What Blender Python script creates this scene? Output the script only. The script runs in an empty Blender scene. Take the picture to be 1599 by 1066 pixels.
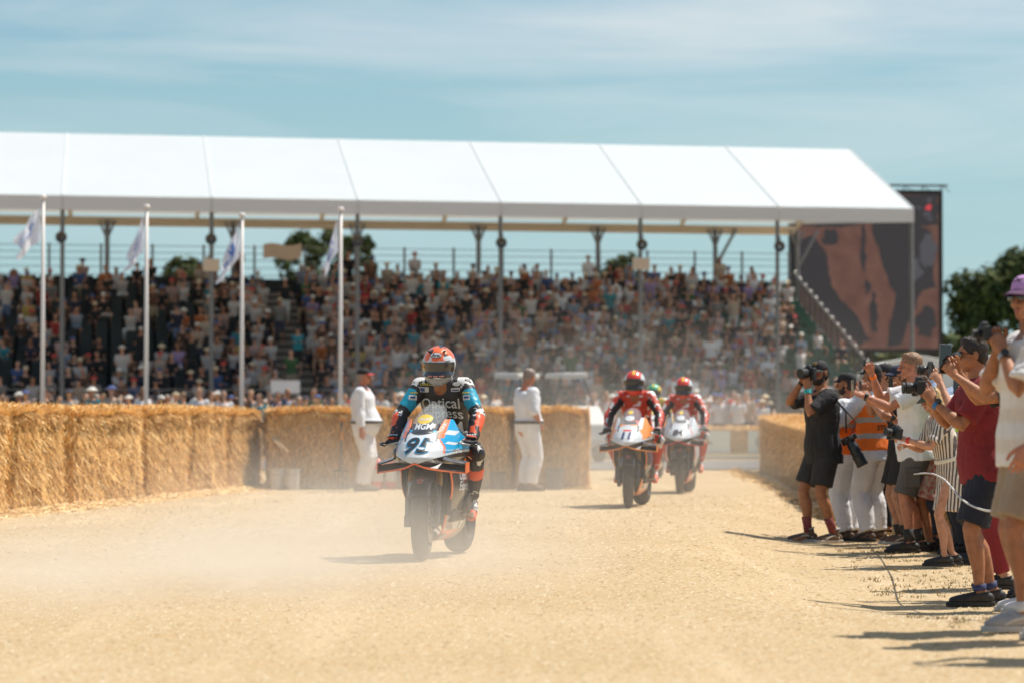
import bpy, bmesh, math, random
import numpy as np
from mathutils import Vector, Matrix, Euler, noise
from mathutils.bvhtree import BVHTree

S = bpy.context.scene
COL = S.collection
PI = math.pi
R = math.radians
rng = random.Random(7)

# ------------------------------------------------------------------ camera
CAM_H, FPX, HORIZ = 1.1, 4664.0, 647.0
PITCH = math.atan((HORIZ - 533.0) / FPX)
cd = bpy.data.cameras.new('camera')
cam = bpy.data.objects.new('camera', cd)
COL.objects.link(cam)
cam.location = (0, 0, CAM_H)
cam.rotation_euler = (PI / 2 + PITCH, 0, 0)
cd.sensor_width = 36
cd.lens = FPX * 36 / 1599
cd.clip_start, cd.clip_end = 0.5, 3000
cd.dof.use_dof = True
cd.dof.focus_distance = 22.7
cd.dof.aperture_fstop = 2.5
S.camera = cam

# ------------------------------------------------------------------ sun and sky
SUNV = Vector((0.50, 0.27, 1.0)).normalized()
sd = bpy.data.lights.new('sun', 'SUN')
sd.energy = 4.6
sd.angle = R(0.55)
sd.color = (1.0, 0.93, 0.82)
sun = bpy.data.objects.new('sun', sd)
COL.objects.link(sun)
sun.rotation_euler = SUNV.to_track_quat('Z', 'Y').to_euler()
W = bpy.data.worlds.new('World')
S.world = W
W.use_nodes = True
nt = W.node_tree
for n in list(nt.nodes):
    nt.nodes.remove(n)
sky = nt.nodes.new('ShaderNodeTexSky')
sky.sky_type = 'NISHITA'
sky.sun_disc = False
sky.sun_elevation = math.asin(SUNV.z)
sky.sun_rotation = math.atan2(SUNV.x, SUNV.y)
sky.air_density, sky.dust_density, sky.ozone_density = 1.0, 0.6, 1.6
tc = nt.nodes.new('ShaderNodeTexCoord')
mp = nt.nodes.new('ShaderNodeMapping')
mp.inputs['Rotation'].default_value = (0, R(14), R(25))
mp.inputs['Scale'].default_value = (2.2, 2.2, 17)
cn = nt.nodes.new('ShaderNodeTexNoise')
cn.inputs['Scale'].default_value = 1.9
cn.inputs['Detail'].default_value = 7
cn.inputs['Roughness'].default_value = 0.56
cn.inputs['Distortion'].default_value = 0.5
cr = nt.nodes.new('ShaderNodeMapRange')
cr.inputs['From Min'].default_value, cr.inputs['From Max'].default_value = 0.40, 0.74
cr.inputs['To Min'].default_value, cr.inputs['To Max'].default_value = 0.0, 0.68
tint = nt.nodes.new('ShaderNodeMix')
tint.data_type = 'RGBA'; tint.blend_type = 'MULTIPLY'
tint.inputs[0].default_value = 1.0
tint.inputs[7].default_value = (0.62, 0.80, 0.80, 1)
cm = nt.nodes.new('ShaderNodeMix')
cm.data_type = 'RGBA'
cm.inputs[7].default_value = (6.9, 6.9, 6.9, 1)
bg = nt.nodes.new('ShaderNodeBackground')
bg.inputs['Strength'].default_value = 0.098
wo = nt.nodes.new('ShaderNodeOutputWorld')
L = nt.links.new
L(tc.outputs['Generated'], mp.inputs['Vector'])
L(mp.outputs['Vector'], cn.inputs['Vector'])
L(cn.outputs['Fac'], cr.inputs['Value'])
L(sky.outputs['Color'], tint.inputs[6])
L(tint.outputs[2], cm.inputs[6])
L(cr.outputs['Result'], cm.inputs[0])
sx_ = nt.nodes.new('ShaderNodeSeparateXYZ')
hz = nt.nodes.new('ShaderNodeMapRange'); hz.interpolation_type = 'SMOOTHSTEP'
hz.inputs['From Min'].default_value, hz.inputs['From Max'].default_value = 0.02, 0.17
hz.inputs['To Min'].default_value, hz.inputs['To Max'].default_value = 0.80, 0.0
hm = nt.nodes.new('ShaderNodeMix'); hm.data_type = 'RGBA'
hm.inputs[7].default_value = (3.45, 5.0, 5.5, 1)
L(tc.outputs['Generated'], sx_.inputs[0]); L(sx_.outputs['Z'], hz.inputs['Value'])
L(hz.outputs['Result'], hm.inputs[0]); L(cm.outputs[2], hm.inputs[6])
L(hm.outputs[2], bg.inputs['Color'])
L(bg.outputs['Background'], wo.inputs['Surface'])

vs = S.view_settings
S.display_settings.display_device = 'sRGB'
vs.view_transform, vs.look, vs.gamma, vs.exposure = 'Standard', 'None', 1.0, 0.36
S.cycles.use_denoising = True
S.cycles.max_bounces = 6
S.cycles.diffuse_bounces = 3
S.cycles.glossy_bounces = 3
S.cycles.transmission_bounces = 5
S.cycles.transparent_max_bounces = 12
S.cycles.volume_bounces = 1
S.cycles.volume_step_rate = 4.0
S.cycles.volume_max_steps = 48

# ------------------------------------------------------------------ pixel to world
def sstep(t):
    t = max(0.0, min(1.0, t))
    return t * t * (3 - 2 * t)

def gz(x, y):
    """the ground falls away a little to the right where the onlookers stand"""
    xs = 1.0 + max(0.0, y - 25) * 0.12
    return -0.18 * sstep((x - xs) / 1.6) * sstep((y - 15.2) / 4.4)

def ray(px, py):
    v = Vector((px - 799.5, 533.0 - py, -FPX))
    v.rotate(cam.rotation_euler)
    return v

def at(px, py, Y):
    v = ray(px, py)
    t = Y / v.y
    return Vector((v.x * t, Y, CAM_H + v.z * t))

def ground(px, py):
    v = ray(px, py)
    z = 0.0
    for _ in range(12):
        t = (z - CAM_H) / v.z
        z = gz(v.x * t, v.y * t)
    return Vector((v.x * t, v.y * t, z))

# ------------------------------------------------------------------ tagging
def tag(o, label=None, cat=None, group=None, kind=None):
    if label: o['label'] = label
    if cat: o['category'] = cat
    if group: o['group'] = group
    if kind: o['kind'] = kind
    return o

def empty(name, loc=(0, 0, 0), rz=0.0, label=None, cat=None, group=None):
    o = bpy.data.objects.new(name, None)
    COL.objects.link(o)
    o.empty_display_size = 0.2
    o.location = loc
    o.rotation_euler = (0, 0, rz)
    return tag(o, label, cat, group)

KIDS = {}
def link(o, parent=None):
    COL.objects.link(o)
    if parent is not None:
        o.parent = parent
        KIDS.setdefault(parent.name, []).append(o)
    return o

def copy_tree(o, parent=None):
    c = o.copy()
    link(c, parent)
    for ch in KIDS.get(o.name, []):
        copy_tree(ch, c)
    return c

# ------------------------------------------------------------------ materials
MATS = {}
def mat(name, col, rough=0.7, metal=0.0, var=0.0, scale=8.0, bump=0.0, bscale=40.0, col2=None, coat=0.0,
        sheen=0.0, trans=0.0, alpha=1.0, emit=None, estr=1.0, spec=0.5, stretch=(1, 1, 1), sss=0.0, translucent=0.0):
    if name in MATS:
        return MATS[name]
    m = bpy.data.materials.new(name)
    m.use_nodes = True
    t = m.node_tree
    b = t.nodes['Principled BSDF']
    b.inputs['Roughness'].default_value = rough
    b.inputs['Metallic'].default_value = metal
    b.inputs['Specular IOR Level'].default_value = spec
    b.inputs['Base Color'].default_value = (*col, 1)
    if coat:
        b.inputs['Coat Weight'].default_value = coat
        b.inputs['Coat Roughness'].default_value = 0.06
    if sheen: b.inputs['Sheen Weight'].default_value = sheen
    if trans: b.inputs['Transmission Weight'].default_value = trans
    if alpha < 1: b.inputs['Alpha'].default_value = alpha
    if sss:
        b.inputs['Subsurface Weight'].default_value = sss
        b.inputs['Subsurface Radius'].default_value = (0.02, 0.008, 0.004)
    if emit:
        b.inputs['Emission Color'].default_value = (*emit, 1)
        b.inputs['Emission Strength'].default_value = estr
    tcn = t.nodes.new('ShaderNodeTexCoord')
    mpn = t.nodes.new('ShaderNodeMapping')
    mpn.inputs['Scale'].default_value = stretch
    t.links.new(tcn.outputs['Object'], mpn.inputs['Vector'])
    if var > 0 or col2:
        n = t.nodes.new('ShaderNodeTexNoise')
        n.inputs['Scale'].default_value = scale
        n.inputs['Detail'].default_value = 5
        t.links.new(mpn.outputs['Vector'], n.inputs['Vector'])
        mr = t.nodes.new('ShaderNodeMapRange')
        mr.inputs['From Min'].default_value, mr.inputs['From Max'].default_value = 0.3, 0.7
        t.links.new(n.outputs['Fac'], mr.inputs['Value'])
        mx = t.nodes.new('ShaderNodeMix'); mx.data_type = 'RGBA'
        c2 = col2 if col2 else tuple(c * (1 - var) for c in col)
        c1 = col if col2 else tuple(min(1, c * (1 + var)) for c in col)
        mx.inputs[6].default_value = (*c1, 1)
        mx.inputs[7].default_value = (*c2, 1)
        t.links.new(mr.outputs['Result'], mx.inputs[0])
        t.links.new(mx.outputs[2], b.inputs['Base Color'])
    if bump > 0:
        n2 = t.nodes.new('ShaderNodeTexNoise')
        n2.inputs['Scale'].default_value = bscale
        n2.inputs['Detail'].default_value = 4
        t.links.new(mpn.outputs['Vector'], n2.inputs['Vector'])
        bp = t.nodes.new('ShaderNodeBump')
        bp.inputs['Strength'].default_value = bump
        bp.inputs['Distance'].default_value = 0.02
        t.links.new(n2.outputs['Fac'], bp.inputs['Height'])
        t.links.new(bp.outputs['Normal'], b.inputs['Normal'])
    if translucent > 0:
        out = t.nodes['Material Output']
        tr = t.nodes.new('ShaderNodeBsdfTranslucent')
        tr.inputs['Color'].default_value = (*col, 1)
        ms = t.nodes.new('ShaderNodeMixShader')
        ms.inputs[0].default_value = translucent
        t.links.new(b.outputs['BSDF'], ms.inputs[1])
        t.links.new(tr.outputs['BSDF'], ms.inputs[2])
        t.links.new(ms.outputs['Shader'], out.inputs['Surface'])
    MATS[name] = m
    return m

def lin(r, g, b):
    f = lambda c: ((c / 255 + 0.055) / 1.055) ** 2.4 if c > 10 else c / 255 / 12.92
    return (f(r), f(g), f(b))

# ------------------------------------------------------------------ mesh builder
class MB:
    def __init__(self):
        self.v, self.f, self.m = [], [], []
    def add(self, vs_, fs_, mi=0):
        o = len(self.v)
        self.v += [tuple(v) for v in vs_]
        self.f += [tuple(i + o for i in f) for f in fs_]
        self.m += [mi] * len(fs_)
        return self
    def box(self, c, s, mi=0, rot=None, taper=1.0):
        cx, cy, cz = c; x, y, z = s[0] / 2, s[1] / 2, s[2] / 2
        vs_ = [Vector((sx * x * (taper if sz > 0 else 1), sy * y * (taper if sz > 0 else 1), sz * z)) for sz in (-1, 1) for sy in (-1, 1) for sx in (-1, 1)]
        if rot is not None:
            M = rot if isinstance(rot, Matrix) else Euler(rot).to_matrix()
            vs_ = [M @ v for v in vs_]
        vs_ = [v + Vector(c) for v in vs_]
        return self.add(vs_, [(0, 2, 3, 1), (4, 5, 7, 6), (0, 1, 5, 4), (2, 6, 7, 3), (0, 4, 6, 2), (1, 3, 7, 5)], mi)
    def tube(self, pts, rad, n=8, mi=0, side=None, cap='flat', closed=False):
        """rad: list of r or (r_side, r_other); side: reference side vector"""
        pts = [Vector(p) for p in pts]
        N = len(pts)
        if not isinstance(rad, (list, tuple)) : rad = [rad] * N
        if len(rad) != N: rad = [rad[0]] * N if not isinstance(rad[0], (list, tuple)) and len(rad) == 1 else rad
        rings = []
        prevs = Vector(side) if side is not None else None
        for i, p in enumerate(pts):
            if closed: d = pts[(i + 1) % N] - pts[i - 1]
            elif i == 0: d = pts[1] - pts[0]
            elif i == N - 1: d = pts[-1] - pts[-2]
            else: d = (pts[i + 1] - pts[i]).normalized() + (pts[i] - pts[i - 1]).normalized()
            if d.length < 1e-9: d = Vector((0, 0, 1))
            d.normalize()
            if prevs is None:
                prevs = d.orthogonal()
            s = prevs - d * prevs.dot(d)
            if s.length < 1e-6: s = d.orthogonal()
            s.normalize()
            if side is None: prevs = s
            o = d.cross(s)
            rr = rad[i]
            ra, rb = (rr, rr) if not isinstance(rr, (list, tuple)) else rr
            rings.append((p, d, s, o, ra, rb))
        out, base = [], []
        def ring(p, s, o, ra, rb):
            base.append(len(out))
            for k in range(n):
                a = 2 * PI * k / n
                out.append(p + s * (ra * math.cos(a)) + o * (rb * math.sin(a)))
        def dome(R0, sign):
            p, d, s, o, ra, rb = R0
            rm = min(ra, rb)
            return [(p + d * (sign * rm * math.sin(a)), s, o, ra * math.cos(a), rb * math.cos(a)) for a in (R(28), R(56), R(80))]
        if cap in ('round', 'start') and not closed:
            for q in reversed(dome(rings[0], -1)): ring(*q)
        for (p, d, s, o, ra, rb) in rings: ring(p, s, o, ra, rb)
        if cap in ('round', 'end') and not closed:
            for q in dome(rings[-1], 1): ring(*q)
        fs_ = []
        K = len(base)
        for i in range(K - 1 + (1 if closed else 0)):
            a, b = base[i], base[(i + 1) % K]
            for k in range(n):
                k2 = (k + 1) % n
                fs_.append((a + k, a + k2, b + k2, b + k))
        if not closed and cap != 'none':
            fs_.append(tuple(reversed(range(base[0], base[0] + n))))
            fs_.append(tuple(range(base[-1], base[-1] + n)))
        return self.add(out, fs_, mi)
    def cyl(self, a, b, r, r2=None, n=12, mi=0):
        return self.tube([a, b], [r, r if r2 is None else r2], n, mi)
    def ell(self, c, r, mi=0, nu=12, nv=8, rot=None):
        vs_, fs_ = [], []
        M = rot if isinstance(rot, Matrix) else (Euler(rot).to_matrix() if rot is not None else Matrix.Identity(3))
        c = Vector(c)
        r = (r, r, r) if not isinstance(r, (list, tuple)) else r
        vs_.append(c + M @ Vector((0, 0, -r[2])))
        for j in range(1, nv):
            t = -PI / 2 + PI * j / nv
            for i in range(nu):
                a = 2 * PI * i / nu
                vs_.append(c + M @ Vector((r[0] * math.cos(t) * math.cos(a), r[1] * math.cos(t) * math.sin(a), r[2] * math.sin(t))))
        vs_.append(c + M @ Vector((0, 0, r[2])))
        top = len(vs_) - 1
        for i in range(nu):
            i2 = (i + 1) % nu
            fs_.append((0, 1 + i2, 1 + i))
            for j in range(nv - 2):
                a = 1 + j * nu; b = a + nu
                fs_.append((a + i, a + i2, b + i2, b + i))
            a = 1 + (nv - 2) * nu
            fs_.append((a + i, a + i2, top))
        return self.add(vs_, fs_, mi)
    def lathe(self, prof, c=(0, 0, 0), axis='X', n=32, mi=0, a0=0, a1=2 * PI, closed_prof=False):
        """prof: list of (h, r) along the axis"""
        full = abs(a1 - a0 - 2 * PI) < 1e-6
        c = Vector(c)
        P = len(prof)
        K = n if full else n + 1
        vs_ = []
        for k in range(K):
            a = a0 + (a1 - a0) * k / n
            ca, sa = math.cos(a), math.sin(a)
            for (h, r) in prof:
                if axis == 'X': vs_.append(c + Vector((h, r * ca, r * sa)))
                elif axis == 'Z': vs_.append(c + Vector((r * ca, r * sa, h)))
                else: vs_.append(c + Vector((r * sa, h, r * ca)))
        fs_ = []
        for k in range(n):
            a = k * P; b = ((k + 1) % K) * P
            for j in range(P if closed_prof else P - 1):
                j2 = (j + 1) % P
                fs_.append((a + j, b + j, b + j2, a + j2))
        return self.add(vs_, fs_, mi)
    def grid(self, fn, nu, nv, mi=0):
        vs_ = [fn(i / nu, j / nv) for j in range(nv + 1) for i in range(nu + 1)]
        fs_ = [(j * (nu + 1) + i, j * (nu + 1) + i + 1, (j + 1) * (nu + 1) + i + 1, (j + 1) * (nu + 1) + i) for j in range(nv) for i in range(nu)]
        return self.add(vs_, fs_, mi)
    def prism(self, pts, z0, z1, mi=0, M=None):
        """polygon in local xy extruded along z, then M"""
        n = len(pts)
        vs_ = [Vector((p[0], p[1], z0)) for p in pts] + [Vector((p[0], p[1], z1)) for p in pts]
        if M is not None: vs_ = [M @ v for v in vs_]
        fs_ = [tuple(reversed(range(n))), tuple(range(n, 2 * n))] + [(i, (i + 1) % n, n + (i + 1) % n, n + i) for i in range(n)]
        return self.add(vs_, fs_, mi)
    def mirror(self):
        n = len(self.v)
        self.v += [(-x, y, z) for (x, y, z) in self.v]
        k = len(self.f)
        self.f += [tuple(i + n for i in reversed(f)) for f in self.f[:k]]
        self.m += self.m[:k]
        return self
    def mesh(self, name, smooth=False):
        me = bpy.data.meshes.new(name)
        me.from_pydata([tuple(v) for v in self.v], [], self.f)
        me.polygons.foreach_set('material_index', self.m)
        if smooth: me.polygons.foreach_set('use_smooth', [True] * len(me.polygons))
        me.update()
        return me
    def build(self, name, mats, parent=None, smooth=False, bevel=0.0, solid=0.0, autos=False, fix=False):
        me = self.mesh(name, smooth)
        if fix:
            bm = bmesh.new(); bm.from_mesh(me)
            bmesh.ops.remove_doubles(bm, verts=bm.verts, dist=1e-5)
            bmesh.ops.recalc_face_normals(bm, faces=bm.faces)
            bm.to_mesh(me); bm.free()
        for m_ in (mats if isinstance(mats, (list, tuple)) else [mats]):
            me.materials.append(m_)
        o = bpy.data.objects.new(name, me)
        link(o, parent)
        if solid:
            md = o.modifiers.new('solid', 'SOLIDIFY'); md.thickness = solid; md.offset = -1
        if bevel:
            md = o.modifiers.new('bevel', 'BEVEL'); md.width = bevel; md.segments = 2; md.limit_method = 'ANGLE'
        if autos:
            md = None
            try:
                me.polygons.foreach_set('use_smooth', [True] * len(me.polygons))
                me.set_sharp_from_angle(angle=R(40))
            except Exception: pass
        return o

def remesh(mb, voxel, smooth=2, factor=0.5, name='tmp'):
    """voxel union of the builder's closed shapes -> one continuous smooth mesh"""
    me = mb.mesh(name)
    o = bpy.data.objects.new('tmp_remesh', me)
    COL.objects.link(o)
    md = o.modifiers.new('r', 'REMESH'); md.mode = 'VOXEL'; md.voxel_size = voxel; md.use_smooth_shade = True
    if smooth:
        ms = o.modifiers.new('s', 'SMOOTH'); ms.iterations = smooth; ms.factor = factor
    dg = bpy.context.evaluated_depsgraph_get()
    dg.update()
    out = bpy.data.meshes.new_from_object(o.evaluated_get(dg))
    out.name = name
    bpy.data.objects.remove(o)
    bpy.data.meshes.remove(me)
    out.polygons.foreach_set('use_smooth', [True] * len(out.polygons))
    while len(out.materials): out.materials.pop()
    return out

def wrinkle(me, amp, freq=9.0, stretch=(1, 1, 0.6), seed=0.0):
    n = len(me.vertices)
    no = np.empty(n * 3, dtype=np.float32); me.vertices.foreach_get('normal', no); no = no.reshape(-1, 3)
    co = np.empty(n * 3, dtype=np.float32); me.vertices.foreach_get('co', co); co = co.reshape(-1, 3)
    d = np.empty(n, dtype=np.float32)
    sx, sy, sz = stretch
    for i in range(n):
        x, y, z = co[i]
        q = Vector((x * sx * freq + seed, y * sy * freq, z * sz * freq + seed))
        w = noise.noise(q) + 0.5 * noise.noise(q * 2.3)
        d[i] = (1 - abs(w) * 2.2) * 0.6 + w * 0.4
    co += no * (d * amp)[:, None]
    me.vertices.foreach_set('co', co.ravel())
    me.update()

def paint(me, fn):
    """set each face's material slot from its centre and normal"""
    n = len(me.polygons)
    idx = [0] * n
    for i, p in enumerate(me.polygons):
        idx[i] = fn(p.center, p.normal)
    me.polygons.foreach_set('material_index', idx)

def mobj(name, me, mats, parent=None, loc=None):
    for m_ in (mats if isinstance(mats, (list, tuple)) else [mats]):
        me.materials.append(m_)
    o = bpy.data.objects.new(name, me)
    link(o, parent)
    if loc is not None: o.location = loc
    return o

def join_meshes(name, items):
    """items: (mesh, matrix or None, material offset) -> one mesh; used for one thing's own pieces"""
    vs_, fs_, ms_, sm = [], [], [], []
    for me, M, mo in items:
        o = len(vs_)
        vs_ += [tuple((M @ v.co) if M is not None else v.co) for v in me.vertices]
        flip = M is not None and M.determinant() < 0
        for p in me.polygons:
            f = tuple(i + o for i in p.vertices)
            fs_.append(tuple(reversed(f)) if flip else f)
            ms_.append(p.material_index + mo)
    out = bpy.data.meshes.new(name)
    out.from_pydata(vs_, [], fs_)
    out.polygons.foreach_set('material_index', ms_)
    out.polygons.foreach_set('use_smooth', [True] * len(fs_))
    out.update()
    return out

# ------------------------------------------------------------------ lettering and patches laid on a surface
def text_polys(body, size=1.0, shear=0.0, bold=0.0):
    cu = bpy.data.curves.new('tmp_text', 'FONT')
    cu.body = body; cu.size = size; cu.shear = shear; cu.offset = bold
    cu.align_x = 'CENTER'; cu.align_y = 'CENTER'; cu.resolution_u = 3
    o = bpy.data.objects.new('tmp_text', cu)
    COL.objects.link(o)
    dg = bpy.context.evaluated_depsgraph_get(); dg.update()
    me = bpy.data.meshes.new_from_object(o.evaluated_get(dg))
    vs_ = [v.co.copy() for v in me.vertices]
    fs_ = [tuple(p.vertices) for p in me.polygons]
    bpy.data.objects.remove(o); bpy.data.curves.remove(cu); bpy.data.meshes.remove(me)
    return vs_, fs_

def bvh_of(obj_):
    dg = bpy.context.evaluated_depsgraph_get(); dg.update()
    e = obj_.evaluated_get(dg)
    me = e.to_mesh()
    b = BVHTree.FromPolygons([v.co.copy() for v in me.vertices], [tuple(p.vertices) for p in me.polygons])
    e.to_mesh_clear()
    return b

def lay(mb, vs_, fs_, bvh, origin, direc, up, mi=0, off=0.003, cut=0.009):
    """project flat polygons (xy) onto a surface: origin, view direction, up vector"""
    d = Vector(direc).normalized()
    u = Vector(up); u = (u - d * u.dot(d)).normalized()
    r = d.cross(u)
    bm = bmesh.new()
    bv = [bm.verts.new(v) for v in vs_]
    for f in fs_:
        try: bm.faces.new([bv[i] for i in f])
        except Exception: pass
    bmesh.ops.triangulate(bm, faces=bm.faces)
    for _ in range(5):
        es = [e for e in bm.edges if e.calc_length() > cut]
        if not es: break
        bmesh.ops.subdivide_edges(bm, edges=es, cuts=1)
        bmesh.ops.triangulate(bm, faces=[f for f in bm.faces if len(f.verts) > 3])
    hit = {}
    pts = []
    bm.verts.index_update()
    for v in bm.verts:
        p = Vector(origin) + r * v.co.x + u * v.co.y
        h = bvh.ray_cast(p, d, 2.0)
        if h[0] is not None:
            hit[v.index] = len(pts)
            pts.append(h[0] - d * off)
    fs2 = [tuple(hit[v.index] for v in f.verts) for f in bm.faces if all(v.index in hit for v in f.verts)]
    bm.free()
    mb.add(pts, fs2, mi)

def lay_text(mb, body, size, bvh, origin, direc, up, mi=0, shear=0.0, bold=0.0, off=0.004, sx=1.0):
    v, f = text_polys(body, size, shear, bold)
    lay(mb, [Vector((p.x * sx, p.y, 0)) for p in v], f, bvh, origin, direc, up, mi, off)

def lay_poly(mb, pts, bvh, origin, direc, up, mi=0, off=0.002):
    lay(mb, [Vector((p[0], p[1], 0)) for p in pts], [tuple(range(len(pts)))], bvh, origin, direc, up, mi, off)

def disc_pts(r, n=20, rx=None):
    return [((rx or r) * math.cos(2 * PI * i / n), r * math.sin(2 * PI * i / n)) for i in range(n)]
# ================================================================== ground
def noise_mat(name, build):
    m = bpy.data.materials.new(name); m.use_nodes = True
    t = m.node_tree
    build(t, t.nodes['Principled BSDF'])
    MATS[name] = m
    return m

def _sand(t, b):
    N, K = t.nodes.new, t.links.new
    tc_ = N('ShaderNodeTexCoord')
    def nz(scale, detail=5, stretch=None, rough=0.5):
        n = N('ShaderNodeTexNoise'); n.inputs['Scale'].default_value = scale; n.inputs['Detail'].default_value = detail
        n.inputs['Roughness'].default_value = rough
        if stretch:
            mp_ = N('ShaderNodeMapping'); mp_.inputs['Scale'].default_value = stretch
            K(tc_.outputs['Object'], mp_.inputs['Vector']); K(mp_.outputs['Vector'], n.inputs['Vector'])
        else: K(tc_.outputs['Object'], n.inputs['Vector'])
        return n.outputs['Fac']
    def mr(v, a, b2):
        n = N('ShaderNodeMapRange'); n.inputs['From Min'].default_value = a; n.inputs['From Max'].default_value = b2
        K(v, n.inputs['Value']); return n.outputs['Result']
    def mix(f, a, c):
        n = N('ShaderNodeMix'); n.data_type = 'RGBA'
        K(f, n.inputs[0])
        for i, x in ((6, a), (7, c)):
            if isinstance(x, tuple): n.inputs[i].default_value = (*x, 1)
            else: K(x, n.inputs[i])
        return n.outputs[2]
    c = mix(mr(nz(0.35, 4), .35, .68), (0.53, 0.40, 0.235), (0.46, 0.335, 0.18))
    c = mix(mr(nz(70, 3), .48, .78), c, (0.32, 0.20, 0.10))
    c = mix(mr(nz(24, 4), .52, .72), c, (0.60, 0.51, 0.38))
    c = mix(mr(nz(9, 6, (1, .6, 1), .7), .58, .85), c, (0.43, 0.32, 0.20))
    c = mix(mr(nz(2.2, 6, (.35, 1.6, 1), .65), .56, .80), c, (0.50, 0.325, 0.165))
    c = mix(mr(nz(1.6, 5, (1.5, .07, 1), .6), .55, .85), c, (0.60, 0.47, 0.30))
    K(c, b.inputs['Base Color'])
    b.inputs['Roughness'].default_value = 0.95
    b.inputs['Specular IOR Level'].default_value = 0.15
    bp = N('ShaderNodeBump'); bp.inputs['Strength'].default_value = 0.6; bp.inputs['Distance'].default_value = 0.011
    ad = N('ShaderNodeMath'); ad.operation = 'ADD'
    K(nz(38, 5, None, .7), ad.inputs[0]); K(nz(95, 3), ad.inputs[1])
    K(ad.outputs[0], bp.inputs['Height']); K(bp.outputs['Normal'], b.inputs['Normal'])
M_sand = noise_mat('sand', _sand)

def ground_sheet():
    mb = MB()
    xs = [-900, -300, -120, -60, -30, -16, -10] + [-8 + i * 0.4 for i in range(0, 46)] + [11, 13, 16, 22, 30, 60, 120, 300, 900]
    ys = [-60, -10, 0, 5, 8, 10, 12] + [13 + 0.5 * i for i in range(0, 100)] + [66, 70, 76, 84, 95, 110, 140, 200, 300, 500, 900, 2500]
    vs_ = [(x, y, gz(x, y) + (0.012 * noise.noise(Vector((x * .8, y * .5, 0))) if 6 < y < 62 and abs(x) < 9 else 0)) for y in ys for x in xs]
    nx = len(xs)
    fs_ = [(j * nx + i, j * nx + i + 1, (j + 1) * nx + i + 1, (j + 1) * nx + i) for j in range(len(ys) - 1) for i in range(nx - 1)]
    mb.add(vs_, fs_)
    o = mb.build('ground', M_sand, smooth=True)
    tag(o, kind='structure')
ground_sheet()

M_asph = mat('asphalt', (0.13, 0.125, 0.125), rough=0.9, var=0.15, scale=3, bump=0.3, bscale=60)
M_grass = mat('dry_grass', (0.20, 0.19, 0.07), rough=0.95, col2=(0.13, 0.15, 0.05), scale=1.2, bump=0.5, bscale=12)
mb = MB(); mb.box((0, 65, 0.01), (300, 11, 0.02))
tag(mb.build('road', M_asph), kind='structure')
mb = MB(); mb.box((0, 73.1, 0.06), (300, 0.3, 0.12)); mb.box((0, 73.26, 0.04), (300, 0.02, 0.06))
tag(mb.build('kerb', mat('kerb_stone', (0.45, 0.42, 0.36), var=.1)), kind='structure')
mb = MB(); mb.box((0, 76.0, 0.03), (300, 5.4, 0.06))
tag(mb.build('verge', mat('verge_straw', (0.42, 0.33, 0.12), rough=0.95, col2=(0.30, 0.27, 0.10), scale=2)), kind='structure')
mb = MB(); mb.box((0, 380, 0.01), (1600, 490, 0.02))
tag(mb.build('lawn', M_grass), kind='structure')

# loose chaff over the arena floor
def chaff():
    r = random.Random(3)
    vs_, fs_, ms_ = [], [], []
    for i in range(64000):
        y = 10.5 + (r.random() ** 1.5) * 32
        x = (r.random() - .5) * (y * 0.36 + 1)
        z = gz(x, y) + 0.012 * noise.noise(Vector((x * .8, y * .5, 0)))
        a = r.random() * PI
        l = r.uniform(0.004, 0.015) * (.7 + y * .022)
        w = r.uniform(0.0015, 0.0030) * (.7 + y * .03)
        dx, dy = math.cos(a) * l, math.sin(a) * l
        h = r.uniform(0.001, 0.006)
        o = len(vs_)
        vs_ += [(x - dx, y - dy, z + 0.001), (x + dx, y + dy, z + h + .003), (x + dx * .9 - dy / l * w, y + dy * .9 + dx / l * w, z + h + w * 1.2), (x - dx - dy / l * w, y - dy + dx / l * w, z + w)]
        fs_.append((o, o + 1, o + 2, o + 3)); ms_.append(r.choice((0, 0, 0, 1, 2)))
    mb = MB(); mb.v, mb.f, mb.m = vs_, fs_, ms_
    o = mb.build('chaff', [mat('chaff_gold', (0.64, 0.50, 0.32), rough=.8), mat('chaff_brown', (0.36, 0.23, 0.11), rough=.9), mat('chaff_pale', (0.76, 0.66, 0.50), rough=.8)])
    tag(o, 'loose chopped straw scattered over the sandy arena floor', 'straw', kind='stuff')
chaff()

def spilt_straw():
    r = random.Random(15)
    mb = MB()
    def strip(a, b, side, w, n):
        a, b = Vector(a), Vector(b)
        d = (b - a); nrm = Vector((-d.y, d.x)).normalized() * side
        for i in range(n):
            t = r.random(); q = abs(r.gauss(0, .4)) * w
            p = a + d * t + nrm * (q - .05)
            z = gz(p.x, p.y) + max(0, .07 * (1 - q / w * 2)) * r.random()
            an = r.random() * 6.28; l = r.uniform(.03, .12); ww = r.uniform(.003, .006)
            dx, dy = math.cos(an) * l, math.sin(an) * l
            sx, sy = -math.sin(an) * ww, math.cos(an) * ww
            h = r.uniform(0, .03)
            mb.add([(p.x - sx, p.y - sy, z + .004), (p.x + sx, p.y + sy, z + .004 + ww), (p.x + dx + sx, p.y + dy + sy, z + h + ww), (p.x + dx - sx, p.y + dy - sy, z + h)], [(0, 1, 2, 3)], r.choice((0, 0, 1, 2)))
    strip((-6.6, 25), (-3.72, 45.2), -1, .42, 9000)
    strip((-3.7, 44.2), (1.2, 44.2), -1, .28, 2600)
    strip((4.35, 58.5), (3.85, 30), 1 * -1, .35, 3500)
    o = mb.build('spilt_straw', [mat('spill_gold', (0.80, 0.54, 0.24), rough=.7), mat('spill_pale', (0.86, 0.68, 0.38), rough=.7), mat('spill_brown', (0.50, 0.29, 0.11), rough=.8)])
    tag(o, 'loose straw spilt along the foot of the straw bale walls', 'straw', kind='stuff')
spilt_straw()

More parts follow.
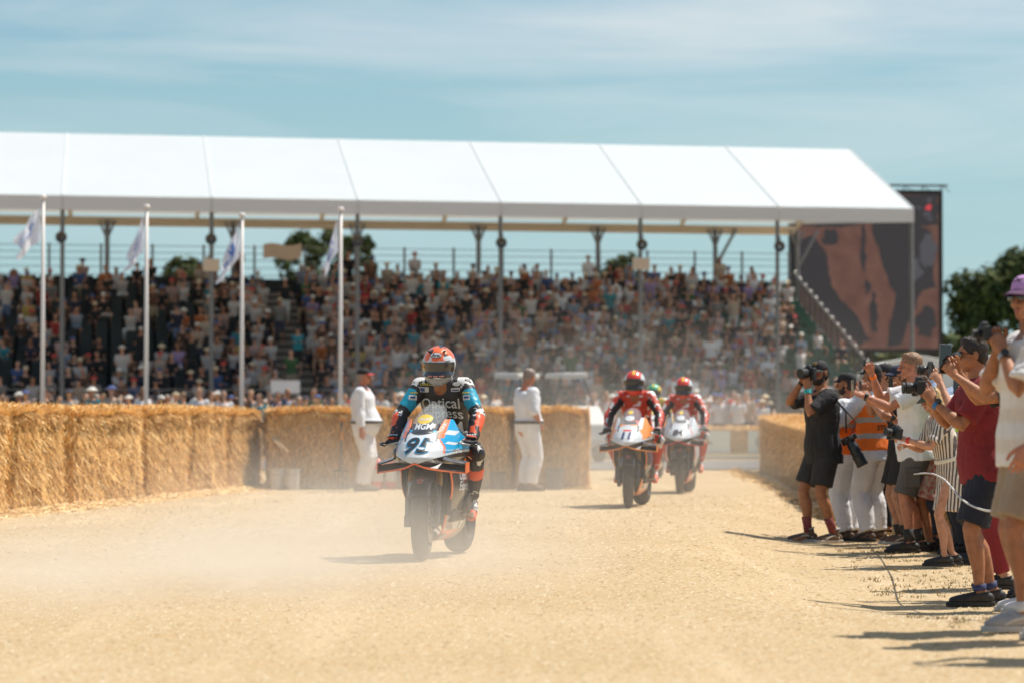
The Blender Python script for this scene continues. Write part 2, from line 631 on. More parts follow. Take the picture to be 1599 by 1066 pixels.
def grass_tufts():
    r = random.Random(5)
    mb = MB()
    for i in range(2000):
        y = r.uniform(15.5, 31)
        x0 = 2.15 + (y - 15) * 0.07
        x = x0 + r.random() ** 1.4 * 1.9
        if noise.noise(Vector((x * 1.3, y * .8, 4))) + r.uniform(-.45, .45) < 0.05 + max(0, (x0 + .7 - x)) * .5: continue
        z = gz(x, y)
        for k in range(5):
            a = r.random() * 2 * PI; h = r.uniform(.008, .032); l = r.uniform(.006, .03)
            bx, by = x + r.uniform(-.03, .03), y + r.uniform(-.03, .03)
            w = 0.004
            mb.add([(bx - w, by, z), (bx + w, by, z), (bx + math.cos(a) * l, by + math.sin(a) * l, z + h)], [(0, 1, 2)], r.choice((0, 0, 1)))
    o = mb.build('grass', [mat('tuft_straw', (0.36, 0.24, 0.10)), mat('tuft_green', (0.28, 0.23, 0.10))])
    tag(o, 'sparse dry grass growing round the onlookers feet', 'grass', kind='stuff')
grass_tufts()

# ================================================================== straw bales
def _straw(t, b):
    N, K = t.nodes.new, t.links.new
    tc_ = N('ShaderNodeTexCoord')
    mp_ = N('ShaderNodeMapping'); mp_.inputs['Scale'].default_value = (1, 1, 0.28)
    K(tc_.outputs['Object'], mp_.inputs['Vector'])
    n = N('ShaderNodeTexNoise'); n.inputs['Scale'].default_value = 42; n.inputs['Detail'].default_value = 5
    K(mp_.outputs['Vector'], n.inputs['Vector'])
    cr_ = N('ShaderNodeValToRGB')
    cr_.color_ramp.elements[0].position = .3; cr_.color_ramp.elements[0].color = (0.36, 0.19, 0.06, 1)
    cr_.color_ramp.elements[1].position = .68; cr_.color_ramp.elements[1].color = (0.86, 0.51, 0.185, 1)
    K(n.outputs['Fac'], cr_.inputs['Fac'])
    K(cr_.outputs['Color'], b.inputs['Base Color'])
    b.inputs['Roughness'].default_value = 0.85
    bp = N('ShaderNodeBump'); bp.inputs['Strength'].default_value = 1.0; bp.inputs['Distance'].default_value = 0.05
    K(n.outputs['Fac'], bp.inputs['Height']); K(bp.outputs['Normal'], b.inputs['Normal'])
M_straw = noise_mat('straw', _straw)
M_st = [M_straw, mat('straw_gold', (0.95, 0.58, 0.20), rough=.65), mat('straw_pale', (0.95, 0.70, 0.35), rough=.6), mat('straw_brown', (0.58, 0.28, 0.08), rough=.8)]
M_twine = mat('twine', (0.50, 0.30, 0.10), rough=.8)

def bale_mesh(Lx, Dy, Hz, seed, strands, flop=1.0):
    """x = length, y = depth, z = height; base at z=0, centred"""
    r = random.Random(seed)
    mb = MB()
    hx, hy = Lx / 2, Dy / 2
    def dis(p):
        n1 = noise.noise(Vector((p.x * 1.7 + seed * 5, p.y * 1.7, p.z * 1.7))) * .07
        n2 = noise.noise(Vector((p.x * 6 + seed * 3, p.y * 6, p.z * 9))) * .042
        band = -0.03 * sum(math.exp(-((p.z - zz) / .022) ** 2) for zz in (Hz * .2, Hz * .4, Hz * .6, Hz * .8))
        c = Vector((0, 0, Hz / 2)); d = (p - c); d.normalize()
        ex = (abs(p.x) / hx) ** 6; ey = (abs(p.y) / hy) ** 6
        ez = (abs(p.z - Hz / 2) / (Hz / 2)) ** 8 if p.z > Hz / 2 else 0
        corner = -0.095 * (ex * ey + ey * ez + ex * ez)
        return p + d * (n1 + n2 + band * (ey > .3) + corner)
    n = 26
    def side(ax):
        pass
    faces = [
        (lambda u, v: Vector((-hx + 2 * hx * u, -hy, Hz * v)), Lx, Hz, Vector((0, -1, 0))),
        (lambda u, v: Vector((hx - 2 * hx * u, hy, Hz * v)), Lx, Hz, Vector((0, 1, 0))),
        (lambda u, v: Vector((hx, -hy + 2 * hy * u, Hz * v)), Dy, Hz, Vector((1, 0, 0))),
        (lambda u, v: Vector((-hx, hy - 2 * hy * u, Hz * v)), Dy, Hz, Vector((-1, 0, 0))),
        (lambda u, v: Vector((-hx + 2 * hx * u, -hy + 2 * hy * v, Hz)), Lx, Dy, Vector((0, 0, 1))),
    ]
    for fn, a, b, nn in faces:
        mb.grid(lambda u, v, fn=fn: dis(fn(u, v)), max(4, int(a / .08)), max(4, int(b / .08)), 0)
    area = sum(a * b for _, a, b, _ in faces)
    for fn, a, b, nn in faces:
        top = nn.z > .5
        k = int(strands * a * b / area * (1.2 if top else 1))
        for i in range(k):
            u, v = r.random(), r.random()
            if not top and r.random() < .3: v = 1 - (r.random() ** 2) * .12
            p = dis(fn(u, v))
            l = r.uniform(.04, .15) * flop
            w = r.uniform(.003, .007)
            if top:
                a_ = r.random() * 2 * PI
                d = Vector((math.cos(a_), math.sin(a_), r.uniform(-.05, .45))).normalized()
                sv = Vector((-math.sin(a_), math.cos(a_), 0))
            else:
                tn = Vector((nn.y, -nn.x, 0))
                d = (Vector((0, 0, -1 if r.random() < .75 else 1)) * r.uniform(.4, 1) + tn * r.uniform(-.7, .7) + nn * r.uniform(.08, .5)).normalized()
                sv = d.cross(nn).normalized()
            q = p + nn * .004
            mb.add([q - sv * w, q + sv * w, q + d * l + sv * w * .6, q + d * l - sv * w * .6], [(0, 1, 2, 3)], r.choice((1, 1, 2, 3, 0)))
    # straw overhanging the top edges
    for sx, sy, Lm in ((0, -1, Lx), (0, 1, Lx), (1, 0, Dy), (-1, 0, Dy)):
        for i in range(int(strands * .05 * Lm)):
            t = r.uniform(-.5, .5) * Lm
            p = dis(Vector((sx * hx + (t if sy else 0), sy * hy + (t if sx else 0), Hz - r.random() * .05)))
            nn = Vector((sx, sy, 0))
            d = (nn * r.uniform(.3, 1.1) + Vector((r.uniform(-.5, .5), r.uniform(-.5, .5), r.uniform(-.9, .45)))).normalized()
            l = r.uniform(.05, .17) * flop; w = r.uniform(.003, .006)
            sv = d.cross(Vector((0, 0, 1))).normalized()
            mb.add([p - sv * w, p + sv * w, p + d * l + sv * w * .5, p + d * l - sv * w * .5], [(0, 1, 2, 3)], r.choice((1, 2, 2, 3)))
    me = mb.mesh('straw_bale')
    for m_ in M_st: me.materials.append(m_)
    return me

BALE = [bale_mesh(2.42, 1.0, 1.2, s, 15000) for s in (1, 2, 3)]
BALE_LOW = [bale_mesh(2.42, .9, .80, s, 2500) for s in (11, 12)]
def bale(a, b, label, group, meshes=BALE, k=0, dz=0, sz=1.0):
    """bale whose length runs from a to b on the ground"""
    a, b = Vector(a), Vector(b)
    c = (a + b) / 2; d = b - a
    o = bpy.data.objects.new('straw_bale', meshes[k % len(meshes)])
    link(o)
    o.location = (c.x, c.y, gz(c.x, c.y) - .02 + dz)
    j_ = random.Random(hash(round(c.x * 100) + round(c.y * 77)))
    if meshes is BALE: o.location.x += j_.uniform(-.03, .03); o.location.y += j_.uniform(-.02, .02)
    o.rotation_euler = (0, 0, math.atan2(d.y, d.x) + (j_.uniform(-.016, .016) if meshes is BALE else 0) + (PI if k % 2 and meshes is BALE_LOW else 0))
    o.scale = (d.length / 2.46, 1, sz)
    return tag(o, label, 'straw bale', group)

# left wall: it runs from the near left to the corner
A0, A1 = Vector((-5.57, 32.5)), Vector((-3.76, 45.4))
u_ = (A1 - A0).normalized(); n_ = Vector((-u_.y, u_.x)) * .5
cuts = [-.42, -.19, .03, .205, .46, .65, .83, 1.0]
lab_l = ['straw bale standing behind the near left edge of the picture, before the first pole',
         'straw bale at the left picture edge, nearest of the sunlit wall',
         'sunlit straw bale left of the dark gap in the wall',
         'shaggy sunlit straw bale just right of the dark gap in the left wall',
         'sunlit straw bale under the second flagpole in the left wall',
         'sunlit straw bale with level ridges, next but one before the wall corner',
         'last sunlit straw bale of the left wall, beside the shaded corner and leaning poles']
for i in range(len(cuts) - 1):
    t0, t1 = cuts[i], cuts[i + 1]
    g0 = .06 if abs(t0 - .205) < .01 else .014
    p = A0.lerp(A1, t0) + n_ + u_ * g0; q = A0.lerp(A1, t1) + n_ - u_ * (.06 if abs(t1 - .205) < .01 else .014)
    bale((p.x, p.y, 0), (q.x, q.y, 0), lab_l[i], 'straw bales of the left wall', k=i, sz=1.0 + .01 * ((i * 7) % 3 - 1))
# cross wall in its own shade
cx = [-3.72, -1.75, .02, 1.17]
lab_c = ['shaded straw bale behind the two white buckets', 'shaded straw bale between the two white-clad marshals behind the leading motorcycle', 'shaded straw bale at the right end of the cross wall, beside the second marshal']
for i in range(3):
    bale((cx[i] + .01, 44.75 + .02 * i, 0), (cx[i + 1] - .01, 44.75, 0), lab_c[i], 'straw bales of the cross wall', k=i + 1, sz=1.005)
# right wall: from far left end to behind the onlookers
B0, B1 = Vector((4.88, 58.8)), Vector((4.25, 38.0))
pts = [B0.lerp(B1, i / 9) for i in range(10)]
for i in range(5): pts.append(Vector((4.25 + .05 * (i + 1), 38.0 - 2.35 * (i + 1))))
nm = ['far left end', 'second', 'third', 'fourth', 'fifth', 'sixth', 'seventh', 'eighth', 'ninth', 'tenth', 'eleventh', 'twelfth', 'thirteenth', 'fourteenth']
for i in range(len(pts) - 1):
    p, q = pts[i], pts[i + 1]
    lb = ('shaded straw bale at the far left end of the wall behind the photographer' if i == 0 else
          'shaded straw bale, %s from the far end of the wall behind the onlookers' % nm[i])
    bale((p.x + .5, p.y - .004, 0), (q.x + .5, q.y + .004, 0), lb, 'straw bales of the right wall', k=i, sz=.93)
# low barrier across the road with white banners
k = 0
xx = -.6
while xx < 9:
    bale((xx, 79.5, 0), (xx + 2.44, 79.5, 0), 'low straw bale of the banner barrier beyond the road, %s from the left' % ('first', 'second', 'third', 'fourth')[k], 'low straw bales of the far barrier', meshes=BALE_LOW, k=k)
    xx += 2.46; k += 1
# ================================================================== grandstand under a white marquee roof
E_ = Vector((4.89, 1.09, 0)).normalized(); BAY = Vector((4.89, 1.09, 0)).length
ND = Vector((-.1322, .9912, 0))
F0 = Vector((-15.07, 100.0, 0))
def SP(s, t, z=0.0):
    p = F0 + E_ * s + ND * t
    return Vector((p.x, p.y, z))
S0, S1 = -2.55 * BAY, 6 * BAY
Z_EF, Z_VAL, Z_RIDGE, Z_EB = 8.42, 7.93, 11.35, 9.06
M_fab = mat('roof_fabric', (0.66, 0.71, 0.74), rough=.6, translucent=.22, bump=.25, bscale=.35, var=.02, scale=.4)
M_steel = mat('galvanised_steel', (0.20, 0.20, 0.21), rough=.55, metal=.4, var=.1)
M_alu = mat('beam_alu', (0.62, 0.56, 0.48), rough=.6, metal=.2)
marq = empty('marquee', SP(0, 0), 0, 'long white peaked marquee roof on grey posts over the grandstand', 'marquee')
marq.location = (0, 0, 0)
mb = MB()
nb = 8
sag = .02
def slope(sA, sB, t0, z0, t1, z1):
    def fn(u, v):
        s = sA + (sB - sA) * u
        w = math.sin(PI * u) * math.sin(PI * v) * sag
        p = SP(s, t0 + (t1 - t0) * v, z0 + (z1 - z0) * v - w)
        return p
    return fn
s = S0
bays = []
edges = [S0 + (S1 - S0) * 0]
edges = [-2.55 * BAY, -2 * BAY] + [i * BAY for i in range(-1, 7)]
for a, b in zip(edges[:-1], edges[1:]):
    mb.grid(slope(a + .002, b - .002, -.25, Z_EF, 9, Z_RIDGE), 10, 10)
    mb.grid(slope(a + .002, b - .002, 18.25, Z_EB, 9, Z_RIDGE), 10, 10)
roof = mb.build('roof', M_fab, marq)
mb = MB()
for a, b in zip(edges[:-1], edges[1:]):
    mb.add([SP(a + .01, -.26, Z_EF - .015), SP(b - .01, -.26, Z_EF - .015), SP(b - .01, -.26, Z_VAL), SP(a + .01, -.26, Z_VAL)], [(0, 1, 2, 3)])
# valance along the gable end
mb.add([SP(S1 + .02, -.24, Z_EF), SP(S1 + .02, 18.2, Z_EB + .35), SP(S1 + .02, 18.2, Z_EB - .02), SP(S1 + .02, -.24, Z_VAL)], [(0, 1, 2, 3)])
mb.build('valance', mat('valance_fabric', (0.74, 0.74, 0.78), rough=.7, translucent=.28), marq, solid=.012)
mb = MB()
for s_ in edges[1:]:
    mb.tube([SP(s_, -.27, Z_EF + .02), SP(s_, 9, Z_RIDGE + .02)], .018, 6)
    mb.tube([SP(s_, 9, Z_RIDGE + .02), SP(s_, 18.25, Z_EB + .02)], .035, 6)
mb.build('keder_rail', mat('rail_pale', (0.80, 0.84, 0.86), rough=.5), marq)
for s_ in edges[1:]:
    mb = MB()
    mb.tube([SP(s_, 0, .0), SP(s_, 0, Z_EF - .12)], [(.075, .11)] * 2, 4, side=E_)
    mb.build('front_post', M_steel, marq)
    mb = MB()
    mb.tube([SP(s_, 0, Z_EF - .15), SP(s_, 9, Z_RIDGE - .15), SP(s_, 18, Z_EB - .15)], [(.09, .13)] * 3, 4, side=E_)
    mb.build('rafter', M_alu, marq)
mb = MB()
for t_, z_ in ((0, Z_EF - .2), (9, Z_RIDGE - .3), (18, Z_EB - .2)):
    mb.tube([SP(S0, t_, z_), SP(S1, t_, z_)], [(.08, .08)] * 2, 4, side=(0, 0, 1))
mb.build('purlin', M_alu, marq)
for j in range(-2, 7):
    s_ = (j + .29) * BAY if j < 6 else 6 * BAY
    if j < 0: s_ = (j + .29) * BAY
    mb = MB()
    a = SP(s_, 18, 0); b = SP(s_, 18, Z_EB - .3)
    mb.tube([a, b], [(.10, .14)] * 2, 4, side=E_)
    for sg in (-1, 1):
        mb.tube([b - Vector((0, 0, .75)), b + E_ * .30 * sg + Vector((0, 0, -.02))], .05, 5)
    if j == 5 or j == 6: mb.tube([b - Vector((0, 0, 1.6)), b + E_ * .9], .07, 5)
    mb.build('rear_post', M_steel, marq)
mb = MB()
mb.tube([SP(S0, 18.1, Z_EB - .38), SP(S1, 18.1, Z_EB - .38)], [(.12, .05)] * 2, 4, side=(0, 0, 1))
mb.build('rear_beam', mat('eaves_beam', (0.70, 0.58, 0.44), rough=.6), marq)
M_spk = mat('speaker_case', (0.10, 0.095, 0.09), rough=.6)
post_nm = {-1: 'leftmost', 0: 'first', 1: 'second', 2: 'third', 3: 'fourth', 4: 'fifth', 5: 'sixth', 6: 'rightmost'}
for i in range(0, 6):
    o = empty('loudspeaker', SP(i * BAY, -.25, 7.0), 0, 'small grey horn loudspeaker high on the %s front post of the marquee' % post_nm[i], 'loudspeaker', 'loudspeakers on the marquee posts')
    mb = MB(); mb.lathe([(0, .05), (.10, .07), (.24, .20), (.26, .20), (.24, .18), (.1, .05)], axis='Y', n=12)
    mb.v = [(x, -y, z) for x, y, z in mb.v]
    mb.build('horn', M_spk, o, smooth=True)
    mb = MB(); mb.box((0, .06, .22), (.12, .14, .28)); mb.build('bracket', M_steel, o)
for i, z_, w_ in ((1, 6.15, .55), (4, 6.35, .6)):
    mb = MB(); mb.box((0, 0, 0), (w_, .05, .42), 0); mb.box((0, -.03, 0), (w_ - .08, .01, .34), 1)
    o = mb.build('post_sign', [M_alu, mat('sign_cream', (0.55, 0.45, 0.36))])
    o.location = SP(i * BAY, -.16, z_)
    tag(o, 'plain cream sign board on the %s front post of the marquee' % post_nm[i], 'sign', 'cream signs on marquee posts')

# ---- tiered seating
T0, TP, ZR0, RISE, NR = 1.0, .9, 1.05, .29, 17
SE = 29.3
stand = empty('grandstand', (0, 0, 0), 0, 'long tiered grandstand with dark green seats under the marquee roof', 'grandstand')
M_deck = mat('stand_deck', (0.035, 0.031, 0.032), rough=.8, var=.2, scale=2)
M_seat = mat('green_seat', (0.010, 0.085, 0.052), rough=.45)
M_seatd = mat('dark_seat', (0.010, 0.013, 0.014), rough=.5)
M_step = mat('aisle_step', (0.13, 0.115, 0.105), rough=.85)
AISLES = [(7.5, 8.8)]
def in_aisle(s_): return any(a - .2 < s_ < b + .2 for a, b in AISLES)
def row_pt(r_, s_, dz=0.0, dt=0.0): return SP(s_, T0 + TP * r_ + dt, ZR0 + RISE * r_ + dz)
prof = []
def quadstrip(mb, a0, a1, b0, b1, mi=0): mb.add([a0, a1, b1, b0], [(0, 1, 2, 3)], mi)
mb = MB()
for r_ in range(NR):
    z1 = ZR0 + RISE * r_; z0 = z1 - RISE if r_ else 0.0
    t0 = T0 + TP * r_ - .35; t1 = t0 + TP
    quadstrip(mb, SP(S0, t0, z0), SP(SE, t0, z0), SP(S0, t0, z1), SP(SE, t0, z1))
    quadstrip(mb, SP(S0, t0, z1), SP(SE, t0, z1), SP(S0, t1, z1), SP(SE, t1, z1))
tb = T0 + TP * NR - .35
zb = ZR0 + RISE * (NR - 1)
quadstrip(mb, SP(S0, tb, 0), SP(SE, tb, 0), SP(S0, tb, zb), SP(SE, tb, zb))
side_ = [SP(SE, T0 - .35, 0)]
for r_ in range(NR):
    z1 = ZR0 + RISE * r_; t0 = T0 + TP * r_ - .35
    side_ += [SP(SE, t0, z1), SP(SE, t0 + TP, z1)]
side_.append(SP(SE, tb, 0))
mb.add(side_, [tuple(range(len(side_)))])
mb.build('deck', M_deck, stand)
for (a, b) in AISLES:
    mb = MB()
    for r_ in range(NR * 2):
        zz = ZR0 - RISE / 2 + RISE / 2 * (r_ + .5); t0 = T0 + TP / 2 * r_ - .35
        c0 = SP((a + b) / 2, t0 + .22, zz - .1)
        mb.tube([SP(a, t0 + .22, zz), SP(b, t0 + .22, zz)], [(.12, .20)] * 2, 4, side=(0, 0, 1))
    mb.build('stair', M_step, stand)
for r_, blk in [(a, b) for a in range(NR) for b in ((S0, AISLES[0][0]), (AISLES[0][1], SE))]:
    mb = MB()
    s_ = S0 + .3
    while s_ < SE - .3:
        if not in_aisle(s_) and blk[0] < s_ < blk[1]:
            c = row_pt(r_, s_, .42, .05); cb = row_pt(r_, s_, .60, .28)
            mi = 0
            x, y = E_ * .22, ND * .20
            z = Vector((0, 0, .02))
            mb.add([c - x - y - z, c + x - y - z, c + x + y - z, c - x + y - z, c - x - y + z, c + x - y + z, c + x + y + z, c - x + y + z],
                   [(0, 3, 2, 1), (4, 5, 6, 7), (0, 1, 5, 4), (1, 2, 6, 5), (2, 3, 7, 6), (3, 0, 4, 7)])
            y2 = ND * .02; z2 = Vector((0, 0, .19))
            mb.add([cb - x - y2 - z2, cb + x - y2 - z2, cb + x + y2 - z2, cb - x + y2 - z2, cb - x * .9 - y2 + z2, cb + x * .9 - y2 + z2, cb + x * .9 + y2 + z2, cb - x * .9 + y2 + z2],
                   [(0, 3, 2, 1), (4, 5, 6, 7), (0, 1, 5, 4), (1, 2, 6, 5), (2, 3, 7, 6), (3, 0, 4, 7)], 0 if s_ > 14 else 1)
        s_ += .55
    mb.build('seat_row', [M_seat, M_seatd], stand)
# rear guard rail: posts and thin wires against the sky
mb = MB()
zb2 = zb + .02
for k in range(int((SE - S0) / 2.0) + 1):
    s_ = min(S0 + 2.0 * k, SE)
    mb.tube([SP(s_, tb + .05, zb), SP(s_, tb + .05, zb + 2.05)], .05, 5)
for dz in (.85, 1.15, 1.45, 1.72, 1.98):
    mb.tube([SP(S0, tb + .05, zb + dz), SP(SE, tb + .05, zb + dz)], .018, 4)
mb.build('rear_rail', M_steel, stand)
mb = MB()
mb.add([SP(S0, tb + .02, zb), SP(SE, tb + .02, zb), SP(SE, tb + .02, zb + .72), SP(S0, tb + .02, zb + .72)], [(0, 1, 2, 3)])
mb.build('rear_panel', M_seatd, stand, solid=.03)
# side railing that steps down at the right end
mb = MB()
for r_ in range(NR):
    p = SP(SE + .05, T0 + TP * r_, ZR0 + RISE * r_)
    mb.tube([p, p + Vector((0, 0, 1.1))], .045, 5)
    for k in range(5):
        q = SP(SE + .05, T0 + TP * (r_ + k * .2), ZR0 + RISE * (r_ + k * .2))
        mb.tube([q + Vector((0, 0, .1)), q + Vector((0, 0, 1.05))], .016, 4)
a = SP(SE + .05, T0, ZR0); b = SP(SE + .05, T0 + TP * (NR - 1), ZR0 + RISE * (NR - 1))
for dz in (1.1, .12):
    mb.tube([a + Vector((0, 0, dz)), b + Vector((0, 0, dz))], .04, 5)
mb.build('side_rail', mat('rail_steel', (0.10, 0.10, 0.10), rough=.5, metal=.3), stand)
mb = MB()
for r_ in range(NR):
    p = SP(SE + .05, T0 + TP * r_, ZR0 + RISE * r_ + 1.17)
    mb.ell(p, .07, nu=8, nv=6)
mb.build('rail_cap', mat('rail_cap_alu', (0.6, 0.58, 0.55), rough=.3, metal=.5), stand, smooth=True)
# front parapet
mb = MB()
mb.add([SP(S0, .35, .0), SP(SE, .35, 0), SP(SE, .35, 1.3), SP(S0, .35, 1.3)], [(0, 1, 2, 3)])
mb.build('front_panel', mat('stand_front', (0.10, 0.085, 0.08), rough=.8), stand, solid=.04)
mb = MB()
for k in range(int((SE - S0) / 2.0) + 1):
    s_ = min(S0 + 2.0 * k, SE)
    mb.tube([SP(s_, .3, 0), SP(s_, .3, 1.95)], .03, 5)
for dz in (1.5, 1.72, 1.95): mb.tube([SP(S0, .3, dz), SP(SE, .3, dz)], .02, 4)
mb.build('front_rail', M_steel, stand)

# white boards hung on the front rail
M_white = mat('white_board', (0.62, 0.63, 0.70), rough=.5)
for px, w_, h_, lb in ((445, 1.0, .45, 'blank pale board hung on the grandstand front rail near the left aisle'), (1068, .95, .40, 'blank pale board hung on the grandstand front rail behind the third rider')):
    v = ray(px, 600)
    # intersect with the rail plane
    for s_ in [i * .05 for i in range(0, 640)]:
        q = SP(s_, .2)
        if q.x / q.y >= v.x / v.y: break
    mb = MB(); mb.box((0, 0, 0), (w_, .03, h_)); mb.box((0, 0, 0), (w_ - .1, .034, h_ - .1), 1)
    o = mb.build('notice_board', [M_white, mat('board_face', (0.68, 0.69, 0.78))])
    o.location = q + Vector((0, 0, 2.05)); tag(o, lb, 'board', 'pale boards on the stand rail')
# cream banner at the back of the stand
mb = MB(); mb.grid(lambda u, v: Vector((1.45 * (u - .5), .05 * math.sin(u * 9), .55 * (v - .5) + .05 * math.sin(u * 7))), 16, 4)
o = mb.build('cloth_banner', mat('banner_cream', (0.62, 0.47, 0.36), rough=.8), solid=.01)
p = at(441, 393, 113.3); o.location = (p.x, p.y, p.z)
tag(o, 'plain cream cloth banner held up on the top tier at the left', 'banner')

# ================================================================== flagpoles
M_pole = mat('white_pole', (0.72, 0.68, 0.66), rough=.4)
M_flag = mat('flag_white', (0.80, 0.83, 0.92), rough=.7, translucent=.35)
M_flagb = mat('flag_blue', (0.16, 0.27, 0.62), rough=.7, translucent=.3)
def flagpole(px, ytop, Y, lab, L_, drop, seed, ph):
    p = at(px, ytop, Y)
    o = empty('flagpole', (p.x, Y, gz(p.x, Y)), 0, lab, 'flagpole', 'white flagpoles in front of the grandstand')
    mb = MB(); mb.tube([(0, 0, 0), (0, 0, p.z * .5), (0, 0, p.z)], [.048, .042, .034], 10)
    mb.build('pole', M_pole, o, smooth=True)
    mb = MB(); mb.ell((0, 0, p.z + .05), (.075, .075, .055), nu=10, nv=6); mb.build('finial', M_pole, o, smooth=True)
    r = random.Random(seed)
    mb = MB()
    H = .72
    L_ = L_ * .82
    def fn(u, v):
        a = u * L_
        fold = math.sin(v * 9 + u * 3 + ph) * .09 * u + math.sin(u * 8 + ph * 2 + v * 2) * .08 * u
        x = -.06 - a * (.55 - .15 * v * drop) + fold * .5
        z = p.z - .12 - (H * (1 - v) * (1 - .35 * u)) - a * (.55 + .5 * drop) - .1 * u * u
        return Vector((x, fold * 1.5 + .06 * math.sin(u * 12 + v * 5), z))
    mb.grid(fn, 24, 14)
    fl = mb.mesh('flag', True)
    for f in fl.polygons:
        u = (f.index % 24) / 24; v = (f.index // 24) / 14
        f.material_index = 1 if (.30 < u < .52 and .25 < v < .72 and noise.noise(Vector((u * 9, v * 9, seed))) > -.12) or (.62 < u < .80 and .35 < v < .5) else 0
    mobj('flag', fl, [M_flag, M_flagb], o)
flagpole(67.5, 312, 62, 'leftmost white flagpole, its flag blown out widest to the left', 1.05, .25, 1, .3)
flagpole(229, 327, 62.5, 'second white flagpole from the left, flag hanging limp', .75, 1.1, 2, 1.2)
flagpole(378, 340, 63, 'third white flagpole from the left, its flag with the boldest blue mark', .95, .8, 3, 2.2)
flagpole(532, 331, 62, 'rightmost white flagpole, beside the left marshal, flag hanging almost straight', .72, 1.2, 4, 3.3)

# ================================================================== big screen
scr = empty('video_screen', (0, 0, 0), 0, 'huge video screen with dark frame standing behind the right end of the grandstand', 'video screen')
p0 = at(1238, 548, 131); p1 = at(1472, 299, 131)
cx_, w_ = (p0.x + p1.x) / 2, p1.x - p0.x
zc, h_ = (p0.z + p1.z) / 2, p1.z - p0.z
scr.location = (cx_, 131, 0)
scr.rotation_euler = (0, 0, R(5))
M_frame = mat('screen_frame', (0.015, 0.017, 0.022), rough=.6)
mb = MB(); mb.box((0, .5, zc), (w_ + .15, .8, h_ + .15)); mb.build('frame', M_frame, scr)
mb = MB()
for i in range(9):
    x = -w_ / 2 + w_ * i / 8
    mb.tube([(x, .1, zc + h_ / 2), (x, .1, zc + h_ / 2 + .28)], .03, 4)
    mb.tube([(x, .1, zc + h_ / 2 + .28), (x + w_ / 16, .1, zc + h_ / 2)], .02, 4)
mb.tube([(-w_ / 2, .1, zc + h_ / 2 + .28), (w_ / 2 + .3, .1, zc + h_ / 2 + .28)], .05, 5)
mb.build('top_truss', M_frame, scr)
mb = MB()
for sx in (-.42, 0, .42): mb.box((sx * w_, .6, (zc - h_ / 2) / 2), (.5, .5, zc - h_ / 2))
mb.build('support_leg', M_frame, scr)
def em(name, c, e=1.0): return mat(name, (0.01, 0.01, 0.01), rough=.5, emit=c, estr=e)
def _pic(t, b):
    N, K = t.nodes.new, t.links.new
    tc_ = N('ShaderNodeTexCoord')
    w = N('ShaderNodeTexNoise'); w.inputs['Scale'].default_value = 1.4; w.inputs['Detail'].default_value = 6
    K(tc_.outputs['Object'], w.inputs['Vector'])
    cr_ = N('ShaderNodeValToRGB')
    cr_.color_ramp.elements[0].position = .35; cr_.color_ramp.elements[0].color = (0.085, 0.042, 0.034, 1)
    cr_.color_ramp.elements[1].position = .7; cr_.color_ramp.elements[1].color = (0.125, 0.064, 0.050, 1)
    K(w.outputs['Fac'], cr_.inputs['Fac'])
    b.inputs['Base Color'].default_value = (.01, .01, .01, 1)
    b.inputs['Specular IOR Level'].default_value = .2
    K(cr_.outputs['Color'], b.inputs['Emission Color']); b.inputs['Emission Strength'].default_value = 1.0
M_pic = noise_mat('screen_picture', _pic)
mb = MB()
hw, hh = w_ / 2 - .12, h_ / 2 - .12
def sq(u, v): return (-hw + 2 * hw * u, zc + hh - 2 * hh * v)
def patch(pts_, mi, lay_):
    if mi:
        q_ = []
        for i in range(len(pts_)):
            a, b = pts_[i], pts_[(i + 1) % len(pts_)]
            for k in range(5):
                t = k / 5
                u, v = a[0] + (b[0] - a[0]) * t, a[1] + (b[1] - a[1]) * t
                u2 = u + .022 * noise.noise(Vector((u * 17, v * 17, mi))) + .010 * noise.noise(Vector((u * 60, v * 60, mi)))
                v2 = v + .022 * noise.noise(Vector((u * 17, v * 17, mi + 5))) + .010 * noise.noise(Vector((u * 60, v * 60, mi + 5)))
                q_.append((max(0, min(1, u2)), max(0, min(1, v2))))
        pts_ = q_
    v_ = [Vector((sq(u, v)[0], .09 - .006 * lay_, sq(u, v)[1])) for u, v in pts_]
    mb.add(v_, [tuple(range(len(v_)))], mi)
patch([(0, 0), (1, 0), (1, 1), (0, 1)], 0, 0)
rs = random.Random(9)
def blobp(cu, cv, ru, rv, n=16, j=.25, mi=1, lay_=1):
    patch([(max(0, min(1, cu + ru * math.cos(2 * PI * k / n) * (1 + rs.uniform(-j, j)))), max(0, min(1, cv + rv * math.sin(2 * PI * k / n) * (1 + rs.uniform(-j, j))))) for k in range(n)], mi, lay_)
patch([(0, 0), (1, 0), (1, .19), (.75, .22), (.5, .20), (.2, .22), (0, .20)], 1, 1)      # dark top of the picture
patch([(.52, .18), (.80, .18), (.95, .24), (.97, .60), (.85, .66), (.74, .98), (.62, .99), (.67, .80), (.70, .66), (.62, .50), (.57, .34)], 1, 2)
patch([(0.0, .30), (.14, .26), (.22, .42), (.24, .58), (.30, .66), (.40, .76), (.52, .95), (.44, .99), (.28, .84), (.12, .66), (.0, .55)], 1, 3)
blobp(.245, .28, .07, .05, mi=1, lay_=4); blobp(.47, .34, .02, .16, mi=1, lay_=4); blobp(.50, .60, .025, .05, mi=1, lay_=4); blobp(.545, .78, .028, .13, mi=1, lay_=4)
blobp(.93, .36, .06, .12, mi=2, lay_=5); blobp(.93, .08, .02, .02, mi=3, lay_=5); blobp(.83, .50, .05, .08, mi=2, lay_=5); blobp(.90, .84, .07, .10, mi=1, lay_=6)
for k in range(10): blobp(rs.uniform(.55, .95), rs.uniform(.03, .16), .02, .012, mi=2, lay_=4 + k * .3)
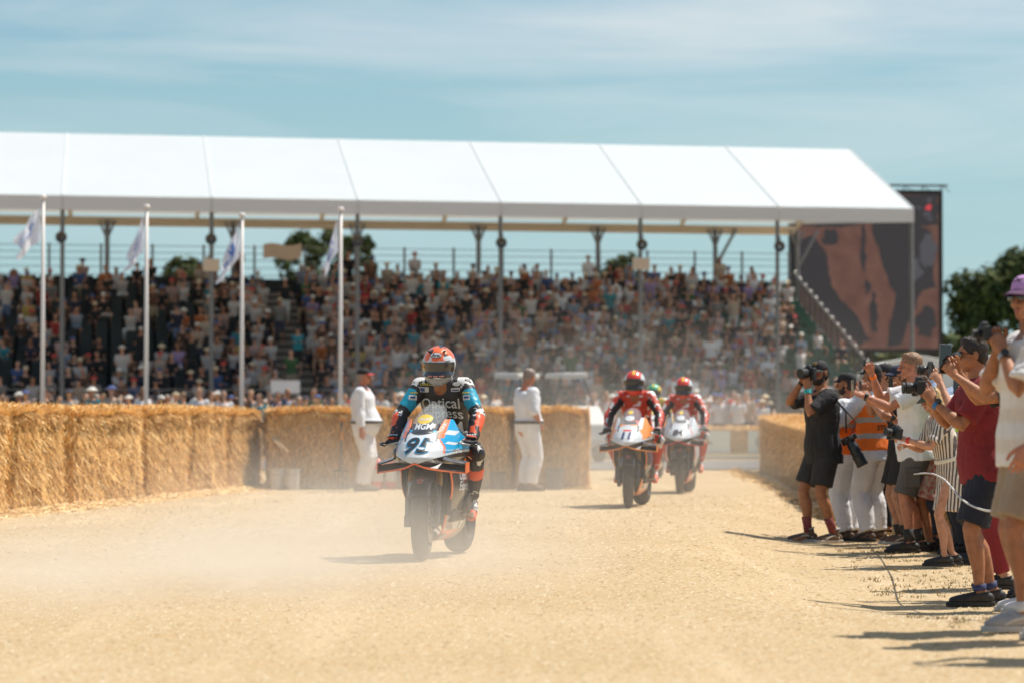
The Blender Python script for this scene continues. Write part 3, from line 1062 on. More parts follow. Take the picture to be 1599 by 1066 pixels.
mb.build('display', [M_pic, em('picture_dark', (0.020, 0.018, 0.021)), em('picture_grey', (0.05, 0.05, 0.06)), em('picture_red', (0.45, 0.04, 0.05))], scr)

# ================================================================== trees
M_bark = mat('bark', (0.10, 0.075, 0.05), rough=.95, var=.3, scale=6)
M_leaf = [mat('leaf_a', (0.040, 0.056, 0.020), rough=.85, spec=.2), mat('leaf_b', (0.078, 0.100, 0.032), rough=.8, spec=.2), mat('leaf_c', (0.115, 0.125, 0.040), rough=.8, spec=.2)]
def tree(cx, cy, H, rad, lab, seed, nl=9000, leaf=.22, low=.12, group='trees behind the grandstand'):
    r = random.Random(seed)
    o = empty('tree', (cx, cy, 0), 0, lab, 'tree', group)
    mb = MB()
    mb.tube([(0, 0, 0), (.1, 0, H * .25), (0, .1, H * .6), (0, 0, H * .85)], [rad * .09, rad * .07, rad * .04, .03], 8)
    for k in range(9):
        a = r.random() * 2 * PI; z = H * r.uniform(.25, .6)
        mb.tube([(0, 0, z), (math.cos(a) * rad * .4, math.sin(a) * rad * .4, z + H * .12), (math.cos(a) * rad * .75, math.sin(a) * rad * .75, z + H * .2)], [rad * .035, rad * .02, .02], 5)
    mb.build('trunk', M_bark, o, smooth=True)
    mb = MB()
    clumps = []
    for k in range(60):
        a = r.random() * 2 * PI; ph = r.uniform(-.9, 1.0)
        zz = math.sin(ph * PI / 2); rr = math.cos(ph * PI / 2) ** .6
        q = .62 + .30 * r.random()
        clumps.append((Vector((math.cos(a) * rr * rad * q, math.sin(a) * rr * rad * q, H * (low + (1 - low) * .5) + zz * H * (1 - low) * .5 * q)), rad * r.uniform(.18, .36)))
    for i in range(nl):
        c, cr_ = clumps[r.randrange(len(clumps))]
        d = Vector((r.gauss(0, 1), r.gauss(0, 1), r.gauss(0, .8))).normalized()
        p = c + d * cr_ * (r.random() ** .4)
        n = (d + Vector((r.uniform(-.6, .6), r.uniform(-.6, .6), r.uniform(-.2, .9)))).normalized()
        x = n.orthogonal().normalized(); x.rotate(Matrix.Rotation(r.random() * 6.28, 3, n)); y = n.cross(x)
        l = leaf * r.uniform(.6, 1.3)
        mb.add([p - x * l, p + y * l * .55, p + x * l, p - y * l * .55], [(0, 1, 2, 3)], r.choice((0, 0, 1, 1, 2)))
    mb.build('crown', M_leaf, o)
p = at(1590, 388, 170)
tree(p.x + .3, 170, p.z - .1, 4.3, 'big rounded dark green tree to the right of the video screen', 21, 30000, .26, low=-.08, group=None)
p = at(1650, 380, 185)
tree(p.x + 1.5, 186, p.z - .5, 5, 'dark green tree at the right picture edge, behind the big rounded one', 22, 14000, .30, low=-.05, group=None)
for px, py, Y, rad, lab, sd_ in ((468, 360, 175, 1.15, 'dark leafy treetop showing over the stand, left of the fourth flagpole', 31), (512, 356, 176, 1.2, 'dark leafy treetop showing over the stand behind the fourth flag', 32), (560, 362, 177, 1.0, 'dark leafy treetop showing over the stand, right of the fourth flagpole', 33)):
    p = at(px, py, Y)
    tree(p.x, Y, p.z, rad * 1.2, lab, sd_, 2600, .17, low=.62)
for px, py, lab, sd_ in ((285, 400, 'small pale green treetop peeping over the stand at the left', 41), (970, 396, 'yellow-green treetop peeping over the middle of the stand', 42)):
    p = at(px, py, 140); tree(p.x, 140, p.z, 1.2, lab, sd_, 1600, .16, low=.6)

# hedge line and far tents at the right
mb = MB()
rh = random.Random(77)
for i in range(13000):
    x = rh.uniform(8, 60); z = rh.random() ** .7 * ((5.0 if x > 20.5 else 4.2) + .6 * noise.noise(Vector((x * .4, 0, 3))))
    p = Vector((x, 150 + rh.uniform(-.8, .8), z)); l = .3
    n = Vector((rh.gauss(0, 1), -1, rh.gauss(.6, 1))).normalized(); a = n.orthogonal().normalized(); b = n.cross(a)
    mb.add([p - a * l, p + b * l * .6, p + a * l, p - b * l * .6], [(0, 1, 2, 3)], rh.choice((0, 1, 2)))
tag(mb.build('hedge', M_leaf), 'long dark hedge beyond the crowd at the right', 'hedge', kind='stuff')
def small_tent(px, Y, w, h, lab):
    p = at(px, 600, Y)
    o = empty('tent', (p.x, Y, 0), 0, lab, 'tent', 'low white tents beyond the crowd')
    mb = MB(); mb.prism([(-w / 2, 0), (w / 2, 0), (w / 2, h * .7), (w * .25, h * .93), (0, h), (-w * .25, h * .93), (-w / 2, h * .7)], 0, 4, M=Matrix.Rotation(PI / 2, 4, 'X'))
    mb.build('canopy', mat('tent_white', (0.7, 0.70, 0.68), rough=.7), o, bevel=.03)
    mb = MB(); mb.box((0, -4.03, h * .3), (w * .5, .04, h * .6)); mb.build('door_panel', mat('tent_grey', (0.42, 0.42, 0.42)), o)
small_tent(1420, 120, 5.5, 3.4, 'low white tent seen between the antenna and the polo-shirted onlooker')
small_tent(1530, 118, 3.0, 2.7, 'low white tent hidden mostly behind the nearer onlookers')

# ================================================================== banners on the far barrier
M_bw = mat('banner_white', (0.62, 0.63, 0.66), rough=.5)
M_bd = mat('banner_print', (0.28, 0.26, 0.29), rough=.5)
M_br = mat('banner_red', (0.45, 0.16, 0.12), rough=.5)
mb0 = None
for (x0, x1, lab, kind_) in ((905, 946, 'white advertising banner showing left of the second motorcycle', 0), (1096, 1140, 'white advertising banner with small grey print right of the third rider', 1), (1168, 1208, 'white advertising banner with round emblem beside the right straw wall', 2), (985, 1062, 'white advertising banner behind the second and third riders', 0)):
    a = at(x0, 672, 78.9); b = at(x1, 707, 78.9)
    w, h = b.x - a.x, a.z - b.z
    o = empty('banner', ((a.x + b.x) / 2, 78.88, (a.z + b.z) / 2), 0, lab, 'banner', 'white banners on the far barrier')
    mb = MB(); mb.box((0, 0, 0), (w, .02, h)); mb.build('sheet', M_bw, o)
    mb = MB()
    if kind_ == 1: mb.box((-w * .28, -.013, -.02), (w * .3, .004, .09))
    elif kind_ == 2:
        mb.lathe([(-.013, .10), (-.013, .17), (-.011, .17), (-.011, .10)], (w * .04, 0, 0), 'Y', 20, closed_prof=True); mb.lathe([(-.014, .001), (-.014, .08), (-.011, .08)], (w * .04, 0, 0), 'Y', 16, mi=1)
    else: mb.box((0, -.013, 0), (w * .35, .004, .09))
    mb.build('print', [M_bd, M_br], o)

# ================================================================== white utility buggies behind the cross wall
M_cart = mat('buggy_white', (0.70, 0.69, 0.66), rough=.35, coat=.3)
M_dark = mat('dark_rubber', (0.025, 0.025, 0.028), rough=.7)
M_canvas = mat('canopy_grey', (0.55, 0.53, 0.50), rough=.6)
def buggy(px, Y, rz, lab):
    p = at(px, 640, Y)
    o = empty('utility_buggy', (p.x, Y, gz(p.x, Y) + .02), rz, lab, 'buggy', 'white utility buggies behind the straw wall')
    mb = MB()
    prof = [(-1.25, .35), (1.05, .35), (1.25, .5), (1.28, .85), (1.1, 1.05), (.7, 1.28), (.55, 1.28), (.45, .62), (-.35, .62), (-.45, 1.25), (-1.25, 1.25)]
    mb.prism(prof, -.58, .58, M=Matrix(((0, 0, 1, 0), (1, 0, 0, 0), (0, 1, 0, 0), (0, 0, 0, 1))))
    mb.build('body', M_cart, o, bevel=.04)
    mb = MB(); mb.box((0, -.05, 1.98), (.62, 1.5, .13)); mb.build('roof', M_canvas, o, bevel=.04)
    mb = MB()
    for sx in (-1, 1):
        mb.tube([(sx * .5, .62, 1.2), (sx * .26, .45, 1.95)], .03, 6); mb.tube([(sx * .5, -.5, 1.2), (sx * .26, -.5, 1.95)], .03, 6)
    mb.build('roof_post', M_dark, o)
    mb = MB(); mb.box((0, 0, .85), (1.0, .4, .14)); mb.box((0, -.25, 1.1), (1.0, .1, .45)); mb.build('seat', M_dark, o, bevel=.03)
    for sx in (-1, 1):
        for sy in (-.8, .85):
            mb = MB(); mb.lathe([(-.1, .12), (-.1, .25), (-.07, .29), (.07, .29), (.1, .25), (.1, .12)], (sx * .52, sy, .29), 'X', 18); mb.build('wheel', M_dark, o, smooth=True)
buggy(806, 69.5, R(160), 'white utility buggy with grey roof, left of the second marshal behind the straw')
buggy(885, 69.0, R(195), 'white utility buggy with grey roof, right of the second marshal behind the straw')
# ================================================================== people
def V(*a): return Vector(a)
def skin_mat(name, c): return mat(name, c, rough=.55, var=.2, scale=22, bump=.12, bscale=150, sss=.08, spec=.4)
SKIN = {'fair': skin_mat('skin_fair', (0.50, 0.245, 0.15)), 'tan': skin_mat('skin_tan', (0.37, 0.155, 0.075)), 'ruddy': skin_mat('skin_ruddy', (0.47, 0.19, 0.11)), 'dark': skin_mat('skin_dark', (0.085, 0.04, 0.025))}
M_lip = mat('lip', (0.35, 0.10, 0.08), rough=.45)
M_eyew = mat('eye_white', (0.36, 0.31, 0.28), rough=.25)
M_iris = mat('iris', (0.03, 0.02, 0.015), rough=.2)

def two_bone(a, b, l1, l2, pole):
    d = b - a; L_ = d.length
    mx = (l1 + l2) * .999
    if L_ > mx:
        b = a + d * (mx / L_); d = b - a; L_ = mx
    u = d / L_
    x = (l1 * l1 - l2 * l2 + L_ * L_) / (2 * L_)
    h = math.sqrt(max(0, l1 * l1 - x * x))
    p = pole - u * pole.dot(u)
    if p.length < 1e-5: p = u.orthogonal()
    return a + u * x + p.normalized() * h, b

class Rig:
    """joint positions in the person's own frame: x = their right, y = forward, z = up"""
    def __init__(s, H=1.78, pelvis=None, lean=0, side=0, twist=0, head=(0, 0), hands=None, poles=None, feet=None, kpoles=None, build=1.0, neck=(0, 0), belly=0.0):
        k = s.k = H / 1.78
        s.b = build; s.belly = belly
        s.P = Vector(pelvis) if pelvis else V(0, 0, .945 * k)
        rot = Euler((-R(lean), R(side), 0)).to_matrix()
        s.U = rot @ V(0, 0, 1); s.F = rot @ V(0, 1, 0)
        s.Rp = V(1, 0, 0)
        s.Rs = Matrix.Rotation(R(twist), 3, s.U) @ (rot @ V(1, 0, 0))
        s.Fs = s.U.cross(s.Rs)
        s.waist = s.P + s.U * .12 * k
        s.chest = s.P + s.U * .35 * k
        s.neck = s.P + s.U * .535 * k
        hr = Matrix.Rotation(R(head[0]), 3, 'Z') @ Matrix.Rotation(-R(head[1]), 3, 'X') if True else None
        s.headM = hr
        up = V(0, 0, 1)
        ndir = (s.U + up * .8 + V(0, .25, 0)).normalized()
        s.hp = s.neck + ndir * .065 * k
        s.hc = s.hp + ndir * .03 * k + hr @ V(0, .012 * k, .095 * k)
        s.sh = [s.P + s.U * .485 * k + s.Rs * (sx * .172 * k * (.96 + .04 * build)) for sx in (1, -1)]
        s.hip = [s.P + s.Rp * (sx * .088 * k) - V(0, 0, .02 * k) for sx in (1, -1)]
        la, lf = .285 * k, .255 * k
        s.el, s.wr = [None, None], [None, None]
        hands = hands or [V(.30, .02, .80) * k, V(-.30, .02, .80) * k]
        poles = poles or [V(.3, -1, -.3), V(-.3, -1, -.3)]
        for i in (0, 1):
            s.el[i], s.wr[i] = two_bone(s.sh[i], Vector(hands[i]), la, lf, Vector(poles[i]))
        feet = feet or [V(.11, 0, .085) * k, V(-.11, 0, .085) * k]
        kpoles = kpoles or [V(.1, 1, 0), V(-.1, 1, 0)]
        s.kn, s.an = [None, None], [None, None]
        for i in (0, 1):
            s.kn[i], s.an[i] = two_bone(s.hip[i], Vector(feet[i]), .435 * k, .43 * k, Vector(kpoles[i]))

def torso(mb, g, inf=0.0, z0=-.09, z1=.50, flare=0.0, belly=0.0, n=20, cap='round'):
    k, b = g.k, g.b
    prof = [(-.10, .150, .108), (-.03, .168, .118), (.05, .160, .112), (.13, .146, .104), (.22, .150, .108), (.32, .166, .118), (.41, .172, .115), (.47, .150, .095), (.51, .095, .075), (.545, .062, .064)]
    pts, rad = [], []
    for z, rx, ry in prof:
        if z < z0 - 1e-6 or z > z1 + 1e-6: continue
        t = max(0, min(1, (z + .05) / .4))
        bl = (g.belly + belly) * math.exp(-((z - .06) / .13) ** 2)
        pts.append(g.P + g.U * (z * k) + g.Fs * (bl * .7 * k))
        rad.append(((rx * b + inf + flare * max(0, .1 - z)) * k, (ry * b + inf + bl * .6 + flare * max(0, .1 - z)) * k))
    mb.tube(pts, rad, n, side=g.Rs, cap=cap)

def arm(mb, g, i, inf=0.0, to=1.0, n=12, cap='round', flare=0.0, start=0.0):
    """to: 0..1 shoulder-elbow, 1..2 elbow-wrist"""
    k, b = g.k, (.5 + .5 * g.b)
    a, e, w = g.sh[i], g.el[i], g.wr[i]
    S_ = [(0, .056), (.25, .052), (.6, .044), (1.0, .039), (1.15, .042), (1.35, .041), (1.7, .031), (2.0, .0245)]
    pts, rad = [], []
    def pt(t): return a.lerp(e, t) if t <= 1 else e.lerp(w, t - 1)
    for t, r_ in S_:
        if t < to and t >= start: pts.append(pt(t)); rad.append(r_)
    rr = np.interp(to, [q[0] for q in S_], [q[1] for q in S_])
    pts.append(pt(to)); rad.append(float(rr))
    rad = [(r_ * b + inf) * k for r_ in rad]
    rad[-1] += flare * k
    mb.tube(pts, rad, n, cap=cap)

def leg(mb, g, i, inf=0.0, to=2.0, n=14, cap='round', flare=0.0, start=0.0):
    k, b = g.k, (.4 + .6 * g.b)
    a, e, w = g.hip[i], g.kn[i], g.an[i]
    S_ = [(0, .090), (.25, .084), (.6, .068), (.9, .054), (1.0, .052), (1.12, .050), (1.32, .056), (1.6, .043), (1.85, .033), (2.0, .034)]
    bend = Vector((0, 0, 0))
    def pt(t): return a.lerp(e, t) if t <= 1 else e.lerp(w, t - 1)
    back = (e - a).cross(V(1, 0, 0)); back = back.normalized() if back.length > 1e-6 else V(0, -1, 0)
    if back.dot(V(0, 1, 0)) > 0 and abs((e - a).normalized().z) > .5: back = -back
    pts, rad = [], []
    for t, r_ in S_:
        if t < to and t >= start:
            off = V(0, -.012, 0) * k if 1.2 < t < 1.7 else V(0, 0, 0)
            pts.append(pt(t) + off); rad.append(r_)
    rr = np.interp(to, [q[0] for q in S_], [q[1] for q in S_])
    pts.append(pt(to)); rad.append(float(rr))
    rad = [(r_ * b + inf) * k for r_ in rad]
    m = len(rad)
    for j in range(m): rad[j] += flare * k * (j / (m - 1)) ** 1.5
    mb.tube(pts, rad, n, cap=cap)

HEADC = {}
def head_mesh(eyes=True, fem=False):
    key = (eyes, fem)
    if key in HEADC: return HEADC[key]
    mb = MB()
    mb.ell((0, -.012, .028), (.075, .094, .086), nu=20, nv=14)
    mb.ell((0, .012, -.035), (.060, .070, .070), nu=16, nv=12)
    mb.ell((0, .040, -.082), (.036, .042, .028), nu=14, nv=10)       # chin
    for sx in (-1, 1):
        mb.ell((sx * .034, .052, -.026), (.026, .026, .026), nu=10, nv=8)  # cheeks
        mb.ell((sx * .032, .072, .030), (.026, .013, .009), nu=10, nv=8)   # brow
        mb.ell((sx * .076, -.008, -.008), (.011, .019, .031), nu=10, nv=8, rot=(0, R(8) * sx, R(-18) * sx))
        mb.ell((sx * .010, .096, -.030), (.010, .012, .008), nu=8, nv=6)
    mb.ell((0, .078, .036), (.02, .012, .012), nu=10, nv=8)
    mb.tube([(0, .076, .022), (0, .100, -.012), (0, .110, -.028)], [.009, .011, .012], 10, cap='round')
    mb.ell((0, .080, -.056), (.024, .013, .0065), nu=12, nv=6)
    mb.ell((0, .078, -.066), (.021, .013, .007), nu=12, nv=6)
    mb.tube([(0, -.022, -.03), (0, -.030, -.12), (0, -.040, -.17)], [(.052, .055), (.050, .053), (.058, .058)], 16, cap='round', side=(1, 0, 0))
    me = remesh(mb, .0055, 2, .5, 'head')
    paint(me, lambda c, n: 1 if abs(c.x) < .025 and c.y > .083 and -.073 < c.z < -.050 else 0)
    extra = MB()
    if eyes:
        for sx in (-1, 1):
            extra.ell((sx * .032, .0735, .006), (.0135, .0105, .0085), 2, nu=12, nv=8)
            extra.ell((sx * .032, .0825, .006), (.0058, .0035, .0058), 3, nu=10, nv=6)
    em_ = extra.mesh('eyes', True)
    out = join_meshes('head', [(me, None, 0), (em_, None, 0)])
    HEADC[key] = out
    return out

HANDC = {}
def hand_mesh(pose='relax'):
    """+Y fingers, -Z palm, +X thumb side; origin at the wrist"""
    if pose in HANDC: return HANDC[pose]
    C_ = {'relax': (18, 24, 16), 'hold': (38, 48, 30), 'fist': (72, 85, 55), 'pinch': (48, 40, 25), 'flat': (4, 6, 4), 'point': (60, 70, 50)}[pose]
    mb = MB()
    mb.tube([(0, -.02, 0), (0, .015, 0), (.002, .05, 0), (.002, .088, .002)], [(.024, .019), (.030, .017), (.038, .0155), (.039, .013)], 14, side=(1, 0, 0), cap='round')
    mb.ell((.024, .035, -.008), (.018, .03, .014))
    for q, (x, l, r_) in enumerate(((.030, .072, .0088), (.0105, .080, .0090), (-.0095, .074, .0085), (-.0285, .058, .0076))):
        a = 0; p = V(x, .086 - abs(x - .01) * .18, .001)
        spread = R(-3 - 3.2 * q + 6)
        pts, rad = [p - V(0, .02, 0)], [r_]
        for j, f in enumerate((.46, .30, .24)):
            cc = C_[j]
            if pose == 'point' and q == 0: cc = 5
            a += R(cc + q * 2)
            d = V(math.sin(spread) * math.cos(a), math.cos(a) * math.cos(spread), -math.sin(a))
            pts.append(p.copy()); rad.append(r_ * (1 - .07 * j))
            p = p + d * l * f
        pts.append(p); rad.append(r_ * .78)
        mb.tube(pts, rad, 9, cap='round')
    tc_ = .5 if pose in ('relax', 'flat') else 1.0
    p = V(.022, .018, -.008); q = p + V(.026, .032, -.012 * tc_); r2 = q + V(.012, .030, -.012 * tc_); e = r2 + V(-.002 * tc_, .024, -.010 * tc_)
    mb.tube([p, q, r2, e], [.0145, .0115, .0100, .0082], 9, cap='round')
    me = remesh(mb, .0042, 1, .5, 'hand')
    HANDC[pose] = me
    return me

def frame(o, fwd, up):
    """matrix whose +Y is fwd, +Z is up-ish"""
    y = Vector(fwd).normalized(); z = Vector(up) - y * Vector(up).dot(y)
    if z.length < 1e-5: z = y.orthogonal()
    z.normalize(); x = y.cross(z)
    return Matrix(((x.x, y.x, z.x, o.x), (x.y, y.y, z.y, o.y), (x.z, y.z, z.z, o.z), (0, 0, 0, 1)))

def scaleM(M, s): return M @ Matrix.Diagonal((s, s, s, 1))

def hand_matrix(g, i, fwd, dorsal):
    """i=0 right hand. thumb side +X for the template must point properly: mirror for one hand"""
    M = frame(g.wr[i], fwd, dorsal)
    # right hand, palm down, fingers forward: thumb points left (-X)
    M = scaleM(M, g.k * 1.0)
    if i == 0: M = M @ Matrix.Diagonal((-1, 1, 1, 1))
    return M

def body_mesh(g, voxel=.011, hands=('relax', 'relax'), hdir=None, eyes=True, legs=True, head=True, legto=2.0):
    mb = MB()
    torso(mb, g)
    k = g.k
    mb.tube([g.neck - g.U * .05 * k, g.hp + V(0, 0, .03) * k], [(.062 * k, .062 * k), (.052 * k, .055 * k)], 12, side=(1, 0, 0), cap='round')
    mb.tube([g.sh[0] - g.Rs * .02, g.sh[1] + g.Rs * .02], .062 * k, 12, cap='round')
    for i in (0, 1):
        arm(mb, g, i, to=2.0)
        leg(mb, g, i)
        f = g.foot[i] if hasattr(g, 'foot') else V(0, 1, 0)
        mb.tube([g.an[i] - f * .02 * k, g.an[i] + f * .09 * k + V(0, 0, -.045) * k, g.an[i] + f * .16 * k + V(0, 0, -.06) * k], [(.032 * k, .035 * k), (.036 * k, .028 * k), (.036 * k, .018 * k)], 10, side=(1, 0, 0), cap='round')
    base = remesh(mb, voxel, 2, .5, 'body')
    items = [(base, None, 0)]
    if head:
        HM = Matrix.Translation(g.hc) @ g.headM.to_4x4()
        items.append((head_mesh(eyes), scaleM(HM, k), 0))
    for i in (0, 1):
        if hands[i] is None: continue
        fw, up = (hdir[i] if hdir and hdir[i] else ((g.wr[i] - g.el[i]).normalized(), V(1 if i == 0 else -1, 0, .2)))
        items.append((hand_mesh(hands[i]), hand_matrix(g, i, fw, up), 0))
    return join_meshes('person', items)

def headmat(g): return scaleM(Matrix.Translation(g.hc) @ g.headM.to_4x4(), g.k)

def put(mb, M):
    mb.v = [tuple(M @ Vector(v)) for v in mb.v]
    return mb

# ---- hair, caps, glasses in the head's own frame
def hair_part(g, parent, m, style='short', seed=1):
    mb = MB()
    if style == 'short':
        mb.ell((0, -.020, .040), (.0815, .097, .086), nu=18, nv=12)
        mb.ell((0, -.048, -.008), (.072, .060, .070), nu=16, nv=10)
        mb.ell((0, .030, .092), (.055, .040, .026), nu=12, nv=8)
    elif style == 'undercap':
        mb.ell((0, -.030, .015), (.0805, .086, .080), nu=18, nv=12)
        mb.ell((0, -.052, -.03), (.070, .052, .060), nu=16, nv=10)
    elif style == 'long':
        mb.ell((0, -.022, .038), (.084, .098, .088), nu=18, nv=12)
        mb.tube([(0, -.05, .02), (0, -.075, -.08), (0, -.08, -.17)], [(.078, .06), (.082, .045), (.06, .03)], 14, side=(1, 0, 0), cap='round')
        for sx in (-1, 1): mb.tube([(sx * .07, .0, .02), (sx * .082, .0, -.06), (sx * .075, -.01, -.14)], [.022, .022, .012], 8, cap='round')
    me = remesh(mb, .007, 1, .5, 'hair')
    wrinkle(me, .006, 60, (1, 1, .5), seed)
    me.transform(headmat(g))
    return mobj('hair', me, m, parent)

def beard_part(g, parent, m, full=True):
    mb = MB()
    mb.ell((0, .030, -.078), (.056, .056, .042), nu=16, nv=12)
    for sx in (-1, 1): mb.tube([(sx * .064, .0, -.02), (sx * .058, .03, -.06)], [.012, .018], 8, cap='round')
    mb.ell((0, .084, -.046), (.028, .010, .006), nu=12, nv=6)
    me = remesh(mb, .006, 1, .5, 'beard'); wrinkle(me, .005, 80, seed=2)
    me.transform(headmat(g))
    return mobj('beard', me, m, parent)

def cap_part(g, parent, m, brim=None, tilt=0, logo=None, back=False):
    crown = MB()
    n, rings = 24, 8
    for j in range(rings + 1):
        t = j / rings * PI / 2
        for i in range(n):
            a = 2 * PI * i / n
            x = .0835 * math.cos(a) * math.cos(t) ** .62; y = -.012 + .102 * math.sin(a) * math.cos(t) ** .62; z = .036 + .088 * math.sin(t)
            crown.v.append((x, y, z))
    for j in range(rings):
        for i in range(n):
            a, b = j * n + i, j * n + (i + 1) % n
            crown.f.append((a, b, b + n, a + n)); crown.m.append(0)
    # button and seams
    crown.ell((0, -.012, .127), (.009, .009, .006), 0, 8, 6)
    M = headmat(g) @ Matrix.Rotation(R(tilt), 4, 'X')
    put(crown, M)
    o = crown.build('cap', m if isinstance(m, list) else [m], parent, smooth=True, solid=.004)
    br = MB()
    s = -1 if back else 1
    def fn(u, v):
        a = PI * (.5 + (u - .5) * .60)
        r_ = 1 + v * .78 * (math.sin((u) * PI) ** .45)
        return Vector((.0835 * math.cos(a) * (1 + v * .04), s * (-.012 + .101 * math.sin(a)) + s * .070 * v * math.sin(u * PI) ** .5, .046 - .022 * v - .012 * ((u - .5) * 2) ** 2))
    br.grid(fn, 16, 5)
    put(br, M)
    br.build('brim', brim or m, o, smooth=True, solid=.004)
    if logo:
        bv = bvh_of(o)
        lg = MB()
        fd = (M.to_3x3() @ Vector((0, -1, -.35)))
        og = M @ Vector((0, .25, .16)); up = M.to_3x3() @ Vector((0, 0, 1))
        logo(lg, bv, og, fd, up)
        lg.build('cap_emblem', [mat('emblem_gold', (0.42, 0.25, 0.08)), mat('emblem_white', (0.75, 0.75, 0.75)), M_iris], o)
    return o

def glasses_part(g, parent, frame_m, lens_m):
    mb = MB()
    for sx in (-1, 1):
        mb.tube([(sx * .062, .083, .010), (sx * .078, .06, .010), (sx * .081, -.015, .004)], [.0035, .003, .0025], 6)
    mb.tube([(-.012, .098, .012), (.012, .098, .012)], .003, 6)
    mb.tube([(-.062, .084, .022), (-.03, .094, .026), (.03, .094, .026), (.062, .084, .022)], .003, 6)
    put(mb, headmat(g))
    o = mb.build('sunglasses', frame_m, parent, smooth=True)
    mb = MB()
    for sx in (-1, 1):
        mb.ell((sx * .034, .092, .006), (.027, .005, .019), nu=16, nv=8, rot=(0, 0, -sx * R(14)))
    put(mb, headmat(g))
    mb.build('lens', lens_m, o, smooth=True)
    return o

# ---- clothing
def cloth(name, mb, m, parent, voxel=.010, amp=.007, freq=13, seed=0, stretch=(1, 1, .42), fn=None, smooth=2):
    me = remesh(mb, voxel, smooth, .5, name)
    if amp: wrinkle(me, amp * .6, freq, stretch, seed); wrinkle(me, amp * .4, freq * 2.1, (1, 1, 1.2), seed + 9)
    if fn: paint(me, fn)
    return mobj(name, me, m, parent)

def shirt(g, parent, m, sleeve=.62, inf=.022, hem=-.09, seed=0, collar=None, fn=None, name='shirt', flare=.04, amp=.008, open_neck=True):
    mb = MB()
    torso(mb, g, inf=inf, z0=hem, z1=.51, flare=flare, cap='flat')
    k = g.k
    hb = g.belly * math.exp(-((hem - .04) / .13) ** 2)
    of_ = g.Fs * (hb * .7 * k)
    mb.tube([g.P + g.U * (hem - .03) * k + of_, g.P + g.U * (hem + .05) * k + of_], [((.168 * g.b + inf + flare * .2) * k, (.118 * g.b + inf + flare * .2 + hb * .6) * k)] * 2, 20, side=g.Rs)
    mb.tube([g.sh[0] - g.Rs * .0, g.sh[1] + g.Rs * .0], (.058 + inf * .7) * k, 12, cap='round')
    for i in (0, 1):
        arm(mb, g, i, inf=inf * .9, to=sleeve, flare=.006 if sleeve < 1.5 else .0, cap='start')
    if collar:
        nd = (g.hp - g.neck).normalized()
        mb.tube([g.neck - nd * .03 * k, g.neck + nd * .035 * k], [(.078 * k, .080 * k), (.066 * k, .070 * k)], 14, side=(1, 0, 0))
    return cloth(name, mb, m, parent, seed=seed, fn=fn, amp=amp)

def bottoms(g, parent, m, to=.85, inf=.022, flare=.03, seed=0, name='shorts', top=.10, amp=.007, fn=None):
    mb = MB()
    torso(mb, g, inf=inf * .6, z0=-.10, z1=top, cap='flat')
    for i in (0, 1):
        leg(mb, g, i, inf=inf, to=to, flare=flare, cap='start')
    return cloth(name, mb, m, parent, seed=seed, amp=amp, fn=fn)

def shoe(g, i, parent, m, sole, fdir=None, name='shoe', high=0.0, socks=None, sock_h=.12, lace=None):
    k = g.k; a = g.an[i]; f = Vector(fdir or (0, 1, 0)); f.z = f.z; f.normalize()
    up = V(0, 0, 1) - f * f.z; up.normalize()
    side = f.cross(up)
    b = a - up * .085 * k        # the ground point under the ankle
    mb = MB()
    P = lambda y, z: b + f * y * k + up * z * k
    mb.tube([P(-.060, .052), P(.02, .060), P(.10, .050), P(.160, .044), P(.188, .040)], [(.034 * k, .040 * k), (.036 * k, .044 * k), (.043 * k, .036 * k), (.042 * k, .030 * k), (.035 * k, .024 * k)], 14, side=side, cap='round')
    mb.tube([P(-.012, .05), P(-.008, .09 + high)], [(.043 * k, .050 * k), (.043 * k, .048 * k)], 14, side=side)
    me = remesh(mb, .0075, 2, .5, name)
    o = mobj(name, me, m, parent)
    mb = MB()
    pts = [(-.102, 0), (-.088, .036), (0, .038), (.08, .049), (.16, .048), (.215, .026), (.232, 0), (.215, -.026), (.16, -.047), (.08, -.044), (0, -.038), (-.088, -.036)]
    M = Matrix(((f.x, side.x, up.x, b.x), (f.y, side.y, up.y, b.y), (f.z, side.z, up.z, b.z), (0, 0, 0, 1)))
    mb.prism([(x * k, y * k) for x, y in pts], .001, .032 * k, M=M)
    mb.build('sole', sole, o, bevel=.006)
    mb = MB()
    for j in range(4):
        y = .035 + .026 * j
        z = .098 - .011 * j
        mb.tube([P(y, z) - side * .022 * k, P(y + .006, z + .006), P(y, z) + side * .022 * k], .0035, 5)
    mb.build('laces', lace or sole, o)
    mb = MB()
    for sd in (-1, 1):
        mb.tube([P(-.04, .05) + side * sd * .036 * k, P(.02, .072) + side * sd * .0375 * k, P(.07, .062) + side * sd * .0415 * k, P(.12, .038) + side * sd * .044 * k], [(.0045, .008)] * 4, 6, side=side)
    mb.tube([P(-.012, .086 + high), P(-.010, .094 + high)], [(.046 * k, .053 * k), (.045 * k, .051 * k)], 14, side=side)
    mb.build('trim', lace or sole, o)
    if socks:
        mb = MB(); l = (g.kn[i] - a).normalized()
        mb.tube([a + l * .02, a + l * sock_h * .5 * k, a + l * sock_h * k], [.042 * k, .043 * k, .049 * k], 12)
        mb.build('sock', socks, parent, smooth=True)
    return o

def watch(g, i, parent, m, face, t=.90):
    e, w = g.el[i], g.wr[i]
    p = e.lerp(w, t); d = (w - e).normalized()
    mb = MB(); mb.tube([p - d * .012, p + d * .012], .034 * g.k, 16)
    o = mb.build('watch', m, parent, smooth=False)
    if face:
        n = (V(-.3, .2, 1) - d * d.dot(V(-.3, .2, 1))).normalized()
        if i == 1: pass
        mb = MB(); mb.tube([p + n * .030 * g.k, p + n * .042 * g.k], .021, 16); mb.build('dial', face, o)
    return o
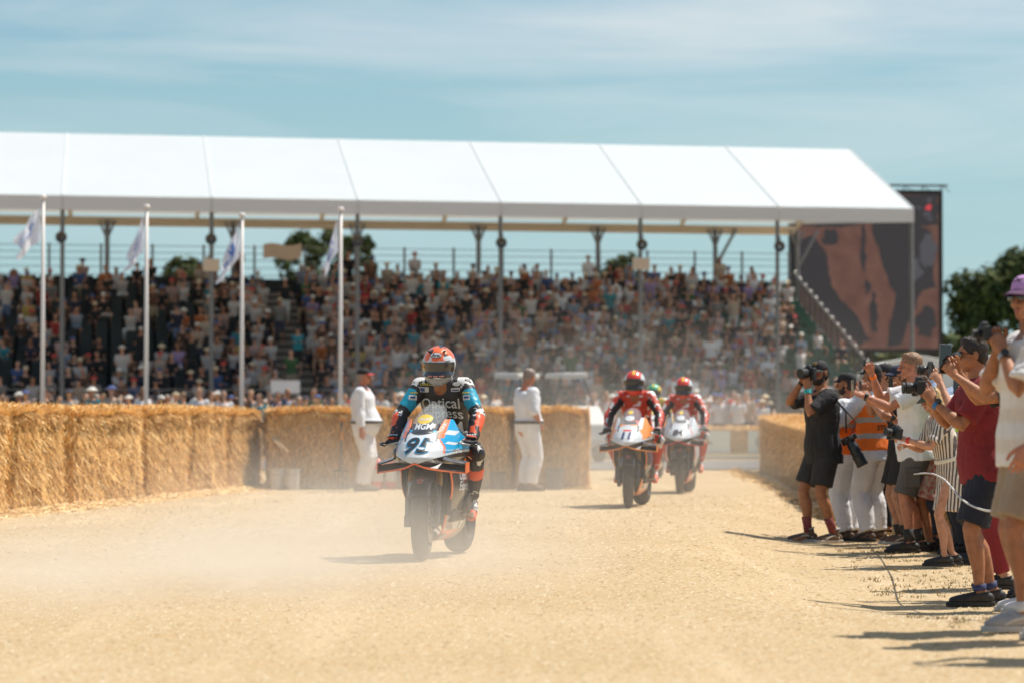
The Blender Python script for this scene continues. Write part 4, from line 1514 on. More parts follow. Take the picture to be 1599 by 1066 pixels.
# ================================================================== the crowd
def obj_col_mat(name, rough=.8):
    m = bpy.data.materials.new(name); m.use_nodes = True
    t = m.node_tree; b = t.nodes['Principled BSDF']
    oi = t.nodes.new('ShaderNodeObjectInfo')
    t.links.new(oi.outputs['Color'], b.inputs['Base Color'])
    b.inputs['Roughness'].default_value = rough
    return m
def rand_ramp_mat(name, cols, rough=.8, shift=1.0):
    m = bpy.data.materials.new(name); m.use_nodes = True
    t = m.node_tree; b = t.nodes['Principled BSDF']
    oi = t.nodes.new('ShaderNodeObjectInfo')
    mu = t.nodes.new('ShaderNodeMath'); mu.operation = 'MULTIPLY'; mu.inputs[1].default_value = shift
    fr = t.nodes.new('ShaderNodeMath'); fr.operation = 'FRACT'
    t.links.new(oi.outputs['Random'], mu.inputs[0]); t.links.new(mu.outputs[0], fr.inputs[0])
    r_ = t.nodes.new('ShaderNodeValToRGB'); r_.color_ramp.interpolation = 'CONSTANT'
    e = r_.color_ramp.elements
    e[0].color = (*cols[0], 1); e[1].position = 1 / len(cols); e[1].color = (*cols[1], 1)
    for k in range(2, len(cols)):
        q = e.new(k / len(cols)); q.color = (*cols[k], 1)
    t.links.new(fr.outputs[0], r_.inputs['Fac']); t.links.new(r_.outputs['Color'], b.inputs['Base Color'])
    b.inputs['Roughness'].default_value = rough
    return m
CM = [rand_ramp_mat('crowd_skin', [(0.52, 0.27, 0.18), (0.44, 0.21, 0.13), (0.56, 0.31, 0.22), (0.33, 0.15, 0.09)], .6, 3.7),
      obj_col_mat('crowd_top'),
      rand_ramp_mat('crowd_trousers', [(0.03, 0.035, 0.06), (0.28, 0.22, 0.15), (0.02, 0.02, 0.02), (0.10, 0.14, 0.25), (0.5, 0.5, 0.5)], .8, 7.3),
      rand_ramp_mat('crowd_hair', [(0.03, 0.02, 0.015), (0.10, 0.055, 0.03), (0.22, 0.14, 0.07), (0.03, 0.02, 0.015), (0.30, 0.27, 0.24)], .7, 5.1),
      rand_ramp_mat('crowd_hat', [(0.65, 0.62, 0.58), (0.03, 0.03, 0.05), (0.60, 0.50, 0.34), (0.45, 0.04, 0.04), (0.05, 0.08, 0.22)], .8, 11.3)]
def crowd_variant(kind, arms, hat, voxel):
    if kind == 'sit':
        g = Rig(1.74, pelvis=(0, 0, .50), lean=rng.uniform(-4, 16), head=(rng.uniform(-25, 25), rng.uniform(-4, 12)),
                feet=[(.12, .45, .09), (-.12, .42, .09)], kpoles=[V(.1, .3, 1), V(-.1, .3, 1)],
                hands={'lap': [(.10, .34, .62), (-.10, .34, .62)], 'up': [(.10, .20, 1.16), (-.12, .36, .66)], 'phone': [(.09, .30, 1.10), (-.09, .30, 1.10)], 'cross': [(-.08, .22, .82), (.08, .24, .80)]}[arms])
    else:
        g = Rig(1.74, lean=rng.uniform(-2, 6), head=(rng.uniform(-25, 25), 0),
                hands={'lap': [(.26, .06, .82), (-.26, .06, .82)], 'up': [(.12, .22, 1.66), (-.26, .06, .82)], 'phone': [(.09, .32, 1.55), (-.09, .32, 1.55)], 'cross': [(-.08, .24, 1.20), (.08, .26, 1.18)]}[arms])
    b = MB()
    torso(b, g); b.tube([g.neck - g.U * .05, g.hp + V(0, 0, .03)], .055, 8, cap='round')
    for i in (0, 1):
        arm(b, g, i, n=8); leg(b, g, i, n=8)
        b.ell(g.wr[i] + (g.wr[i] - g.el[i]).normalized() * .07, .045, nu=8, nv=6)
        b.ell(g.an[i] + V(0, .05, -.04), (.045, .12, .045), nu=8, nv=6)
    H = MB(); H.ell((0, 0, .02), (.078, .098, .10), nu=12, nv=8); H.ell((0, .03, -.06), (.055, .055, .055), nu=10, nv=8)
    put(H, headmat(g)); b.add(H.v, H.f)
    me0 = remesh(b, voxel, 1)
    t = MB(); torso(t, g, inf=.028, z0=-.09, z1=.51, cap='flat')
    for i in (0, 1): arm(t, g, i, inf=.022, to=.7, n=8, cap='start')
    me1 = remesh(t, voxel, 1)
    s = MB(); torso(s, g, inf=.016, z0=-.10, z1=.06, cap='flat')
    for i in (0, 1): leg(s, g, i, inf=.022, to=1.0 if rng.random() < .5 else 1.9, n=8, cap='start')
    me2 = remesh(s, voxel, 1)
    h = MB()
    if hat == 'brim':
        h.ell((0, -.012, .06), (.09, .108, .075), nu=12, nv=8); h.ell((0, 0, .05), (.17, .19, .018), nu=14, nv=6)
    elif hat == 'cap':
        h.ell((0, -.012, .06), (.09, .108, .075), nu=12, nv=8); h.ell((0, .10, .045), (.065, .075, .014), nu=12, nv=6)
    elif hat == 'long':
        h.ell((0, -.02, .045), (.088, .10, .088), nu=12, nv=8); h.ell((0, -.06, -.08), (.085, .045, .14), nu=12, nv=8)
    else:
        h.ell((0, -.022, .048), (.086, .10, .084), nu=12, nv=8)
    put(h, headmat(g))
    me3 = remesh(h, voxel * .75, 1)
    for p in me1.polygons: p.material_index = 1
    for p in me2.polygons: p.material_index = 2
    for p in me3.polygons: p.material_index = 4 if hat in ('brim', 'cap') else 3
    return join_meshes('spectator', [(me0, None, 0), (me1, None, 0), (me2, None, 0), (me3, None, 0)])
VAR = {}
HATW = {'brim': 'sunhat', 'cap': 'cap', 'long': 'long hair', 'short': 'short hair'}
for kind, ar, hats in (('sit', 'lap', ('short', 'cap', 'long', 'brim')), ('sit', 'up', ('short', 'cap')), ('sit', 'phone', ('short', 'brim')), ('sit', 'cross', ('cap', 'long')),
                 ('stand', 'lap', ('short', 'cap', 'long', 'brim')), ('stand', 'phone', ('cap', 'short')), ('stand', 'up', ('short',)), ('stand', 'cross', ('brim',))):
    for h_ in hats:
        m1 = crowd_variant(kind, ar, h_, .028)
        for mm in CM: m1.materials.append(mm)
        VAR.setdefault(kind, []).append((m1, ar, h_))
COLS = [('white', (0.62, 0.58, 0.57), 22), ('cream', (0.58, 0.46, 0.36), 12), ('pale pink', (0.60, 0.40, 0.36), 9), ('black', (0.015, 0.015, 0.018), 26), ('navy', (0.022, 0.026, 0.055), 12),
        ('grey', (0.22, 0.21, 0.21), 8), ('light blue', (0.30, 0.38, 0.50), 7), ('red', (0.42, 0.035, 0.03), 3), ('teal', (0.03, 0.26, 0.32), 3), ('brown', (0.16, 0.075, 0.045), 14), ('orange', (0.60, 0.16, 0.04), 3),
        ('green', (0.06, 0.16, 0.06), 3), ('lilac', (0.42, 0.30, 0.55), 3), ('blue', (0.05, 0.11, 0.28), 3), ('yellow', (0.55, 0.40, 0.10), 1)]
CW = [c[2] for c in COLS]
ARM = {'lap': '', 'up': 'waving ', 'phone': 'filming ', 'cross': 'arms-folded '}
cr = random.Random(42)
indiv = []   # (label base, x for ordering, object)
rest = []    # (mesh, matrix, colour)
px0 = 0
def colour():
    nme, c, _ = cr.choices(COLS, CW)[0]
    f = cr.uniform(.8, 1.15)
    return nme, tuple(min(.85, x * f * (.62 if (px0 and px0 < 560) else .78)) for x in c)  # tops darkened to stand in for shade, deeper on the left of the stand
def person_at(kind, loc, rz, sc, where, group, ind=True, white=0.0, only=None):
    me, ar, h_ = cr.choices(VAR[kind], [6 if v_[1] == 'lap' else 2 if v_[1] == 'cross' else 1 for v_ in VAR[kind]])[0]
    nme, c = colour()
    if cr.random() < white: nme, c = 'white', (0.66, 0.65, 0.67)
    if only: nme, c = only
    if ind:
        o = bpy.data.objects.new('person', me); link(o)
        o.location = loc; o.rotation_euler = (0, 0, rz); o.scale = (sc, sc, sc)
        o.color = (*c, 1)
        lb = '%s%s person, %s top, %s, %s' % (ARM[ar], 'seated' if kind == 'sit' else 'standing', nme, HATW[h_], where)
        tag(o, lb, 'person', group)
        indiv.append([lb, loc[0] / loc[1], o])
    else:
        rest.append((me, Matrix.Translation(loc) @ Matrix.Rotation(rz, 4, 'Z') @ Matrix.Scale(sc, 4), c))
def where_px(px):
    marks = [(67, 'the leftmost flagpole'), (229, 'the second flagpole'), (378, 'the third flagpole'), (532, 'the fourth flagpole')]
    return marks
# on the ground behind the left and cross walls
def lm(px):
    if px < 67: return 'left of first flagpole'
    if px < 229: return 'between first and second flagpoles'
    if px < 378: return 'between second and third flagpoles'
    if px < 532: return 'between third and fourth flagpoles'
    if px < 800: return 'between fourth flagpole and second marshal'
    return 'right of second marshal'
for i in range(64):
    px = 4 + i * 12.4 + cr.uniform(-6, 6)
    Y = cr.choice((72, 75, 79, 84, 90)) + cr.uniform(-1, 1)
    p = at(px, 640, Y)
    person_at('stand', (p.x, Y, 0), PI + cr.uniform(-.9, .9), cr.uniform(.88, 1.03), 'behind straw, ' + lm(px), 'people standing behind the straw walls', white=.25)
for r_ in range(4):
    n = 17
    for i in range(n):
        px = 925 + i * 16.5 + cr.uniform(-6, 6) + (8 if r_ % 2 else 0)
        if px > 1225: continue
        Y = 81.5 + r_ * 2.6 + cr.uniform(-.5, .5)
        p = at(px, 640, Y)
        q = 'left of second rider' if px < 950 else 'between riders' if px < 1040 else 'behind third rider' if px < 1100 else 'above printed banner' if px < 1160 else 'near right straw'
        person_at('stand', (p.x, Y, .02), PI + cr.uniform(-.7, .7), cr.uniform(.84, 1.02), '%s row past far barrier, %s' % (('front', 'second', 'third', 'back')[r_], q), 'people behind the far barrier', white=.5)
# at the foot of the stand on the right
for i in range(9):
    px = 1262 + i * 13.5 + cr.uniform(-4, 4)
    Y = 96 + cr.uniform(-1, 1)
    p = at(px, 640, Y)
    person_at('stand', (p.x, Y, .55), PI + cr.uniform(-.7, .7), cr.uniform(.92, 1.0), 'below the green seats', 'people at the foot of the green seats', white=.3)
# low bank they stand on
mb = MB(); mb.box((13, 98.5, .27), (9, 6, .56))
tag(mb.build('bank', M_grass), kind='structure')
n_ground = len(indiv)
TIER = ['lowest', 'second', 'third', 'fourth', 'fifth', 'sixth', 'seventh', 'eighth', 'ninth', 'tenth', 'eleventh', 'twelfth', 'thirteenth', 'fourteenth', 'fifteenth', 'sixteenth', 'top']
def bayname(s_):
    b = math.floor(s_ / BAY)
    return 'left of first post' if b < 0 else 'between posts %s and %s' % (('one', 'two', 'three', 'four', 'five', 'six')[min(b, 5)], ('two', 'three', 'four', 'five', 'six', 'seven')[min(b, 5)])
rzs = PI + .13
for r_ in range(NR):
    s_ = S0 + .3
    while s_ < SE - .3:
        sx = s_; s_ += .50
        if in_aisle(sx): continue
        pos = row_pt(r_, sx)
        px = pos.x / pos.y * FPX + 799.5
        if px < -25: continue
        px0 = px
        dens = .90
        if px < 430:
            dens = .40 + .35 * (noise.noise(Vector((sx * .42, r_ * .75, 2))) > .02)
            if r_ > 5: dens *= .8
        if 120 < px < 260 and r_ in (5, 6, 7, 8, 9, 10): dens *= .25
        if r_ == NR - 1: dens *= .55
        if px > 1236: dens = .09
        elif px > 1215: dens = .5
        if cr.random() > dens: continue
        kind = 'stand' if cr.random() < (.16 if r_ >= NR - 1 else .05) else 'sit'
        loc = row_pt(r_, sx + cr.uniform(-.13, .13) + (.27 if r_ % 2 else 0), 0.0, -.0 if kind == 'sit' else -.12)
        ind = len(indiv) < 290
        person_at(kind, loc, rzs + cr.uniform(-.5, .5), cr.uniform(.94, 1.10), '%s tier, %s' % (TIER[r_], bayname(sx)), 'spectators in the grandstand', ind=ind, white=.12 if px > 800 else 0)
# a few standing in the left aisle
for r_, ds in ((2, .3), (5, .7), (9, .25), (12, .6)):
    person_at('stand', row_pt(r_, 7.6 + ds), rzs, 1.0, 'standing on the left stair of the grandstand', 'spectators', ind=False)
from collections import Counter
def ordinal_labels(lst):
    cnt = Counter(x[0] for x in lst)
    byl = {}
    for x in lst: byl.setdefault(x[0], []).append(x)
    names = ['leftmost', 'second-from-left', 'third-from-left', 'fourth-from-left', 'fifth-from-left', 'sixth-from-left']
    for lb, xs in byl.items():
        if len(xs) > 1:
            xs.sort(key=lambda q: q[1])
            for k, q in enumerate(xs):
                nm_ = names[k]
                if k == len(xs) - 1: nm_ = 'rightmost'
                q[2]['label'] = nm_ + ' ' + lb
ordinal_labels(indiv)
def pack_rest():
    r = random.Random(8)
    V_, Fq, C_ = [], [], []
    cache = {}
    off = 0
    loops_start, loop_total, loops = [], [], []
    skins = [(0.52, 0.27, 0.18), (0.44, 0.21, 0.13), (0.56, 0.31, 0.22), (0.33, 0.15, 0.09)]
    trs = [(0.03, 0.035, 0.06), (0.28, 0.22, 0.15), (0.02, 0.02, 0.02), (0.10, 0.14, 0.25), (0.5, 0.5, 0.5)]
    hrs = [(0.03, 0.02, 0.015), (0.10, 0.055, 0.03), (0.22, 0.14, 0.07), (0.03, 0.02, 0.015)]
    hts = [(0.65, 0.62, 0.58), (0.03, 0.03, 0.05), (0.60, 0.50, 0.34), (0.45, 0.04, 0.04), (0.05, 0.08, 0.22)]
    for me, M, c in rest:
        if me.name not in cache:
            nv = len(me.vertices); co = np.empty(nv * 3, dtype=np.float32); me.vertices.foreach_get('co', co)
            np_ = len(me.polygons); lt = np.empty(np_, dtype=np.int32); me.polygons.foreach_get('loop_total', lt)
            mi = np.empty(np_, dtype=np.int32); me.polygons.foreach_get('material_index', mi)
            li = np.empty(len(me.loops), dtype=np.int32); me.loops.foreach_get('vertex_index', li)
            cache[me.name] = (co.reshape(-1, 3), lt, mi, li)
        co, lt, mi, li = cache[me.name]
        Mn = np.array(M)
        V_.append(co @ Mn[:3, :3].T + Mn[:3, 3])
        loops.append(li + off); loop_total.append(lt); off += len(co)
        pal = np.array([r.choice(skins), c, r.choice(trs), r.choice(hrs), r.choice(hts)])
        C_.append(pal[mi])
    if not V_: return
    V_ = np.concatenate(V_); loops = np.concatenate(loops); lt = np.concatenate(loop_total); C_ = np.concatenate(C_)
    me = bpy.data.meshes.new('seated_crowd')
    me.vertices.add(len(V_)); me.vertices.foreach_set('co', V_.astype(np.float32).ravel())
    me.loops.add(len(loops)); me.loops.foreach_set('vertex_index', loops.astype(np.int32))
    me.polygons.add(len(lt)); me.polygons.foreach_set('loop_start', np.concatenate([[0], np.cumsum(lt)[:-1]]).astype(np.int32))
    try: me.polygons.foreach_set('loop_total', lt.astype(np.int32))
    except Exception: pass
    me.update(calc_edges=True)
    at_ = me.attributes.new('tint', 'FLOAT_COLOR', 'FACE')
    at_.data.foreach_set('color', np.concatenate([C_, np.ones((len(C_), 1))], axis=1).astype(np.float32).ravel())
    me.polygons.foreach_set('use_smooth', [True] * len(lt))
    m = bpy.data.materials.new('crowd_clothes'); m.use_nodes = True
    t = m.node_tree; a = t.nodes.new('ShaderNodeAttribute'); a.attribute_name = 'tint'
    t.links.new(a.outputs['Color'], t.nodes['Principled BSDF'].inputs['Base Color']); t.nodes['Principled BSDF'].inputs['Roughness'].default_value = .8
    me.materials.append(m)
    o = bpy.data.objects.new('seated_crowd', me); link(o)
    tag(o, 'dense crowd of spectators filling the upper tiers of the grandstand', 'crowd', kind='stuff')
    print('rest crowd', len(rest), 'faces', len(lt), 'individuals', len(indiv), 'ground', n_ground)
pack_rest()
# ================================================================== racing motorcycles and their riders
M_tyre = mat('tyre', (0.055, 0.050, 0.047), rough=.8, var=.2, scale=20, bump=.15, bscale=90)
M_rim = mat('rim_black', (0.05, 0.045, 0.04), rough=.35, metal=.6)
M_disc = mat('brake_steel', (0.35, 0.32, 0.30), rough=.3, metal=.9)
M_gold = mat('fork_gold', (0.62, 0.33, 0.08), rough=.3, metal=.7)
M_carbon = mat('carbon', (0.030, 0.028, 0.030), rough=.3, coat=.5)
M_engine = mat('engine_metal', (0.10, 0.085, 0.075), rough=.5, metal=.5, var=.3, scale=12)
M_screen = mat('windscreen', (0.86, 0.90, 0.92), rough=.04, alpha=.24, coat=1.0)
M_bl = mat('paint_black', (0.035, 0.030, 0.032), rough=.3, coat=.6)
M_wh = mat('paint_white', (0.62, 0.65, 0.68), rough=.35, coat=.25)
M_cy = mat('paint_cyan', (0.0, 0.32, 0.62), rough=.35, coat=.25)
M_or = mat('paint_orange', (0.85, 0.16, 0.03), rough=.35, coat=.5)
M_rd = mat('paint_red', (0.72, 0.05, 0.03), rough=.35, coat=.5)
M_amber = mat('paint_amber', (0.90, 0.27, 0.02), rough=.35, coat=.5)
M_nb = mat('number_navy', (0.02, 0.045, 0.16), rough=.4)
M_silver = mat('paint_silver', (0.42, 0.42, 0.44), rough=.3, metal=.4)
M_yel = mat('badge_gold', (0.75, 0.52, 0.08), rough=.4)
def interp(x, xs, ys): return float(np.interp(x, xs, ys))

CZ = [.70, .74, .78, .83, .88, .93, .98, 1.02, 1.08]
CYF = [.93, 1.00, 1.00, .955, .89, .81, .72, .64, .52]
CXW = [.17, .225, .252, .262, .256, .245, .230, .212, .18]
CYB = [.50, .34, .22, .18, .17, .18, .20, .24, .30]
def cowl_pt(s, z):
    yf, xw, yb = interp(z, CZ, CYF), interp(z, CZ, CXW), interp(z, CZ, CYB)
    a = s * PI / 2
    return Vector((xw * math.copysign(abs(math.sin(a)) ** .9, s), yb + (yf - yb) * max(0, math.cos(a)) ** .95, z))

def text_side(mb, body, size, bv, o, d, up, mi, shear=.15, bold=0): lay_text(mb, body, size, bv, o, d, up, mi, shear, bold, off=.003)

def motorcycle(loc, rz, label, liv):
    B = empty('racing_motorcycle', loc, rz, label, 'motorcycle', 'racing motorcycles')
    main, num, numcol, acc, side_a, side_b = liv['main'], liv['num'], liv['numcol'], liv['acc'], liv['side'], liv['belly']
    # ---- wheels
    def wheel(y, Rr, hw, rim):
        mb = MB()
        mb.lathe([(-hw * .62, rim), (-hw * .55, rim + .012), (-hw * .3, rim - .012), (hw * .3, rim - .012), (hw * .55, rim + .012), (hw * .62, rim), (hw * .5, rim - .025), (-hw * .5, rim - .025)], (0, y, Rr), 'X', 40, closed_prof=True)
        for k in range(5):
            a = 2 * PI * k / 5 + .3
            for da in (-.16, .16):
                mb.tube([(0, y + .04 * math.cos(a), Rr + .04 * math.sin(a)), (0, y + rim * math.cos(a + da), Rr + rim * math.sin(a + da))], [(.016, .014), (.010, .012)], 6, side=(1, 0, 0))
        mb.tube([(-hw * .75, y, Rr), (hw * .75, y, Rr)], .042, 16)
        w = mb.build('wheel', M_rim, B, autos=True)
        mb = MB(); prof = []
        for k in range(13):
            a = PI * k / 12
            prof.append((-hw * math.cos(a), rim + (Rr - rim) * (math.sin(a) ** .62)))
        mb.lathe(prof, (0, y, Rr), 'X', 56)
        mb.lathe([(-hw, rim), (-hw * .62, rim - .004)], (0, y, Rr), 'X', 56); mb.lathe([(hw, rim), (hw * .62, rim - .004)], (0, y, Rr), 'X', 56)
        mb.build('tyre', M_tyre, w, smooth=True)
        for sx in (-1, 1) if y > 0 else (1,):
            mb = MB()
            x = sx * (hw + .006)
            mb.lathe([(x - .0025, .10), (x - .0025, .163), (x + .0025, .163), (x + .0025, .10)], (0, y, Rr), 'X', 40, closed_prof=True)
            for k in range(8):
                a = 2 * PI * k / 8
                mb.tube([(x, y + .05 * math.cos(a), Rr + .05 * math.sin(a)), (x, y + .105 * math.cos(a + .2), Rr + .105 * math.sin(a + .2))], .005, 4)
            mb.build('brake_disc', M_disc, w)
        return w
    fw_ = wheel(.72, .30, .056, .212)
    sM = Matrix.Rotation(R(4.5), 4, 'Z'); cW = V(0, .72, 0)
    fw_.rotation_euler = (0, 0, R(4.5)); fw_.location = cW - sM.to_3x3() @ cW
    wheel(-.72, .32, .098, .212)
    # ---- fork
    ax, tp = V(0, .735, .30), V(0, .45, .93)
    for sx in (-1, 1):
        o_ = V(sx * .108, 0, 0)
        mb = MB()
        m_ = ax.lerp(tp, .42)
        mb.tube([m_ + o_, tp + o_], .027, 14)
        f = mb.build('fork_leg', M_gold, B, smooth=False, autos=True)
        mb = MB(); mb.tube([ax + o_ - V(0, 0, .02), ax.lerp(tp, .10) + o_, m_ + o_], [.026, .024, .021], 12); mb.box(ax + o_, (.04, .07, .09))
        mb.build('fork_foot', M_carbon, f, autos=True)
        mb = MB(); mb.box(V(sx * .088, .60, .36), (.045, .075, .13), rot=(R(24), 0, 0)); mb.build('brake_caliper', M_silver, f, bevel=.008)
    mb = MB()
    for t_ in (.72, 1.0):
        c = ax.lerp(tp, t_); mb.tube([c - V(.13, 0, 0), c + V(.13, 0, 0)], [(.022, .05)] * 2, 8, side=(0, 0, 1))
    mb.tube([V(-.07, .72, .30), V(.07, .72, .30)], .014, 8)
    mb.build('triple_clamp', M_carbon, B)
    # ---- front mudguard
    mb = MB()
    mb.lathe([(-.078, .265), (-.080, .300), (-.062, .324), (0, .336), (.062, .324), (.080, .300), (.078, .265)], (0, .72, .30), 'X', 30, a0=R(38), a1=R(140))
    for sx in (-1, 1): mb.tube([(sx * .08, .72 + .29 * math.cos(R(95)), .30 + .29), (sx * .10, .66, .44)], [(.01, .05), (.008, .03)], 6)
    g_ = mb.build('mudguard', M_carbon, B, smooth=True, solid=.004)
    g_.rotation_euler = fw_.rotation_euler; g_.location = fw_.location
    bv = bvh_of(g_); mb = MB()
    lay_poly(mb, [(-.034, .016), (0, .026), (.034, .016), (.022, -.014), (0, -.028), (-.022, -.014)], bv, (0, 1.4, .62), (0, -1, -.02), (0, 0, 1), 0)
    lay_poly(mb, [(-.028, .009), (0, .014), (.028, .009), (.024, .002), (0, .008), (-.024, .002)], bv, (0, 1.4, .615), (0, -1, -.02), (0, 0, 1), 1, off=.004)
    mb.build('badge', [M_rd, M_wh], g_)
    # ---- upper cowl
    mb = MB()
    def keep(x, z):
        a = abs(x)
        zc = .985 if a < .112 else interp(a, [.112, .13, .175, .21, .262], [1.0, 1.068, 1.068, 1.0, .89])
        return z < zc
    ns, nz = 150, 84
    P_ = [[cowl_pt(-1 + 2 * i / ns, .70 + .38 * j / nz) for i in range(ns + 1)] for j in range(nz + 1)]
    idx = {}
    for j in range(nz):
        for i in range(ns):
            c = (P_[j][i] + P_[j + 1][i + 1]) / 2
            if not keep(c.x, c.z): continue
            a, z = abs(c.x), c.z
            t_dark = .733 + (a - .02) * .36
            mi = 0
            wl = interp(z, [.72, .76, .80, .86, .92, .96, .985], [.055, .125, .178, .172, .132, .095, .0])
            if a < wl: mi = 1
            elif a < wl + .010: mi = 2
            if z > .955 and .10 < a < .125: mi = 3
            if .116 < a < .162 and z > .925: mi = 4
            if .108 < a < .126 and .90 < z < .97: mi = 3
            if a > .22 and z < .84 and z > .80: mi = 3
            if z < t_dark + .016: mi = 1
            if z < t_dark: mi = 3
            q = []
            for (jj, ii) in ((j, i), (j, i + 1), (j + 1, i + 1), (j + 1, i)):
                if (jj, ii) not in idx:
                    idx[(jj, ii)] = len(mb.v); mb.v.append(tuple(P_[jj][ii]))
                q.append(idx[(jj, ii)])
            mb.f.append(tuple(reversed(q))); mb.m.append(mi)
    cowl = mb.build('cowl', [main, num, acc, M_bl, liv['bar']], B, smooth=True, solid=.005)
    bv = bvh_of(cowl)
    mb = MB()
    dn = V(0, -1, -.42)
    n_ = liv['number']
    o_ = V(.008, 1.5, .865 + .24)
    if n_ == '95':
        lay_text(mb, '95', .222, bv, o_ + V(.0, 0, .012), dn, (0, 0, 1), 1, .22, .010, off=.006, sx=.94)
        lay_text(mb, '95', .220, bv, o_ + V(-.003, 0, .014), dn, (0, 0, 1), 0, .22, .0035, off=.010, sx=.94)
        for sx, tx, sh in ((-1, 'VAR', .0), (1, 'VAR', .0)):
            lay_text(mb, 'VAR', .036, bv, V(sx * -.139, 1.3, 1.005), (0, -1, 0), (-1, 0, -.15 * sx) if sx < 0 else (1, 0, .2), 2)
        lay_poly(mb, disc_pts(.046, 20, .042), bv, V(.200, 1.4, .925), (0, -1, 0), (0, 0, 1), 2)
        lay_text(mb, '86', .056, bv, V(.200, 1.4, .925), (0, -1, 0), (0, 0, 1), 0, .2, .002, off=.006)
        lay_poly(mb, [(-.03, -.010), (.02, -.007), (.03, .010), (-.02, .009)], bv, V(-.205, 1.3, .885), (0, -1, 0), (-.3, 0, 1), 2)
        lay_poly(mb, [(-.03, -.02), (.025, -.014), (.03, .02), (-.025, .014)], bv, V(-.190, 1.3, .965), (0, -1, 0), (-.3, 0, 1), 2)
        lay_text(mb, 'VisionR', .026, bv, V(-.205, 1.3, .835), (0, -1, 0), (0, 0, 1), 2, .1)
        for sx in (-1, 1): lay_text(mb, 'HYROX', .028, bv, V(sx * .125, 1.4, .752), (0, -1, 0), (sx * .28, 0, 1), 2, .1, .001)
    else:
        lay_text(mb, n_, .15, bv, o_ + V(0, 0, -.01), dn, (0, 0, 1), 0 if n_ == '84' else 1, .1, .008, off=.003, sx=1.0)
        if n_ == '11': lay_poly(mb, [(-.05, -.014), (.05, -.014), (.05, .014), (-.05, .014)], bv, V(0, 1.4, .955 + .2), dn, (0, 0, 1), 3)
    mb.build('lettering', [M_carbon, liv['numcol'], M_wh, M_rd], cowl)
    # ---- windscreen
    sz = [.965, 1.0, 1.05, 1.10, 1.15, 1.175, 1.19]
    sy = [.775, .69, .61, .525, .43, .375, .325]
    sw = [.124, .130, .128, .116, .092, .066, .02]
    def sfn(u, v):
        z = .962 + .228 * (1 - (1 - v) ** 1.3)
        w, yf = interp(z, sz, sw), interp(z, sz, sy)
        a = (u - .5) * PI
        return Vector((w * math.sin(a), yf - .20 * (1 - math.cos(a)), z))
    mb = MB(); mb.grid(sfn, 36, 24)
    scr_ = mb.build('windscreen', M_screen, B, smooth=True)
    bv = bvh_of(scr_); mb = MB()
    if n_ == '95':
        lay_poly(mb, [(-.105, -.030), (.105, -.030), (.118, .012), (.105, .050), (.06, .046), (0, .044), (-.06, .046), (-.105, .050), (-.118, .012)], bv, V(0, 1.4, .985), (0, -1, 0), (0, 0, 1), 0)
        lay_text(mb, 'MGM', .060, bv, V(0, 1.4, 1.010), (0, -1, 0), (0, 0, 1), 1, .0, .002, off=.004)
        lay_poly(mb, disc_pts(.036, 24, .060), bv, V(.008, 1.4, 1.068), (0, -1, 0), (0, 0, 1), 2, off=.003)
        lay_text(mb, 'DUCATI', .024, bv, V(.008, 1.4, 1.066), (0, -1, 0), (0, 0, 1), 1, .1, .001, off=.005)
    else:
        lay_poly(mb, disc_pts(.03, 20, .055), bv, V(.0, 1.4, 1.06), (0, -1, 0), (0, 0, 1), 1)
        lay_poly(mb, disc_pts(.02, 16, .03), bv, V(.0, 1.4, 1.13), (0, -1, 0), (0, 0, 1), 2)
    mb.build('sticker', [M_bl, M_wh, M_yel], scr_)
    # ---- wings
    mb = MB()
    def wing(z0, x0, x1, dz, ch, k_=1):
        for sx in (-1, 1):
            rows = []
            for q in range(9):
                t = q / 8
                x1 = .335
                x = x0 + (x1 - x0) * t
                zc = z0 - dz * t ** .8 * (1 if k_ else 1)
                yl = 1.0 - .26 * (x / .36) ** 1.3
                rows.append([(sx * x, yl, zc), (sx * x, yl - ch * .4, zc + .012), (sx * x, yl - ch, zc + .018), (sx * x, yl - ch, zc + .012), (sx * x, yl - ch * .4, zc - .008)])
            o = len(mb.v)
            for rw in rows: mb.v += rw
            for q in range(8):
                for p_ in range(5):
                    a, b = o + q * 5 + p_, o + q * 5 + (p_ + 1) % 5
                    f = (a, b, b + 5, a + 5)
                    mb.f.append(f if sx > 0 else tuple(reversed(f))); mb.m.append(0)
    wing(.722, .0, .36, .052, .15)
    wing(.770, .19, .36, .040, .13)
    for sx in (-1, 1):
        def wf(u, v):
            t = u; x = .335 * t
            zb_ = .718 - .052 * t ** .8 + .02 * math.exp(-(t / .18) ** 2)
            return Vector((sx * x, 1.0 - .26 * t ** 1.3 - .09 * v, zb_ + (.052 * min(1, t * 3)) * v))
        mb.grid(wf, 14, 3)
    w_ = mb.build('wing', M_carbon, B, smooth=False, solid=.004)
    for sx in (-1, 1):
        mb = MB(); mb.prism([(.76, .655), (.60, .672), (.60, .745), (.74, .738)], 0, .006, M=Matrix(((0, 0, sx, sx * .335), (1, 0, 0, 0), (0, 1, 0, 0), (0, 0, 0, 1))))
        mb.build('endplate', acc, w_)
    mb = MB()
    for sx in (-1, 1):
        pts = []
        for q in range(13):
            t = q / 12; x = .335 * t
            pts.append((sx * x, 1.004 - .26 * t ** 1.3, .716 - .052 * t ** .8 + .02 * math.exp(-(t / .18) ** 2)))
        mb.tube(pts, .0075, 6)
    mb.build('wing_edge', acc, w_)
    # ---- side fairings
    SZ = [.14, .20, .30, .40, .50, .60, .70, .82]
    YF = [.33, .38, .44, .48, .52, .56, .60, .60]
    YR = [-.34, -.38, -.34, -.17, -.05, -.02, .0, .05]
    XW = [.05, .115, .165, .200, .225, .240, .243, .222]
